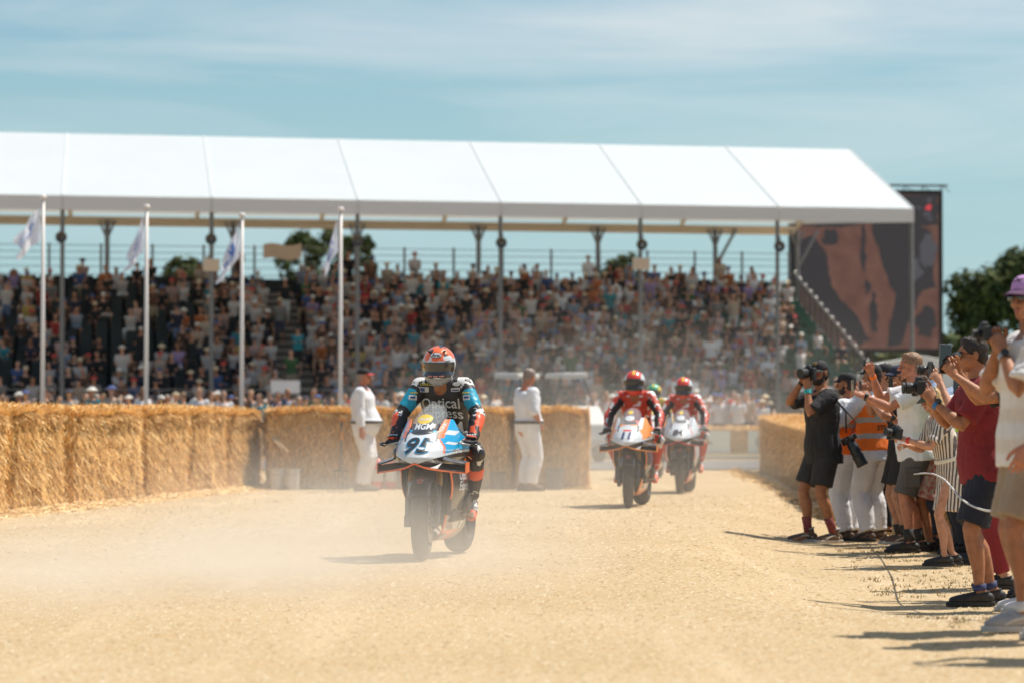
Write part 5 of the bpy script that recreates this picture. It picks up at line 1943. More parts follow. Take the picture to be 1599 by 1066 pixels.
    for sx in (-1, 1):
        mb = MB()
        def pf(u, v):
            z = .14 + .68 * v
            yf, yr, xw = interp(z, SZ, YF), interp(z, SZ, YR), interp(z, SZ, XW)
            tuck = .05 * (1 - u) ** 3 * 1.0 + .03 * u * u
            return Vector((sx * (xw - tuck + .006 * math.sin(v * 14)), yf + (yr - yf) * u, z))
        nu, nv = 44, 50
        mb.grid(pf, nu, nv)
        if sx > 0: pass
        else: mb.f = [tuple(reversed(f)) for f in mb.f]
        ms = []
        for f in mb.f:
            c = sum((Vector(mb.v[i]) for i in f), Vector()) / 4
            yf = interp(c.z, SZ, YF)
            d = c.z - (.42 - (c.y - .1) * .35)
            mi = 0
            if yf - c.y < .028: mi = 2
            elif abs(d) < .012: mi = 3
            elif d < 0 and d > -.10: mi = 1
            elif c.z < .22: mi = 2 if c.y > -.05 else 1
            elif c.z < .33 and noise.noise(Vector((c.y * 7, c.z * 9, 3))) > .05: mi = 3
            if c.z > .66 and c.y < .38 and c.z > .70 + (c.y - .1) * .5: mi = 2
            ms.append(mi)
        mb.m = ms
        sp = mb.build('side_fairing', [side_a, side_b, acc, M_wh], B, smooth=True, solid=.006)
        bv = bvh_of(sp); mb = MB()
        dS = V(-sx, -.35, 0)
        if n_ == '95':
            lay_text(mb, 'Optical', .098, bv, V(sx * .8, .27 + .18, .635), dS, (0, 0, 1), 0, .12, .0015)
            lay_text(mb, 'Express', .098, bv, V(sx * .8, .25 + .18, .555), dS, (0, 0, 1), 0, .12, .0015)
            lay_text(mb, 'MGM', .075, bv, V(sx * .8, .20 + .18, .385), dS, (0, 0, 1), 1, .1, .003)
        else:
            lay_text(mb, n_, .12, bv, V(sx * .8, .25 + .18, .60), dS, (0, 0, 1), 0, .12, .002)
        mb.build('lettering', [M_wh, M_bl], sp)
    mb = MB()
    mb.grid(lambda u, v: Vector(((u - .5) * 2 * interp(.16 + .0 * v, SZ, XW) * 1.2, .36 - .70 * v, .135 + .05 * abs(u - .5) ** 2 * 4)), 10, 12)
    mb.build('belly_pan', [side_b], B, smooth=True, solid=.005)
    # ---- radiator, engine and frame
    mb = MB(); mb.grid(lambda u, v: Vector(((u - .5) * .36, .43 + .07 * (abs(u - .5) * 2) ** 2 - .03 * v, .34 + .36 * v)), 12, 12)
    mb.build('radiator', mat('radiator_core', (0.03, 0.026, 0.024), rough=.5, var=.5, scale=120, stretch=(1, 1, 6)), B, solid=.04)
    mb = MB()
    mb.box((0, .08, .46), (.34, .56, .36)); mb.box((0, .24, .68), (.24, .34, .22), rot=(R(-20), 0, 0)); mb.box((0, -.12, .56), (.26, .30, .34))
    for sx in (-1, 1): mb.tube([(sx * .18, .02, .42), (sx * .235, .02, .42)], .085, 18)
    mb.build('engine', M_engine, B, bevel=.02)
    mb = MB()
    for sx in (-1, 1):
        mb.tube([(sx * .075, .44, .84), (sx * .17, .15, .76), (sx * .15, -.16, .56), (sx * .11, -.24, .38)], [(.02, .045), (.022, .05), (.02, .045), (.02, .04)], 8)
        mb.tube([(sx * .11, -.20, .40), (sx * .135, -.45, .41), (sx * .125, -.72, .32)], [(.02, .04), (.022, .055), (.018, .03)], 8)
    mb.build('frame', M_carbon, B, smooth=True)
    mb = MB()
    mb.tube([(.06, .3, .3), (.10, .1, .2), (.12, -.2, .22), (.13, -.42, .26)], [.026, .028, .03, .052], 12); mb.tube([(.13, -.42, .26), (.16, -.62, .30)], [.056, .058], 14)
    mb.build('exhaust', M_silver, B, smooth=True)
    # ---- tank, seat, tail
    mb = MB()
    mb.tube([(0, .30, .88), (0, .18, .93), (0, .02, .935), (0, -.14, .90), (0, -.24, .85)], [(.11, .08), (.165, .105), (.165, .11), (.12, .085), (.09, .05)], 18, side=(1, 0, 0), cap='round')
    me = remesh(mb, .014, 3, .5, 'tank'); mobj('tank', me, [liv['tank']], B)
    mb = MB()
    mb.tube([(0, -.20, .82), (0, -.34, .82), (0, -.50, .85)], [(.11, .045), (.13, .045), (.12, .04)], 14, side=(1, 0, 0), cap='round')
    me = remesh(mb, .014, 2, .5, 'seat'); mobj('seat', me, [mat('seat_foam', (0.02, 0.02, 0.02), rough=.9)], B)
    mb = MB()
    mb.tube([(0, -.42, .85), (0, -.58, .93), (0, -.75, .97), (0, -.92, .985)], [(.13, .05), (.125, .07), (.09, .05), (.03, .02)], 14, side=(1, 0, 0), cap='round')
    me = remesh(mb, .014, 2, .5, 'tail'); mobj('tail_unit', me, [main], B)
    mb = MB(); mb.lathe([(-.10, .335), (0, .352), (.10, .335)], (0, -.72, .32), 'X', 20, a0=R(30), a1=R(110)); mb.build('hugger', M_carbon, B, smooth=True, solid=.004)
    # ---- controls
    for sx in (-1, 1):
        mb = MB()
        mb.tube([(sx * .11, .455, .90), (sx * .20, .42, .895), (sx * .335, .365, .885)], .0135, 10)
        h = mb.build('handlebar', M_carbon, B, smooth=True)
        mb = MB(); mb.tube([(sx * .22, .405, .892), (sx * .338, .362, .885)], .0185, 12); mb.ell((sx * .343, .36, .885), .022, nu=10, nv=6); mb.build('grip', M_dark, h, smooth=True)
        mb = MB(); mb.tube([(sx * .17, .455, .895), (sx * .22, .50, .89), (sx * .33, .455, .868)], [.009, .008, .006], 8); mb.build('lever', M_silver, h, smooth=True)
        mb = MB(); mb.tube([(sx * .355, .36, .885), (sx * .39, .42, .88), (sx * .37, .50, .872), (sx * .33, .515, .866)], .008, 8); mb.build('lever_guard', M_carbon, h, smooth=True)
        mb = MB(); mb.tube([(sx * .15, -.16, .42), (sx * .16, -.20, .36)], [(.02, .05)] * 2, 8); mb.tube([(sx * .15, -.19, .36), (sx * .25, -.19, .355)], .011, 8); mb.build('footpeg', M_silver, B)
        mb = MB(); mb.tube([(sx * .17, -.02, .33), (sx * .25, -.02, .33)], .009, 8); mb.tube([(sx * .17, -.19, .36), (sx * .17, -.02, .33)], .008, 6); mb.build('pedal', M_silver, B)
    mb = MB(); mb.tube([(.14, .43, .93), (.14, .43, .975)], .022, 12); mb.build('brake_reservoir', M_yel if n_ != '95' else M_dark, B)
    mb = MB(); mb.box((0, .44, .985), (.14, .02, .09), rot=(R(-30), 0, 0)); mb.build('dashboard', M_carbon, B, bevel=.006)
    return B

def seg_t(c, a, b):
    d = b - a; t = (c - a).dot(d) / d.length_squared
    q = a + d * max(0, min(1, t))
    return t, (c - q).length

def rider(loc, rz, label, lv, look=(0, 0), H=1.80, legpose=0):
    g = Rig(H, pelvis=(0, -.335, .912), lean=34, head=look, build=1.0,
            hands=[(.305, .262, .925), (-.305, .262, .925)], poles=[V(.9, -.2, -.5), V(-.9, -.2, -.5)],
            feet=[(.215, -.19, .44), (-.215, -.19, .44)], kpoles=[V(.45, 1, .3), V(-.45, 1, .3)])
    dh = V(0, .035, -.075); g.hc += dh; g.hp += dh
    g.foot = [V(.1, .85, -.5).normalized(), V(-.1, .85, -.5).normalized()]
    hd = [(V(.03, 1, .02), V(.1, .12, 1)), (V(-.03, 1, .02), V(-.1, .12, 1))]
    body = body_mesh(g, .012, ('fist', 'fist'), hd)
    o = mobj('person', body, [SKIN['tan'], M_lip, M_eyew, M_iris], None, loc)
    o.rotation_euler = (0, 0, rz)
    tag(o, label, 'person', 'motorcycle riders')
    k = g.k
    # ---- suit
    mb = MB()
    torso(mb, g, inf=.020, z0=-.10, z1=.545, cap='round')
    mb.tube([g.sh[0], g.sh[1]], .073 * k, 14, cap='round')
    mb.tube([g.neck - g.U * .02, g.neck + (g.hp - g.neck) * .5], [(.082, .082), (.066, .07)], 14, side=(1, 0, 0))
    back = g.neck - g.Fs * .06
    mb.ell(back - g.U * .03, (.06, .07, .09), nu=12, nv=8)
    for i in (0, 1):
        arm(mb, g, i, inf=.017, to=2.0, cap='round'); leg(mb, g, i, inf=.016, to=1.9, cap='round')
        mb.ell(g.el[i], .058, nu=12, nv=8)
        mb.ell(g.sh[i] + V(0, 0, .012), (.072, .072, .062), nu=12, nv=8)
        kd = V(.5 if i == 0 else -.5, .8, .1).normalized()
        mb.ell(g.kn[i] + kd * .012, (.066, .066, .075), nu=12, nv=8)
    me = remesh(mb, .0095, 1, .5, 'race_suit')
    wrinkle(me, .006, 13, (1, 1, .8), 3)
    def pf(c, n):
        best = None
        for i in (0, 1):
            t, d = seg_t(c, g.sh[i], g.el[i])
            if best is None or d < best[0]: best = (d, 'ua', i, t)
            t, d = seg_t(c, g.el[i], g.wr[i])
            if d < best[0]: best = (d, 'fa', i, t)
            t, d = seg_t(c, g.hip[i], g.kn[i])
            if d < best[0]: best = (d, 'th', i, t)
            t, d = seg_t(c, g.kn[i], g.an[i])
            if d < best[0]: best = (d, 'sn', i, t)
        t, d = seg_t(c, g.P, g.neck)
        out = (1 if best[2] == 0 else -1)
        if d - .075 < best[0] and best[1] in ('ua', 'th') and d < .165: best = (d, 'to', 0, t)
        return lv['suit'](best, c, n, g, out)
    paint(me, pf)
    suit = mobj('race_suit', me, lv['mats'], o)
    for i in (0, 1):
        sx = 1 if i == 0 else -1
        # gloves
        gm = hand_mesh('fist').copy()
        gm.transform(hand_matrix(g, i, *hd[i]) @ Matrix.Translation((0, -.004, 0)) @ Matrix.Scale(1.13, 4))
        c0 = g.wr[i]
        paint(gm, lambda c, n: 1 if (c - c0).y > .055 and n.z > .15 and noise.noise(c * 60) > -.25 else 0)
        gl = mobj('glove', gm, lv['glove'], o)
        mb = MB(); d = (g.wr[i] - g.el[i]).normalized()
        mb.tube([g.wr[i] - d * .085, g.wr[i] - d * .02, g.wr[i] + d * .015], [.050, .044, .036], 16)
        mb.build('glove_cuff', lv['glove'][1], gl, smooth=False, solid=.004, autos=True)
        mb = MB()
        for q in range(4): mb.ell(c0 + V(sx * (-.028 + .019 * q), .088, .020), (.009, .011, .008), nu=8, nv=6)
        mb.build('knuckle_guard', M_wh, gl, smooth=True)
        # boots
        mb = MB()
        f = g.foot[i]; a = g.an[i]; l = (g.kn[i] - a).normalized()
        mb.tube([a + l * .20, a + l * .10, a + l * .02], [.060, .052, .046], 14, cap='flat')
        up = V(0, 0, 1) - f * f.z; up.normalize()
        mb.tube([a - f * .05 - up * .03, a + f * .02 - up * .03, a + f * .11 - up * .045, a + f * .19 - up * .058], [(.038, .046), (.042, .050), (.046, .036), (.038, .022)], 14, side=f.cross(up), cap='round')
        me = remesh(mb, .0085, 2, .5, 'boot')
        a0, f0, up0 = a.copy(), f.copy(), up.copy()
        paint(me, lambda c, n: 1 if (c - a0).dot(f0) > .13 or (c - a0).dot(up0) < -.078 else (2 if noise.noise(c * 26) > .12 and (c - a0).dot(l) < .12 else 0))
        mobj('boot', me, lv['boot'], o)
        # knee slider
        kd = V(sx * .75, .62, -.05).normalized()
        mb = MB(); mb.ell(g.kn[i] + kd * .070, (.016, .035, .045), nu=12, nv=8, rot=kd.to_track_quat('X', 'Z').to_matrix())
        mb.build('knee_slider', M_bl if lv['n'] == '95' else M_wh, suit, smooth=True)
    # ---- helmet
    mb = MB()
    mb.ell((0, -.018, .032), (.126, .150, .133), nu=32, nv=22)
    mb.ell((0, .040, -.048), (.110, .108, .078), nu=26, nv=16)
    mb.ell((0, .092, -.085), (.058, .055, .042), nu=20, nv=12)
    mb.ell((0, -.05, -.04), (.108, .105, .08), nu=24, nv=14)
    me = remesh(mb, .006, 3, .5, 'helmet')
    def zone(c):
        return c.y > .03 and -.038 < c.z + .10 * (abs(c.x) / .12) ** 2 * 0 < .060 - .02 * (abs(c.x) / .12) ** 2 and abs(c.x) < .121
    hp_ = lv['helmet']
    paint(me, lambda c, n: hp_(c, n, zone(c)))
    # press the eye port in
    for v in me.vertices:
        if zone(v.co): v.co -= v.normal * .008
    Hm = headmat(g)
    me2 = me.copy(); me.transform(Hm)
    hel = mobj('helmet', me, lv['hmats'], o)
    # visor follows the shell
    mb = MB()
    bvh = BVHTree.FromPolygons([v.co.copy() for v in me2.vertices], [tuple(p.vertices) for p in me2.polygons])
    pts = {}
    nu, nv = 34, 12
    for j in range(nv + 1):
        for i in range(nu + 1):
            a = R(-78 + 156 * i / nu); z = -.044 + .110 * j / nv - .012 * math.sin(a) ** 2 * (j / nv)
            d = V(math.sin(a), math.cos(a), 0)
            h = bvh.ray_cast(V(0, .0, z) + d * .4, -d, 1)
            q = h[0] + d * (.010 if True else 0) if h[0] else V(0, 0, z) + d * .15
            mb.v.append(tuple(Hm @ q))
    for j in range(nv):
        for i in range(nu):
            b = j * (nu + 1) + i
            mb.f.append((b, b + nu + 1, b + nu + 2, b + 1)); mb.m.append(1 if (j < 2 and lv['n'] == '95') else 0)
    vis = mb.build('visor', [lv['visor'], M_bl], hel, smooth=True, solid=.003)
    if lv['n'] == '95':
        bv = bvh_of(hel); mb = MB()
        F_ = Hm.to_3x3() @ V(0, -1, -.30)
        og = Hm @ V(0, .5, .088 + .15)
        up = Hm.to_3x3() @ V(0, 0, 1)
        lay_poly(mb, disc_pts(.0235, 24, .047), bv, og, F_, up, 0, off=.003)
        lay_poly(mb, disc_pts(.020, 24, .043), bv, og, F_, up, 1, off=.0045)
        lay_text(mb, 'Arai', .040, bv, og, F_, up, 0, .15, .001, off=.006)
        mb.build('helmet_lettering', [M_bl, M_wh], hel)
        bv = bvh_of(vis); mb = MB()
        for x in (-.045, 0, .045):
            lay_poly(mb, [(-.017, -.004), (.017, -.004), (.017, .004), (-.017, .004)], bv, Hm @ V(x, .5, -.036), Hm.to_3x3() @ V(0, -1, 0), up, 0, off=.004)
        mb.build('visor_strip', [mat('strip_pink', (0.75, 0.30, 0.26))], vis)
        mb = MB()
        for sx in (-1, 1): mb.ell(Hm @ V(sx * .060, .055, .140), (.014, .012, .008), nu=8, nv=6)
        mb.build('vent', M_bl, hel, smooth=True)
        bv = bvh_of(suit); mb = MB()
        Fd = V(0, -1, -.12); og = lambda x, z: V(x, 1.4, z + .2)
        lay_text(mb, 'Optical', .105, bv, og(.008, 1.155), Fd, (0, 0, 1), 0, 0, .001)
        lay_text(mb, 'Express', .098, bv, og(.0, 1.082), Fd, (0, 0, 1), 0, 0, .001)
        lay_text(mb, 'MGM', .11, bv, og(-.02, .99), Fd, (0, 0, 1), 0, 0, .001)
        mb.build('chest_lettering', [mat('print_white', (0.66, 0.66, 0.66))], suit); mb = MB()
        lay_poly(mb, [(-.034, -.018), (.034, -.020), (.034, .018), (-.034, .020)], bv, og(.128, 1.262), Fd, (0, 0, 1), 0)
        lay_poly(mb, [(-.030, -.014), (.002, -.015), (.002, .012), (-.030, .014)], bv, og(.128, 1.262), Fd, (0, 0, 1), 1, off=.005)
        PM = [MATS['print_white'], mat('print_blue', (0.06, 0.10, 0.25)), mat('print_yellow', (0.6, 0.5, 0.1)), M_bl, M_rd]
        mb.build('sponsor_patch', PM, suit); mb = MB()
        lay_poly(mb, [(-.036, -.016), (.036, -.012), (.036, .016), (-.036, .012)], bv, og(-.118, 1.262), Fd, (0, 0, 1), 0)
        lay_poly(mb, [(-.030, -.010), (.028, -.008), (.028, .002), (-.030, .0)], bv, og(-.118, 1.262), Fd, (0, 0, 1), 1, off=.005)
        mb.build('sponsor_patch', PM, suit); mb = MB()
        lay_poly(mb, disc_pts(.016, 20, .032), bv, og(-.125, 1.305), Fd, (0, 0, 1), 0)
        mb.build('sponsor_patch', PM, suit); mb = MB()
        lay_text(mb, 'DUNLOP', .026, bv, og(.110, 1.302), Fd, (0, 0, 1), 2, .1, .001)
        mb.build('sponsor_patch', PM, suit); mb = MB()
        lay_poly(mb, disc_pts(.011, 16, .024), bv, og(.0, 1.228), Fd, (0, 0, 1), 4)
        mb.build('sponsor_patch', PM, suit)
        for sx in (-1, 1):
            mb = MB()
            lay_poly(mb, [(-.03, -.02), (.03, -.02), (.03, .02), (-.03, .02)], bv, og(sx * .212, 1.195), Fd, (0, 0, 1), 0)
            lay_poly(mb, [(-.02, -.008), (.02, -.008), (.02, .008), (-.02, .008)], bv, og(sx * .212, 1.196), Fd, (0, 0, 1), 1, off=.005)
            lay_poly(mb, [(-.028, -.006), (.028, -.006), (.028, .006), (-.028, .006)], bv, og(sx * .205, 1.235), Fd, (0, 0, 1), 2)
            mb.build('sponsor_patch', PM, suit)
    return o

M_sblack = mat('leather_black', (0.028, 0.025, 0.026), rough=.5, bump=.15, bscale=60)
M_swhite = mat('leather_white', (0.70, 0.70, 0.70), rough=.45)
M_scyan = mat('leather_cyan', (0.01, 0.33, 0.50), rough=.45)
M_sorange = mat('leather_orange', (0.82, 0.11, 0.035), rough=.45)
M_sred = mat('leather_red', (0.55, 0.055, 0.028), rough=.5)
M_glb = mat('glove_black', (0.025, 0.025, 0.028), rough=.6)
def suit95(b, c, n, g, out):
    d, seg, i, t = b
    if seg == 'ua':
        if t < .14 and n.z > .15: return 1 if noise.noise(c * 30) > -.28 else 0
        if .26 < t < .80 and abs(c.x) > .188: return 2
        if t >= .86 and n.dot(V(out, .2, .2)) > .2 and noise.noise(c * 22) > 0: return 1
        return 0
    if seg == 'fa':
        if .12 < t < .66 and n.x * out > .05: return 3
        if t < .3 and n.x * out > -.3 and noise.noise(c * 40) > .0: return 1
        return 0
    if seg == 'th': return 1 if (t > .55 and noise.noise(c * 16) > .22) else 0
    if seg == 'sn':
        if .28 < t < .50: return 3
        return 1 if t < .25 and noise.noise(c * 20) > .18 else 0
    if t > .86 and abs(c.x) > .125 and n.z > .2: return 1
    if abs(c.x) > .145 and t < .55 and noise.noise(c * 14) > .12: return 3
    return 0
def suit_red(b, c, n, g, out):
    d, seg, i, t = b
    if seg == 'ua':
        if t < .18 and n.z > .2: return 1 if noise.noise(c * 20) > 0 else 3
        return 0 if n.x * out < -.1 and t > .2 else (3 if noise.noise(c * 16) < .16 else 1)
    if seg == 'fa':
        return 0 if n.x * out < 0 else (1 if noise.noise(c * 16) > .05 else 3)
    if seg == 'th': return 3 if noise.noise(c * 12) > -.25 else 0
    if seg == 'sn': return 3 if t > .2 else (1 if noise.noise(c * 20) > 0 else 3)
    if t > .45 and noise.noise(V(c.x * 12, c.z * 26, 1)) > .30: return 1
    if abs(c.x) > .12: return 0 if t < .7 else 3
    return 3
def helmet95(c, n, port):
    if port: return 3
    if c.z > .072 and c.y > -.12:
        q = noise.noise(V(c.x * 28, c.y * 10, c.z * 14))
        if c.z < .105 and q > .05 and abs(c.x) > .03: return 1
        return 0 if q < .32 else 2
    if c.z < -.055: return 4
    q = noise.noise(V(c.x * 22, c.y * 22, c.z * 30 + 4))
    return 1 if q > .10 else (4 if q > -.2 else 2)
def helmet_red(c, n, port):
    if port: return 3
    if abs(c.x) > .085 and c.z > -.02: return 1
    if abs(c.x) < .014 and c.z > .12: return 2
    if c.y > .02 and -.07 < c.z < .075: return 3
    return 0
M_visd = mat('visor_smoke', (0.03, 0.032, 0.04), rough=.06, coat=1.0, alpha=.93)
M_visc = mat('visor_clear', (0.10, 0.09, 0.09), rough=.05, coat=1.0, alpha=.35)
M_horange = mat('helmet_orange', (0.86, 0.14, 0.03), rough=.3, coat=.7)
M_hgrey = mat('helmet_grey', (0.28, 0.29, 0.31), rough=.3, coat=.7)
LV95 = dict(n='95', suit=suit95, mats=[M_sblack, M_swhite, M_scyan, M_sorange], glove=[M_glb, M_sorange], boot=[M_sblack, M_sorange, M_swhite],
            helmet=helmet95, hmats=[M_horange, M_wh, M_bl, M_bl, M_hgrey], visor=M_visd)
LVR = dict(n='11', suit=suit_red, mats=[M_sblack, M_swhite, M_scyan, M_sred], glove=[M_glb, M_glb], boot=[M_sred, M_sorange, M_swhite],
           helmet=helmet_red, hmats=[M_rd, M_wh, M_yel, M_bl, M_rd], visor=M_visc)
LVR2 = dict(LVR); LVR2['glove'] = [M_swhite, M_glb]; LVR2['n'] = '84'
livA = dict(main=M_cy, num=M_wh, numcol=M_cy, acc=M_or, bar=M_or, side=M_bl, belly=mat('belly_dusty', (0.40, 0.34, 0.29), rough=.5), number='95', tank=M_bl)
livB = dict(main=M_amber, num=M_wh, numcol=M_nb, acc=M_amber, bar=M_wh, side=mat('paint_dark_blue', (0.03, 0.04, 0.09), rough=.3, coat=.5), belly=M_amber, number='11', tank=M_rd)
livC = dict(main=M_wh, num=M_wh, numcol=M_bl, acc=M_rd, bar=M_silver, side=M_wh, belly=M_rd, number='84', tank=M_wh)
def place(pf, pr):
    a, b = ground(*pf), ground(*pr)
    c = (a + b) / 2; d = a - b
    return (c.x, c.y, gz(c.x, c.y)), math.atan2(-d.x, d.y)
l1, r1 = place((659, 875), (716, 861.5))
motorcycle(l1, r1, 'leading racing motorcycle with cyan and black cowl numbered 95 and orange edged wings', livA)
rider(l1, r1, 'rider on the leading motorcycle in black and cyan leathers and orange helmet', LV95, look=(0, 12))
l2, r2 = place((979, 793), (1004, 786.2))
motorcycle(l2, r2, 'racing motorcycle with orange and white cowl numbered 11, behind the leading one', livB)
rider(l2, r2, 'rider in red and black leathers and red helmet on the orange motorcycle numbered 11', LVR, look=(0, 4))
l3, r3 = place((1060, 771), (1076, 766))
motorcycle(l3, r3, 'white racing motorcycle with red edging numbered 84, rearmost of the three', livC)
rider(l3, r3, 'rider in red leathers and white-striped red helmet on the white motorcycle numbered 84', LVR2, look=(0, 10))
# ================================================================== marshals, photographer and onlookers
def cl(name, c, **k): return mat(name, c, rough=k.pop('rough', .85), var=k.pop('var', .08), scale=9, bump=.12, bscale=120, **k)
C_black = cl('cotton_black', (0.018, 0.017, 0.019))
C_blacks = cl('shorts_black', (0.026, 0.024, 0.025))
C_white = cl('cotton_white', (0.72, 0.72, 0.74))
C_overall = cl('overall_white', (0.74, 0.74, 0.77))
C_cream = cl('cotton_cream', (0.66, 0.62, 0.55))
C_maroon = cl('cotton_maroon', (0.22, 0.018, 0.022))
C_navy = cl('shorts_navy', (0.018, 0.020, 0.032))
C_cargo = cl('cargo_grey', (0.10, 0.088, 0.078))
C_khaki = cl('khaki', (0.34, 0.25, 0.17))
C_vest = mat('vest_orange', (0.98, 0.19, 0.012), rough=.7, var=.05)
C_vesty = mat('vest_lime', (0.42, 0.72, 0.04), rough=.7, var=.05)
C_refl = mat('reflective_grey', (0.42, 0.41, 0.40), rough=.4)
C_cap = cl('cap_black', (0.02, 0.019, 0.022))
C_capn = cl('cap_navy', (0.028, 0.035, 0.065))
C_capl = cl('cap_lilac', (0.50, 0.27, 0.56))
C_olive = cl('cap_olive', (0.10, 0.095, 0.055))
C_blue = cl('cotton_pale_blue', (0.36, 0.45, 0.62))
H_dark = mat('hair_dark', (0.022, 0.015, 0.012), rough=.6, var=.4, scale=60)
H_brown = mat('hair_brown', (0.10, 0.055, 0.03), rough=.6, var=.4, scale=60)
H_sandy = mat('hair_sandy', (0.24, 0.13, 0.07), rough=.6, var=.35, scale=60)
H_blond = mat('hair_blond', (0.50, 0.34, 0.17), rough=.6, var=.3, scale=60)
H_grey = mat('hair_grey', (0.26, 0.20, 0.17), rough=.6, var=.3, scale=60)
G_black = mat('plastic_black', (0.014, 0.014, 0.015), rough=.35)
G_body = mat('camera_body', (0.020, 0.020, 0.021), rough=.6, bump=.2, bscale=200)
G_lens = mat('lens_glass', (0.02, 0.02, 0.03), rough=.03, coat=1.0)
G_shade = mat('sunglass_lens', (0.01, 0.01, 0.012), rough=.05, coat=1.0)
G_shadeo = mat('sunglass_red', (0.65, 0.06, 0.03), rough=.12, coat=.8)
G_phone = mat('phone_grey', (0.12, 0.115, 0.12), rough=.25, coat=.4)
G_scr = mat('phone_screen', (0.015, 0.016, 0.018), rough=.08, coat=.8)
S_brown = mat('shoe_brown', (0.13, 0.085, 0.06), rough=.8, var=.2)
S_black = mat('shoe_black', (0.018, 0.017, 0.018), rough=.6)
S_grey = mat('shoe_grey', (0.36, 0.34, 0.33), rough=.75, var=.1)
S_white = mat('shoe_white', (0.62, 0.60, 0.60), rough=.7)
S_solew = mat('sole_white', (0.50, 0.48, 0.45), rough=.8)
S_soleb = mat('sole_black', (0.03, 0.028, 0.027), rough=.8)
def _stripes(t, b):
    N, K = t.nodes.new, t.links.new
    tc_ = N('ShaderNodeTexCoord'); w = N('ShaderNodeTexWave'); w.wave_type = 'BANDS'; w.bands_direction = 'DIAGONAL'
    w.inputs['Scale'].default_value = 17; w.inputs['Distortion'].default_value = .6
    mp_ = N('ShaderNodeMapping'); mp_.inputs['Scale'].default_value = (1, 1, .04)
    K(tc_.outputs['Object'], mp_.inputs['Vector']); K(mp_.outputs['Vector'], w.inputs['Vector'])
    r_ = N('ShaderNodeValToRGB'); r_.color_ramp.elements[0].position = .42; r_.color_ramp.elements[0].color = (.10, .08, .075, 1); r_.color_ramp.elements[1].position = .52; r_.color_ramp.elements[1].color = (.66, .58, .50, 1)
    K(w.outputs['Fac'], r_.inputs['Fac']); K(r_.outputs['Color'], b.inputs['Base Color']); b.inputs['Roughness'].default_value = .85
C_stripe = noise_mat('striped_cotton', _stripes)
def _bands(name, c1, c2, sc, lo=.45, hi=.55):
    def f(t, b):
        N, K = t.nodes.new, t.links.new
        tc_ = N('ShaderNodeTexCoord'); w = N('ShaderNodeTexWave'); w.bands_direction = 'Z'; w.inputs['Scale'].default_value = sc
        K(tc_.outputs['Object'], w.inputs['Vector'])
        r_ = N('ShaderNodeValToRGB'); r_.color_ramp.elements[0].position = lo; r_.color_ramp.elements[0].color = (*c1, 1); r_.color_ramp.elements[1].position = hi; r_.color_ramp.elements[1].color = (*c2, 1)
        K(w.outputs['Fac'], r_.inputs['Fac']); K(r_.outputs['Color'], b.inputs['Base Color']); b.inputs['Roughness'].default_value = .85
    return noise_mat(name, f)
C_tee = _bands('tee_bands', (0.68, 0.60, 0.52), (0.72, 0.69, 0.67), 2.0, .2, .7)
C_sock = _bands('patterned_sock', (0.42, 0.05, 0.04), (0.06, 0.05, 0.05), 14)

def person(name_loc, rz, g, label, skin, group=None, hands=('relax', 'relax'), hdir=None, eyes=True, voxel=.0105):
    me = body_mesh(g, voxel, hands, hdir, eyes)
    o = mobj('person', me, [SKIN[skin], M_lip, M_eyew, M_iris], None, name_loc)
    o.rotation_euler = (0, 0, rz)
    return tag(o, label, 'person', group)

def w2(o, p):
    return Matrix.Translation(o.location) @ Euler(o.rotation_euler).to_matrix().to_4x4() @ Vector(p)
def wd(o, d): return Euler(o.rotation_euler).to_matrix() @ Vector(d)

def vest(g, parent, m, text=None, bands=(.12, .28)):
    mb = MB()
    torso(mb, g, inf=.040, z0=-.03, z1=.51, flare=.05, cap='flat')
    mb.tube([g.sh[0] - g.Rs * .035, g.sh[1] + g.Rs * .035], .075 * g.k, 12, cap='flat')
    P_, U_ = g.P, g.U
    def fn(c, n):
        t = (c - P_).dot(U_) / g.k
        return 1 if any(b - .025 < t < b + .025 for b in bands) or (t > bands[-1] and abs(abs((c - P_).dot(g.Rs)) - .11) < .022) else 0
    me = remesh(mb, .010, 2, .5, 'vest'); wrinkle(me, .006, 8, seed=4)
    paint(me, fn)
    o = mobj('hi_vis_vest', me, [m, C_refl], parent)
    if text:
        bv = bvh_of(o); t = MB()
        lay_text(t, text, .068, bv, g.P + g.U * .20 - g.Fs * .8 + g.Rs * .055, g.Fs, g.U, 0, 0, .002)
        t.build('lettering', [G_black], o)
    return o

def phone(p, fwd, up, label, grp=None, m=None, land=False):
    """screen side faces -fwd"""
    M = frame(Vector(p), fwd, up)
    if land: M = M @ Matrix.Rotation(PI / 2, 4, 'Y')
    mb = MB(); mb.prism([(-.037, -.077), (.037, -.077), (.037, .077), (-.037, .077)], -.0045, .0045, M=Matrix(((1, 0, 0, 0), (0, 0, -1, 0), (0, 1, 0, 0), (0, 0, 0, 1))))
    o = mb.build('phone', m or G_phone, None, bevel=.003)
    o.matrix_world = M
    mb = MB(); mb.box((0, -.0052, 0), (.068, .001, .148)); mb.build('screen', G_scr, o)
    mb = MB(); mb.box((-.02, .0055, .052), (.028, .003, .034)); mb.build('camera_bump', G_black, o)
    return tag(o, label, 'phone', grp)

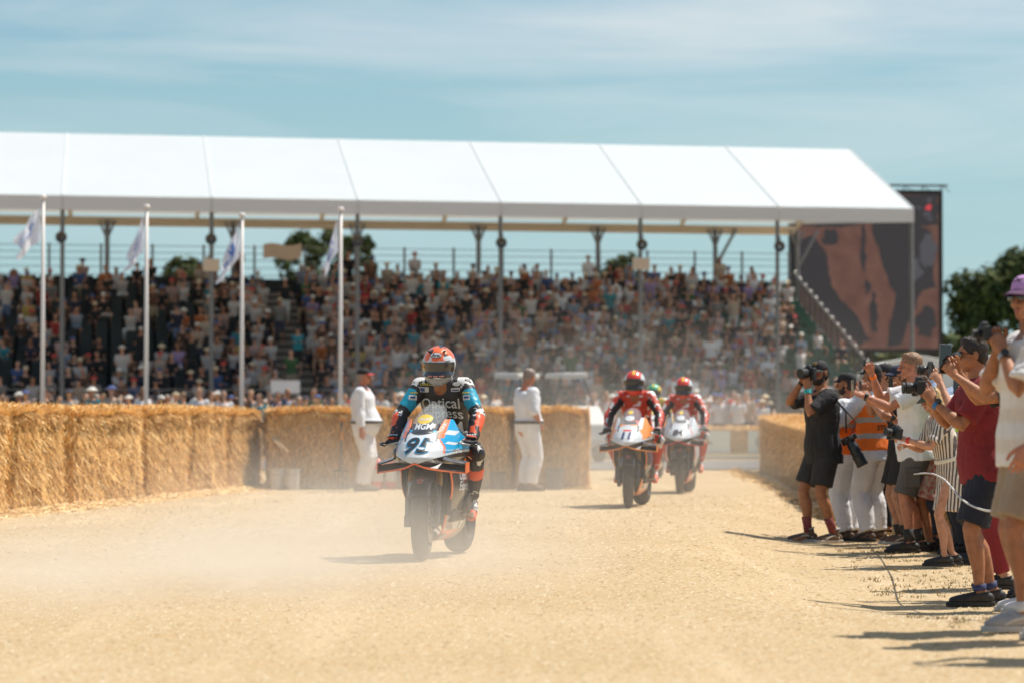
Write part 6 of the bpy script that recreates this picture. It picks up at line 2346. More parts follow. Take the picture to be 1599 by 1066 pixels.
def camera_thing(p, fwd, up, label, L_=.12, r_=.042, hood=True, big=False, grp=None):
    M = frame(Vector(p), fwd, up)
    o = empty('photo_camera', (0, 0, 0), 0, label, 'camera', grp)
    o.matrix_world = M
    mb = MB(); mb.box((0, 0, 0), (.145, .055, .095)); mb.box((.055, .022, -.01), (.035, .04, .09)); mb.box((0, .005, .060), (.06, .055, .035), taper=.7)
    if big: mb.box((0, 0, -.06), (.14, .055, .045))
    mb.build('body', G_body, o, bevel=.008)
    mb = MB()
    mb.tube([(0, .02, 0), (0, .05, 0), (0, .06, 0), (0, L_ * .6, 0), (0, L_ * .62, 0), (0, L_, 0)], [r_ * .85, r_ * .85, r_ * .95, r_ * .95, r_ * 1.05, r_ * 1.08], 24, cap='none')
    mb.tube([(0, L_, 0), (0, L_ - .012, 0), (0, L_ - .014, 0)], [r_ * 1.08, r_ * .98, r_ * .9], 24, cap='none')
    l_ = mb.build('lens', G_black, o, autos=True)
    mb = MB(); mb.ell((0, L_ - .022, 0), (r_ * .9, .008, r_ * .9), nu=20, nv=8); mb.build('glass', G_lens, l_, smooth=True)
    mb = MB()
    for q in (.35, .52, .8): mb.tube([(0, .03 + L_ * q, 0), (0, .045 + L_ * q, 0)], r_ * 1.09, 24)
    mb.build('ring', G_body, l_)
    mb = MB(); mb.ell((.05, 0, .052), (.012, .012, .006), nu=10, nv=6); mb.tube([(-.05, 0, .045), (-.05, 0, .058)], .014, 12); mb.build('dial', G_black, o)
    return o

UP2 = lambda: [(V(-.25, .55, .75), V(.85, -.1, .3)), (V(.25, .55, .75), V(-.85, -.1, .3))]
def hold_dirs(fz=.75): return [(V(-.15, .6, fz), V(.9, -.2, .1)), (V(.15, .6, fz), V(-.9, -.2, .1))]

# ---------------------------------------------------------------- photographer
pos = ground(1284, 847); rz = R(110)
g0 = Rig(1.82, pelvis=(0, -.02, .955), lean=3, head=(34, 3), build=1.12, belly=.02)
cl_ = g0.hc + g0.headM @ V(.010, .165, .012)
g = Rig(1.82, pelvis=(0, -.02, .955), lean=3, head=(34, 3), build=1.12, belly=.02,
        hands=[cl_ + g0.headM @ V(.115, -.05, -.085), cl_ + g0.headM @ V(-.015, .075, -.155)], poles=[V(.55, .5, -1), V(-.35, .35, -1)],
        feet=[(.11, .10, .09), (-.12, -.07, .09)])
ph = person((pos.x, pos.y, pos.z), rz, g, 'bearded photographer in black cap, black T-shirt and black shorts aiming a camera', 'tan', hands=('hold', 'hold'),
            hdir=[(V(-.25, .35, .85), V(.9, .1, -.1)), (V(.15, .10, .95), V(-.75, .55, .1))], eyes=False)
shirt(g, ph, [C_black], sleeve=.86, inf=.030, hem=-.13, seed=1, flare=.05, collar=True, amp=.011)
bottoms(g, ph, [C_blacks], to=.84, inf=.026, flare=.022, seed=2, amp=.010)
cap_part(g, ph, [C_cap], tilt=-4, logo=lambda m, bv, og, fd, up: (lay_poly(m, [(-.022, -.013), (.022, -.013), (.022, .016), (-.022, .016)], bv, og, fd, up, 0, off=.004), lay_poly(m, [(-.013, -.007), (.013, -.007), (.013, .009), (-.013, .009)], bv, og, fd, up, 2, off=.006)))
hair_part(g, ph, [H_dark], 'undercap'); beard_part(g, ph, [H_dark])
glasses_part(g, ph, [G_black], [G_shadeo])
for i in (0, 1): shoe(g, i, ph, [S_brown], [S_solew], (.25 if i == 0 else -.15, 1, 0), 'boot', high=.045, socks=[C_sock], sock_h=.17)
watch(g, 0, ph, [G_black], [mat('watch_face', (0.6, 0.6, 0.58), rough=.2)])
mb = MB(); e, w = g.el[1], g.wr[1]; p_ = e.lerp(w, .86); d_ = (w - e).normalized()
mb.tube([p_ - d_ * .02, p_ + d_ * .02], .037, 14); mb.build('wristband', mat('band_teal', (0.02, 0.36, 0.36), rough=.6), ph)
hd_ = ph.matrix_world
pc = w2(ph, g.hc + (g.headM @ V(.010, .165, .012)))
fw = wd(ph, g.headM @ V(.10, 1, -.02))
camera_thing(pc, fw, (0, 0, 1), 'black camera held up to the photographer\'s eye', L_=.135, r_=.044, big=True)
pc2 = w2(ph, V(-.20, -.20, 1.04))
c2 = camera_thing(pc2, (.50, -.12, -1.0), (.2, -.9, .1), 'black camera with long telephoto lens hanging at the photographer\'s hip', L_=.30, r_=.056)
mb = MB()
a = w2(ph, g.sh[1] + V(.05, .02, .05)); b = pc2 + V(-.03, -.02, .06)
mb.tube([a + V(0, 0, .03), a + V(.06, -.07, -.02), a.lerp(b, .5) + V(.09, -.10, 0), b], [(.018, .003)] * 4, 6, side=(.3, -1, 0))
mb.tube([a + V(0, 0, .03), a + V(.14, .05, -.10), b + V(.10, .02, .1), b + V(.06, .02, .0)], [(.018, .003)] * 4, 6, side=(.3, -1, 0))
o = mb.build('camera_strap', G_black, None); tag(o, 'black strap from the photographer\'s shoulder down to the hanging camera', 'strap')

# ---------------------------------------------------------------- stewards in white overalls
def steward(px, py, H, rz, label, skin, hands, poles, head, vtext=None, hair=True, seed=1, capm=None, dirs=None, pose=('relax', 'relax'), belly=.02, feet=None, vest_=True, beard=False):
    pos = ground(px, py)
    g = Rig(H, head=head, lean=1, build=1.08, belly=belly, hands=hands, poles=poles, feet=feet)
    o = person(pos, rz, g, label, skin, 'stewards in white overalls and orange vests', pose, dirs, eyes=False)
    shirt(g, o, [C_overall], sleeve=1.90, inf=.030, hem=-.10, seed=seed, collar=True, amp=.011)
    bottoms(g, o, [C_overall], to=1.95, inf=.034, flare=.010, seed=seed + 3, name='trousers', amp=.012)
    if vest_: vest(g, o, C_vest, vtext)
    cap_part(g, o, capm or [C_cap], tilt=2)
    hair_part(g, o, [H_dark], 'undercap')
    if beard: beard_part(g, o, [H_dark])
    for i in (0, 1): shoe(g, i, o, [S_brown], [S_soleb], (0, 1, 0))
    return g, o
steward(1327, 843, 1.70, R(64), 'white-overalled steward with beard and black cap, standing next to the photographer', 'tan', [(.18, .30, 1.02), (-.20, .30, 1.04)], [V(.8, -1, -.4), V(-.8, -1, -.4)], (12, 2), seed=1, beard=True)
g, st = steward(1366, 845, 1.78, R(40), 'steward seen from behind in orange vest lettered STEWARD over white overalls', 'tan', [(.14, .36, 1.12), (-.20, .36, 1.28)], [V(.7, -.6, -.8), V(-.9, -.4, -.8)], (6, 0), 'STEWARD', seed=5, feet=[(.14, .06, .09), (-.14, -.04, .09)])
steward(1394, 838, 1.74, R(62), 'steward in white overalls mostly hidden between the lettered vest and the black T-shirt', 'fair', [(.18, .30, 1.10), (-.2, .30, 1.1)], [V(.8, -1, -.4), V(-.8, -1, -.4)], (-10, 0), seed=8)

# ---------------------------------------------------------------- onlooker in black with navy cap
pos = ground(1410, 849)
g = Rig(1.76, head=(10, 0), lean=2, hands=[(.04, .34, 1.50), (-.10, .36, 1.42)], poles=[V(.5, .2, -1), V(-.6, .2, -1)])
o = person(pos, R(98), g, 'onlooker in black T-shirt, navy cap and sunglasses filming beside the white polo shirt', 'fair', 'onlookers', ('hold', 'hold'), hold_dirs(), eyes=False)
shirt(g, o, [C_black], sleeve=.72, inf=.026, seed=11); bottoms(g, o, [C_blacks], to=.80, inf=.030, seed=12)
cap_part(g, o, [C_capn]); hair_part(g, o, [H_brown], 'undercap'); glasses_part(g, o, [G_black], [G_shade])
for i in (0, 1): shoe(g, i, o, [S_brown], [S_solew], (0, 1, 0), socks=[S_soleb])
phone(w2(o, V(-.03, .44, 1.54)), wd(o, V(0, 1, 0)), (0, 0, 1), 'small black phone held up by the onlooker in navy cap', m=G_black)

# ---------------------------------------------------------------- white polo
pos = ground(1434, 862)
g = Rig(1.85, head=(6, 2), lean=4, build=1.10, belly=.035, hands=[(.06, .42, 1.66), (-.09, .52, 1.45)], poles=[V(.5, .1, -1), V(-.45, .1, -1)], feet=[(.12, -.05, .09), (-.10, .10, .09)])
o = person(pos, R(92), g, 'sandy-haired man in white polo shirt and grey cargo shorts raising both hands', 'ruddy', 'onlookers', ('pinch', 'hold'), [(V(-.1, .5, .85), V(.8, -.3, .1)), (V(.1, .75, .4), V(-.7, -.2, .5))])
wp = shirt(g, o, [C_white], sleeve=.70, inf=.030, hem=-.09, seed=21, collar=True, flare=.06)
bottoms(g, o, [C_cargo], to=.98, inf=.028, flare=.018, seed=22, amp=.010)
for i in (0, 1):
    mb = MB(); sx = 1 if i == 0 else -1
    c = g.hip[i].lerp(g.kn[i], .62) + V(sx * .112, 0, 0); mb.box(c, (.03, .15, .17)); mb.box(c + V(sx * .006, 0, .07), (.03, .155, .04)); mb.build('cargo_pocket', C_cargo, o, bevel=.01)
hair_part(g, o, [H_sandy], 'short', 5)
for i in (0, 1): shoe(g, i, o, [S_black], [S_soleb], (0, 1, 0), socks=[S_soleb], sock_h=.13)
watch(g, 1, o, [G_black], [G_black])
mb = MB(); e, w = g.el[0], g.wr[0]; p_ = e.lerp(w, .88); d_ = (w - e).normalized()
mb.tube([p_ - d_ * .012, p_ + d_ * .012], .034, 14); mb.build('wristband', C_vest, o)
mb = MB(); q = g.wr[0] + V(-.01, .07, .09)
mb.box((0, 0, 0), (.09, .035, .03)); 
an = mb.build('transmitter', G_black, None, bevel=.006)
an.location = w2(o, q); an.rotation_euler = (0, 0, R(92))
tag(an, 'small black device with two thin antennas held in the raised wristbanded hand', 'radio device')
for dx in (-.012, .03):
    mb = MB(); mb.tube([(dx, 0, .015), (dx + .02, -.05, .125)], .0032, 6); mb.build('antenna', G_black, an)
phone(w2(o, g.wr[1] + V(.03, .10, .075)), wd(o, V(-.1, 1, 0)), (0, .1, 1), 'gold-backed phone held out over the stewards by the white polo man', m=mat('phone_gold', (0.40, 0.30, 0.20), rough=.25, metal=.4))

# ---------------------------------------------------------------- dark cap and lime vest, behind
pos = ground(1506, 866)
g = Rig(1.84, head=(14, 0), lean=2, build=1.05, hands=[(.10, .26, 1.62), (-.10, .28, 1.60)], poles=[V(.6, .2, -1), V(-.6, .2, -1)])
o = person(pos, R(88), g, 'man in black cap and lime vest over pale shirt, behind the striped dress', 'dark', 'onlookers', ('hold', 'hold'), hold_dirs(), eyes=True)
shirt(g, o, [C_blue], sleeve=1.9, inf=.024, seed=31, collar=True); bottoms(g, o, [C_navy], to=1.95, inf=.028, seed=32, name='trousers', flare=.0)
vest(g, o, C_vesty, None); cap_part(g, o, [C_cap]); hair_part(g, o, [H_dark], 'undercap')
for i in (0, 1): shoe(g, i, o, [S_black], [S_soleb], (0, 1, 0))
camera_thing(w2(o, V(0, .30, 1.69)), wd(o, V(0, 1, .0)), (0, 0, 1), 'black camera raised by the man in lime vest and black cap', L_=.10)

# ---------------------------------------------------------------- another onlooker between polo and dress (arms and a glimpse of red)
pos = ground(1452, 860)
g = Rig(1.66, head=(0, 8), lean=4, hands=[(.05, .34, 1.26), (-.08, .36, 1.24)], poles=[V(.5, 0, -1), V(-.6, 0, -1)])
o = person(pos, R(86), g, 'person in red and white floral top squeezed between the white polo and the striped dress', 'tan', 'onlookers', ('hold', 'hold'), hold_dirs(.3), eyes=False)
C_floral = mat('floral_red', (0.55, 0.04, 0.05), rough=.85, col2=(0.72, 0.66, 0.62), scale=26)
shirt(g, o, [C_floral], sleeve=.5, inf=.02, hem=-.16, seed=41); bottoms(g, o, [C_floral], to=.9, inf=.03, flare=.06, seed=42, name='skirt')
hair_part(g, o, [H_brown], 'long', 3)
for i in (0, 1): shoe(g, i, o, [S_black], [S_soleb], (0, 1, 0))
watch(g, 1, o, [G_black], [G_black])

# ---------------------------------------------------------------- second row of onlookers
for (px, py, H_, rz_, sk, top_, cap_, hr_, hnd, sd_, lb, ph_lb) in (
    (1388, 840, 1.80, 80, 'fair', C_cap, [C_cap], H_dark, [(.06, .30, 1.52), (-.10, .32, 1.48)], 301, 'tall onlooker in black cap and black top directly behind the lettered orange vest', None),
    (1462, 852, 1.74, 96, 'tan', C_khaki, None, H_brown, [(.06, .36, 1.50), (-.08, .38, 1.44)], 302, 'brown-haired onlooker in khaki shirt behind the white polo, phone raised', 'black phone raised by the onlooker in khaki shirt'),
    (1528, 880, 1.78, 92, 'fair', C_white, [mat('cap_white', (0.66, 0.66, 0.66))], H_grey, [(.06, .32, 1.58), (-.10, .34, 1.55)], 303, 'grey-haired onlooker in white cap and white top behind the man in maroon', 'dark phone raised by the onlooker in white cap')):
    pos = ground(px, py)
    g = Rig(H_, head=(6, 0), lean=2, hands=hnd, poles=[V(.5, .1, -1), V(-.5, .1, -1)])
    o = person(pos, R(rz_), g, lb, sk, 'onlookers', ('hold', 'hold'), hold_dirs(), eyes=False)
    shirt(g, o, [top_], sleeve=.72, inf=.026, seed=sd_); bottoms(g, o, [C_navy], to=1.9, seed=sd_, name='trousers', flare=0)
    if cap_: cap_part(g, o, cap_); hair_part(g, o, [hr_], 'undercap')
    else: hair_part(g, o, [hr_], 'short', 3)
    for i in (0, 1): shoe(g, i, o, [S_black], [S_soleb], (0, 1, 0))
    if ph_lb: phone(w2(o, (g.wr[0] + g.wr[1]) / 2 + V(0, .08, .09)), wd(o, V(-.3, 1, 0)), (0, 0, 1), ph_lb, m=G_black)

# ---------------------------------------------------------------- woman in striped dress
pos = ground(1487, 884)
g = Rig(1.53, head=(16, 16), lean=17, build=.94, hands=[(.06, .37, 1.02), (-.07, .42, 1.07)], poles=[V(.7, -.3, -1), V(-.7, -.3, -1)], feet=[(.09, -.04, .085), (-.10, .10, .085)])
o = person(pos, R(100), g, 'woman in striped shirt dress and olive cap looking down at her small camera', 'fair', 'onlookers', ('hold', 'pinch'), [(V(-.3, .8, .1), V(.2, -.2, 1)), (V(.2, .8, .25), V(-.7, 0, .6))])
mb = MB()
torso(mb, g, inf=.024, z0=-.09, z1=.51, cap='flat')
k = g.k
mb.tube([g.P + g.U * .08 * k, g.P - V(0, 0, .10) * k, g.P - V(0, .0, .26) * k, g.P + V(0, .01, -.40) * k], [(.165 * k, .125 * k), (.195 * k, .145 * k), (.20 * k, .16 * k), (.205 * k, .175 * k)], 20, side=(1, 0, 0))
mb.tube([g.sh[0], g.sh[1]], .074 * k, 12, cap='round')
for i in (0, 1): arm(mb, g, i, inf=.022, to=.80, flare=.014, cap='start')
cloth('striped_dress', mb, [C_stripe], o, seed=44, amp=.008)
mb = MB(); mb.tube([g.P + g.U * .10 * k, g.P + g.U * .135 * k], [(.175 * k, .14 * k)] * 2, 24, side=g.Rs); mb.build('belt', C_cream, o, smooth=False)
hair_part(g, o, [H_blond], 'long', 7); cap_part(g, o, [C_olive], tilt=-6)
for i in (0, 1): shoe(g, i, o, [S_black], [S_soleb], (0, 1, 0), 'sandal')
mb = MB(); e, w = g.el[1], g.wr[1]; p_ = e.lerp(w, .93); d_ = (w - e).normalized(); mb.tube([p_ - d_ * .01, p_ + d_ * .01], .029, 14); mb.build('wristband', mat('band_red', (0.6, 0.03, 0.03)), o)
camera_thing(w2(o, V(-.02, .50, 1.12)), wd(o, V(-.3, 1, .2)), (0, 0, 1), 'small grey camera held at chest height by the woman in the striped dress', L_=.07, r_=.03)

# ---------------------------------------------------------------- maroon polo
pos = ground(1543, 945)
g = Rig(1.80, head=(2, 4), lean=7, build=1.12, belly=.03, hands=[(.07, .39, 1.40), (-.08, .38, 1.36)], poles=[V(.35, -.1, -1), V(-.45, -.1, -1)], feet=[(.13, -.06, .09), (-.12, .08, .09)])
o = person(pos, R(94), g, 'man in maroon polo shirt, navy shorts and black sunglasses filming with both hands', 'tan', 'onlookers', ('hold', 'hold'), hold_dirs(.9), eyes=False)
shirt(g, o, [C_maroon], sleeve=.80, inf=.032, hem=-.085, seed=51, collar=True, flare=.06, amp=.011)
bottoms(g, o, [C_navy], to=.92, inf=.032, flare=.024, seed=52, amp=.010)
hair_part(g, o, [H_dark], 'short', 9); glasses_part(g, o, [G_black], [G_shade])
for i in (0, 1): shoe(g, i, o, [S_black], [S_soleb], (0, 1, 0), socks=[mat('sock_navy', (0.03, 0.04, 0.12))], sock_h=.06)
watch(g, 1, o, [mat('strap_blue', (0.01, 0.15, 0.42), rough=.6)], [G_black])
camera_thing(w2(o, V(0, .46, 1.46)), wd(o, V(0, 1, .0)), (0, 0, 1), 'black camera held out in both hands of the man in maroon', L_=.09, r_=.036)

# ---------------------------------------------------------------- black and white cap behind the maroon polo
pos = ground(1566, 918)
g = Rig(1.72, head=(-4, 0), lean=2)
o = person(pos, R(86), g, 'person in black and white cap half hidden behind the maroon polo shirt', 'fair', 'onlookers', eyes=False)
shirt(g, o, [C_blue], sleeve=.7, seed=61); bottoms(g, o, [C_maroon], to=1.9, seed=62, name='trousers', flare=0)
cap_part(g, o, [mat('cap_white', (0.66, 0.66, 0.66))], brim=[C_cap]); hair_part(g, o, [H_dark], 'undercap')
for i in (0, 1): shoe(g, i, o, [S_black], [S_soleb], (0, 1, 0))

# ---------------------------------------------------------------- two onlookers whose arms reach in from the right edge
pos = ground(1612, 955)
g = Rig(1.78, head=(4, 0), lean=5, hands=[(.06, .47, 1.56), (-.02, .50, 1.53)], poles=[V(.4, -.1, -1), V(-.4, -.1, -1)])
o = person(pos, R(92), g, 'onlooker in dark shirt behind the lilac cap, one tanned arm holding a large grey phone', 'tan', 'onlookers', ('hold', 'hold'), hold_dirs(.7), eyes=False)
shirt(g, o, [C_black], sleeve=.72, seed=71); bottoms(g, o, [C_navy], to=.9, seed=72); hair_part(g, o, [H_dark], 'short')
for i in (0, 1): shoe(g, i, o, [S_white], [S_solew], (0, 1, 0), socks=[S_white])
phone(w2(o, V(.02, .56, 1.64)), V(-.45, .9, 0), (0, .1, 1), 'large grey phone held upright, highest of the phones in front of the tree').scale = (1.25, 1.25, 1.25)
pos = ground(1622, 935)
g = Rig(1.70, head=(0, 0), lean=3, hands=[(.02, .50, 1.40), (-.10, .50, 1.34)], poles=[V(.4, -.1, -1), V(-.5, -.1, -1)])
o = person(pos, R(90), g, 'onlooker with pale arms reaching in behind the white T-shirt', 'fair', 'onlookers', ('hold', 'hold'), hold_dirs(.8), eyes=False)
shirt(g, o, [C_maroon], sleeve=.6, seed=81); bottoms(g, o, [C_black], to=1.9, seed=82, name='trousers', flare=0); hair_part(g, o, [H_brown], 'long')
for i in (0, 1): shoe(g, i, o, [S_black], [S_soleb], (0, 1, 0))
phone(w2(o, V(-.04, .56, 1.50)), V(-.35, .9, 0), (0, 0, 1), 'black phone held upright against the neck of the man in maroon', m=G_black)

# ---------------------------------------------------------------- near man with lilac cap
pos = ground(1616, 984)
g = Rig(1.80, head=(34, 0), lean=1, build=1.08, belly=.02, hands=[(.06, .17, 1.44), (-.09, .19, 1.41)], poles=[V(.6, .2, -1), V(-.7, .2, -1)], feet=[(.15, -.02, .09), (-.12, .09, .09)])
o = person(pos, R(98), g, 'nearest man in lilac cap, pale banded T-shirt and khaki shorts at the right edge', 'tan', 'onlookers', ('hold', 'hold'), [(V(-.25, .35, .9), V(.85, -.1, .3)), (V(.25, .35, .9), V(-.85, -.1, .3))])
shirt(g, o, [C_tee], sleeve=.85, inf=.034, hem=-.085, seed=91, flare=.07, amp=.010)
bottoms(g, o, [C_khaki], to=.88, inf=.028, flare=.020, seed=92, amp=.009)
cap_part(g, o, [C_capl], brim=[cl('brim_plum', (0.10, 0.04, 0.10))], tilt=-2, logo=lambda m, bv, og, fd, up: (lay_poly(m, [(-.03, -.01), (.03, .004), (.03, .010), (-.03, -.003)], bv, og, fd, up, 2, off=.004), lay_poly(m, [(-.02, .014), (.015, -.014), (.02, -.010), (-.014, .018)], bv, og, fd, up, 2, off=.004)))
hair_part(g, o, [H_brown], 'undercap'); glasses_part(g, o, [G_black], [G_shade])
for i in (0, 1): shoe(g, i, o, [S_grey], [S_solew], (0, 1, 0), socks=[S_white], sock_h=.07)
watch(g, 1, o, [mat('steel_band', (0.4, 0.4, 0.4), metal=.7, rough=.3)], [G_black])
camera_thing(w2(o, V(-.01, .26, 1.51)), wd(o, V(.0, 1, 0)), (0, 0, 1), 'grey compact camera held in front of the chin of the man in lilac cap', L_=.045, r_=.026).scale = (.8, .8, .8)
# ---------------------------------------------------------------- hanging arm at the very edge
pos = ground(1672, 1000)
g = Rig(1.80, head=(0, 0), hands=[(.26, .0, .84), (-.16, .27, .86)])
o = person(pos, R(90), g, 'person mostly outside the right edge, only a hanging forearm and hand showing', 'ruddy', 'onlookers', eyes=False)
shirt(g, o, [C_white], sleeve=.7, seed=95); bottoms(g, o, [C_khaki], to=.9, seed=96); hair_part(g, o, [H_dark], 'short')
for i in (0, 1): shoe(g, i, o, [S_white], [S_solew], (0, 1, 0))

for (X_, Y_, H_, sk, sh_, sd_, lb) in ((2.95, 13.7, 1.80, 'fair', C_navy, 201, 'onlooker standing just past the right picture edge, whose shadow falls across the foreground'), (3.35, 13.1, 1.72, 'tan', C_white, 202, 'onlooker past the right picture edge, nearest of all to the camera')):
    g = Rig(H_, hands=[(.10, .30, 1.5), (-.10, .30, 1.5)], poles=[V(.6, 0, -1), V(-.6, 0, -1)])
    o = person(Vector((X_, Y_, gz(X_, Y_))), R(92), g, lb, sk, 'onlookers', ('hold', 'hold'), hold_dirs(), eyes=False)
    shirt(g, o, [sh_], sleeve=.7, seed=sd_); bottoms(g, o, [C_khaki], to=.9, seed=sd_); hair_part(g, o, [H_dark], 'short'); cap_part(g, o, [C_cap])
    for i in (0, 1): shoe(g, i, o, [S_black], [S_soleb], (0, 1, 0))

# ---------------------------------------------------------------- two marshals by the cross wall
def marshal(px, py, rz, label, capped, head, hands, belly, poles=None, sleeve=1.9, look=None):
    pos = ground(px, py)
    g = Rig(1.76, head=head, lean=0, build=1.24, belly=belly, hands=hands, poles=poles)
    o = person(pos, rz, g, label, 'ruddy', 'marshals in white overalls', voxel=.013, eyes=False)
    shirt(g, o, [C_overall], sleeve=sleeve, inf=.030, hem=.045, seed=3, collar=True, amp=.010, flare=0)
    bottoms(g, o, [C_overall], to=1.93, inf=.032, flare=.012, seed=6, name='trousers', amp=.012)
    mb = MB(); mb.tube([g.P + g.U * .035 + g.Fs * belly * .7, g.P + g.U * .08 + g.Fs * belly * .7], [(.168 * g.b + .040, .118 * g.b + .042 + belly * .6)] * 2, 26, side=g.Rs); mb.build('belt', C_cargo, o)
    mb = MB(); nd = (g.hp - g.neck).normalized(); mb.tube([g.neck - nd * .01, g.neck + nd * .045], [(.085, .085), (.072, .076)], 14, side=(1, 0, 0), cap='none'); mb.build('collar', C_blue, o, solid=.006)
    mb = MB(); mb.box(g.P + g.U * .06 + V(-(.160 * g.b + .05), .02, 0), (.035, .06, .12)); mb.tube([g.P + g.U * .12 + V(-(.160 * g.b + .05), .02, 0), g.P + g.U * .22 + V(-(.160 * g.b + .05), .02, 0)], .007, 6); mb.build('radio', G_black, o, bevel=.006)
    for sx in (-1, 1):
        mb = MB(); mb.box((g.sh[0] if sx > 0 else g.sh[1]) + V(-sx * .03, 0, .088), (.10, .045, .006)); mb.build('epaulette', C_blue, o, bevel=.002)
    if capped: cap_part(g, o, [C_cap], brim=[mat('brim_red', (0.45, 0.03, 0.03))]); hair_part(g, o, [H_grey], 'undercap')
    else: hair_part(g, o, [H_grey], 'short', 4)
    for i in (0, 1): shoe(g, i, o, [S_brown], [S_soleb], (0, 1, 0))
    return g, o
marshal(566, 766, R(-100), 'marshal in white overalls and black cap with red peak, left of the leading motorcycle', True, (0, 0), [(.30, .05, .82), (-.30, .04, .82)], .085)
marshal(823, 766, R(-58), 'bare-headed grey-haired marshal in white overalls, right of the leading motorcycle', False, (10, 16), [(.20, .10, .96), (-.22, .14, .92)], .04, [V(.8, -1, 0), V(-.8, -1, 0)], sleeve=1.1)

# ---------------------------------------------------------------- rider and motorcycle behind the second one
livD = dict(livC); livD.update(main=M_amber, bar=M_bl, acc=M_yel, side=M_bl)
l4, r4 = place((1018, 748), (1026, 745.5))
hm4 = [mat('helmet_green', (0.03, 0.38, 0.22), rough=.3), M_yel, M_yel, M_bl, M_yel]
LVG = dict(LVR); LVG['hmats'] = hm4; LVG['mats'] = [M_sblack, M_swhite, M_scyan, mat('leather_yellow', (0.65, 0.42, 0.04))]
motorcycle(l4, r4, 'racing motorcycle almost hidden behind the one numbered 11', dict(livD, number='84'))
rider(l4, r4, 'rider in green and yellow helmet almost hidden behind the rider in red', LVG, look=(-6, 6))

# ---------------------------------------------------------------- things along the cross wall
M_bucket = mat('bucket_white', (0.50, 0.48, 0.46), rough=.5)
def bucket(px, py, Y, m, lab, r_=.105, h=.31, cat='bucket', grp=None):
    p = at(px, py, Y)
    o = empty('bucket', (p.x, Y, gz(p.x, Y)), 0, lab, cat, grp)
    mb = MB(); mb.lathe([(0.0, .001), (0, r_ * .86), (h - .02, r_), (h - .02, r_ * 1.05), (h, r_ * 1.05), (h, r_ * .96), (.02, r_ * .82), (.02, .001)], axis='Z', n=24); mb.build('pail', m, o, smooth=False, autos=True)
    mb = MB(); mb.tube([(r_ * 1.04 * math.cos(a), -.03 - .10 * math.sin(a), h - .03 - .06 * math.sin(a)) for a in [PI * q / 10 for q in range(11)]], .004, 5); mb.build('handle', M_steel, o)
bucket(432, 760, 43.95, M_bucket, 'white bucket nearest the wall corner, left of its pair', grp='white buckets')
bucket(457, 760, 43.9, M_bucket, 'white bucket right of its pair, in front of the shaded straw', grp='white buckets')
bucket(866, 762, 43.95, mat('bin_grey', (0.10, 0.095, 0.10), rough=.6), 'dark grey bin on the ground right of the second marshal', .13, .32, 'bin')
bucket(777, 762, 44.0, mat('bin_brown', (0.13, 0.10, 0.09), rough=.6), 'dark brown bin low against the straw left of the second marshal', .10, .26, 'bin')
def extinguisher(px, Y, lab):
    p = at(px, 760, Y)
    o = empty('fire_extinguisher', (p.x, Y, gz(p.x, Y)), R(20), lab, 'fire extinguisher', 'fire extinguishers by the straw')
    mb = MB(); mb.lathe([(0, .001), (0, .07), (.03, .085), (.36, .085), (.42, .06), (.45, .025), (.47, .001)], axis='Z', n=20); mb.build('cylinder', M_rd, o, smooth=True)
    mb = MB(); mb.lathe([(.12, .087), (.30, .087)], axis='Z', n=20); mb.build('instruction_band', mat('band_pale', (.6, .58, .55)), o, smooth=True)
    mb = MB(); mb.tube([(0, 0, .45), (0, 0, .50)], .02, 8); mb.box((0, -.03, .52), (.03, .12, .02)); mb.tube([(.03, 0, .48), (.10, -.02, .42), (.10, -.02, .2)], .012, 6); mb.build('valve_and_hose', G_black, o)
extinguisher(590, 44.05, 'red fire extinguisher with pale band right beside the left marshal')
extinguisher(610, 44.1, 'red fire extinguisher with pale band glimpsed left of the leading motorcycle')
p = at(533, 745, 44.15)
o = empty('garden_fork', (p.x, 44.0, 0), 0, 'long-handled fork with orange grip leaning on the shaded straw', 'fork')
mb = MB(); mb.tube([(0, 0, .28), (0, .16, 1.0)], .017, 8); mb.build('shaft', mat('shaft_grey', (0.14, 0.12, 0.11)), o)
mb = MB(); mb.tube([(-.06, .165, 1.03), (.06, .165, 1.03)], .02, 8); mb.tube([(0, .10, .72), (0, .13, .86)], .03, 8); mb.build('grip', mat('grip_orange', (0.55, 0.22, 0.05)), o)
mb = MB(); mb.tube([(-.09, 0, .28), (.09, 0, .28)], .012, 6)
for q in range(4): mb.tube([(-.09 + .06 * q, 0, .28), (-.09 + .06 * q, -.03, .0)], .008, 6)
mb.build('tines', G_black, o)
for (a_, b_, lab) in (((396, 648, 45.3), (450, 706, 43.7), 'upper bare cane poking out of the straw at the wall corner'), ((398, 657, 45.2), (440, 700, 43.75), 'lower bare cane poking out of the straw at the wall corner')):
    a, b = at(*a_), at(*b_)
    mb = MB(); mb.tube([a, a.lerp(b, .5) + V(0, 0, .02), b], [.022, .020, .015], 8)
    tag(mb.build('cane', mat('cane_wood', (0.50, 0.34, 0.20), rough=.7), smooth=True), lab, 'cane', 'canes in the straw')

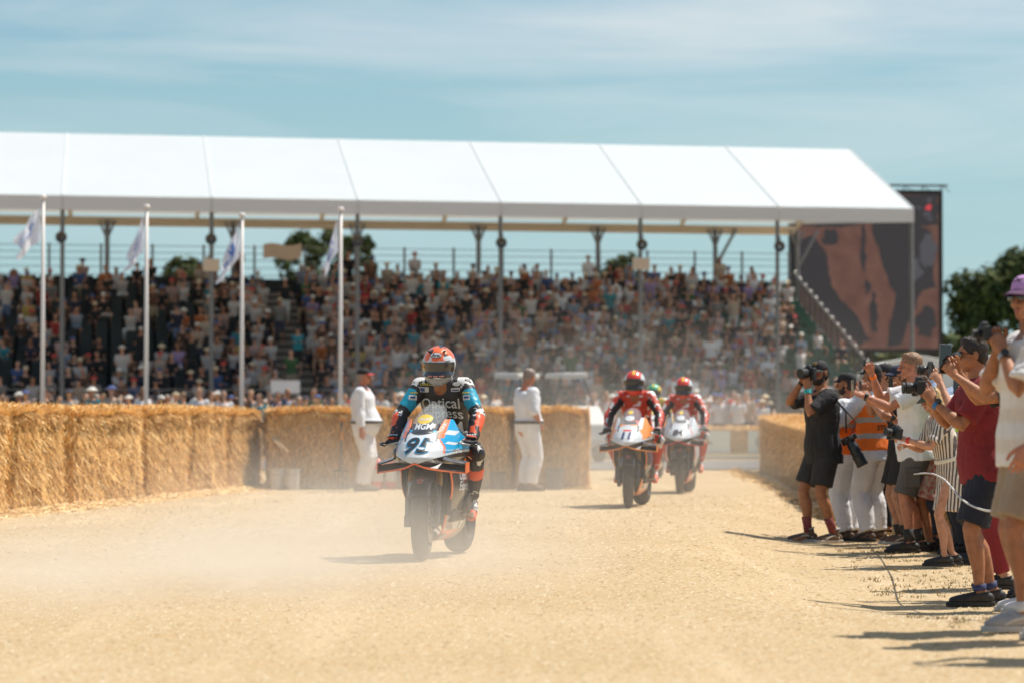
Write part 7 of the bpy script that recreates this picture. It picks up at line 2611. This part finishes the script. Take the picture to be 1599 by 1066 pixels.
# ---------------------------------------------------------------- rope and its stake, litter
M_rope = mat('rope_white', (0.62, 0.60, 0.58), rough=.8, bump=.5, bscale=90)
pts = [at(*q) for q in ((1690, 745, 15.4), (1599, 782, 16.8), (1570, 792, 17.6), (1545, 797, 18.4), (1520, 790, 19.2), (1500, 777, 19.9), (1485, 759, 20.6), (1470, 745, 23.0), (1445, 738, 26.0), (1400, 744, 30.2))]
sm = []
for i in range(len(pts) - 1):
    p0_, p1_, p2_, p3_ = pts[max(0, i - 1)], pts[i], pts[i + 1], pts[min(len(pts) - 1, i + 2)]
    for q in range(6):
        t = q / 6
        sm.append(.5 * ((2 * p1_) + (p2_ - p0_) * t + (2 * p0_ - 5 * p1_ + 4 * p2_ - p3_) * t * t + (3 * p1_ - p0_ - 3 * p2_ + p3_) * t ** 3))
sm.append(pts[-1])
mb = MB(); mb.tube(sm, .0070, 8)
tag(mb.build('rope', M_rope, smooth=True), 'white rope sagging in front of the onlookers', 'rope')
p = ground(1399, 846)
o = empty('stake', (p.x, p.y, p.z), 0, 'pale wooden stake that holds the white rope beside the stewards', 'stake')
mb = MB(); mb.box((0, 0, .36), (.07, .07, .76)); mb.build('post', mat('stake_wood', (0.50, 0.36, 0.20), rough=.8, var=.2), o, bevel=.008)
mb = MB(); mb.tube([(0, -.05, .68), (.06, -.06, .60), (.09, -.07, .3), (.03, -.08, .06), (-.06, -.07, .02)], .009, 6); mb.build('rope_tail', M_rope, o, smooth=True)
p = ground(1466, 847)
mb = MB(); mb.ell((0, 0, .07), (.17, .14, .09), nu=16, nv=10); mb.ell((.12, .03, .05), (.10, .09, .06), nu=12, nv=8); mb.ell((-.10, -.03, .06), (.09, .09, .08), nu=12, nv=8)
me = remesh(mb, .012, 1, .5, 'bag'); wrinkle(me, .03, 16, seed=5)
o = mobj('plastic_bag', me, [mat('bag_plastic', (0.62, 0.70, 0.72), rough=.2, coat=.5)], None, p)
tag(o, 'crumpled clear plastic bag lying at the foot of the straw behind the onlookers', 'bag')
# ================================================================== air: thin haze and the dust the wheels kick up
def dust(name, c, s, dens, lab, seed, zf=1.0, thr=.42):
    mb = MB(); mb.ell((0, 0, 0), (.5, .5, .5), nu=28, nv=16)
    o = mb.build(name, [])
    o.data.materials.clear()
    o.location = c; o.scale = s
    m = bpy.data.materials.new(name); m.use_nodes = True
    t = m.node_tree
    for n in list(t.nodes): t.nodes.remove(n)
    N, K = t.nodes.new, t.links.new
    v = N('ShaderNodeVolumePrincipled'); ou = N('ShaderNodeOutputMaterial')
    v.inputs['Color'].default_value = (0.96, 0.91, 0.84, 1); v.inputs['Anisotropy'].default_value = 0.2
    tc_ = N('ShaderNodeTexCoord')
    ln = N('ShaderNodeVectorMath'); ln.operation = 'LENGTH'; K(tc_.outputs['Object'], ln.inputs[0])
    fr = N('ShaderNodeMapRange'); fr.interpolation_type = 'SMOOTHSTEP'
    fr.inputs['From Min'].default_value = .5; fr.inputs['From Max'].default_value = .08; fr.inputs['To Min'].default_value = 0; fr.inputs['To Max'].default_value = 1
    K(ln.outputs['Value'], fr.inputs['Value'])
    mp_ = N('ShaderNodeMapping'); mp_.inputs['Scale'].default_value = (s[0] * .9, s[1] * .45, s[2] * 1.3); mp_.inputs['Location'].default_value = (seed, seed * 2, 0)
    K(tc_.outputs['Object'], mp_.inputs['Vector'])
    n = N('ShaderNodeTexNoise'); n.inputs['Scale'].default_value = 1.0; n.inputs['Detail'].default_value = 3; K(mp_.outputs['Vector'], n.inputs['Vector'])
    nr = N('ShaderNodeMapRange'); nr.inputs['From Min'].default_value = thr - .14; nr.inputs['From Max'].default_value = thr + .22; K(n.outputs['Fac'], nr.inputs['Value'])
    m1 = N('ShaderNodeMath'); m1.operation = 'MULTIPLY'; K(fr.outputs['Result'], m1.inputs[0]); K(nr.outputs['Result'], m1.inputs[1])
    m2 = N('ShaderNodeMath'); m2.operation = 'MULTIPLY'; m2.inputs[1].default_value = dens; K(m1.outputs[0], m2.inputs[0])
    K(m2.outputs[0], v.inputs['Density']); K(v.outputs['Volume'], ou.inputs['Volume'])
    o.data.materials.append(m)
    tag(o, lab, 'dust', kind='stuff')
dust('dust_cloud', (-.95, 21.3, .10), (5.0, 3.6, 1.7), .42, 'pale dust drifting round the wheels of the leading motorcycle', 1)
dust('dust_cloud', (-1.2, 30, .2), (9.5, 16, 2.4), .060, 'thin dust trailing over the arena behind the leading motorcycle', 2)
dust('dust_cloud', (1.6, 41, .3), (9, 12, 3.2), .05, 'dust drifting behind the second and third motorcycles', 3)
dust('dust_cloud', (2.5, 58, .5), (16, 22, 7.0), .020, 'thin high dust hanging over the road before the grandstand', 4, thr=.36)
dust('dust_cloud', (-2.2, 18.6, .05), (6.5, 7.5, 1.2), .34, 'broad pale dust sheet spread over the left foreground before the leading motorcycle', 6, thr=.38)
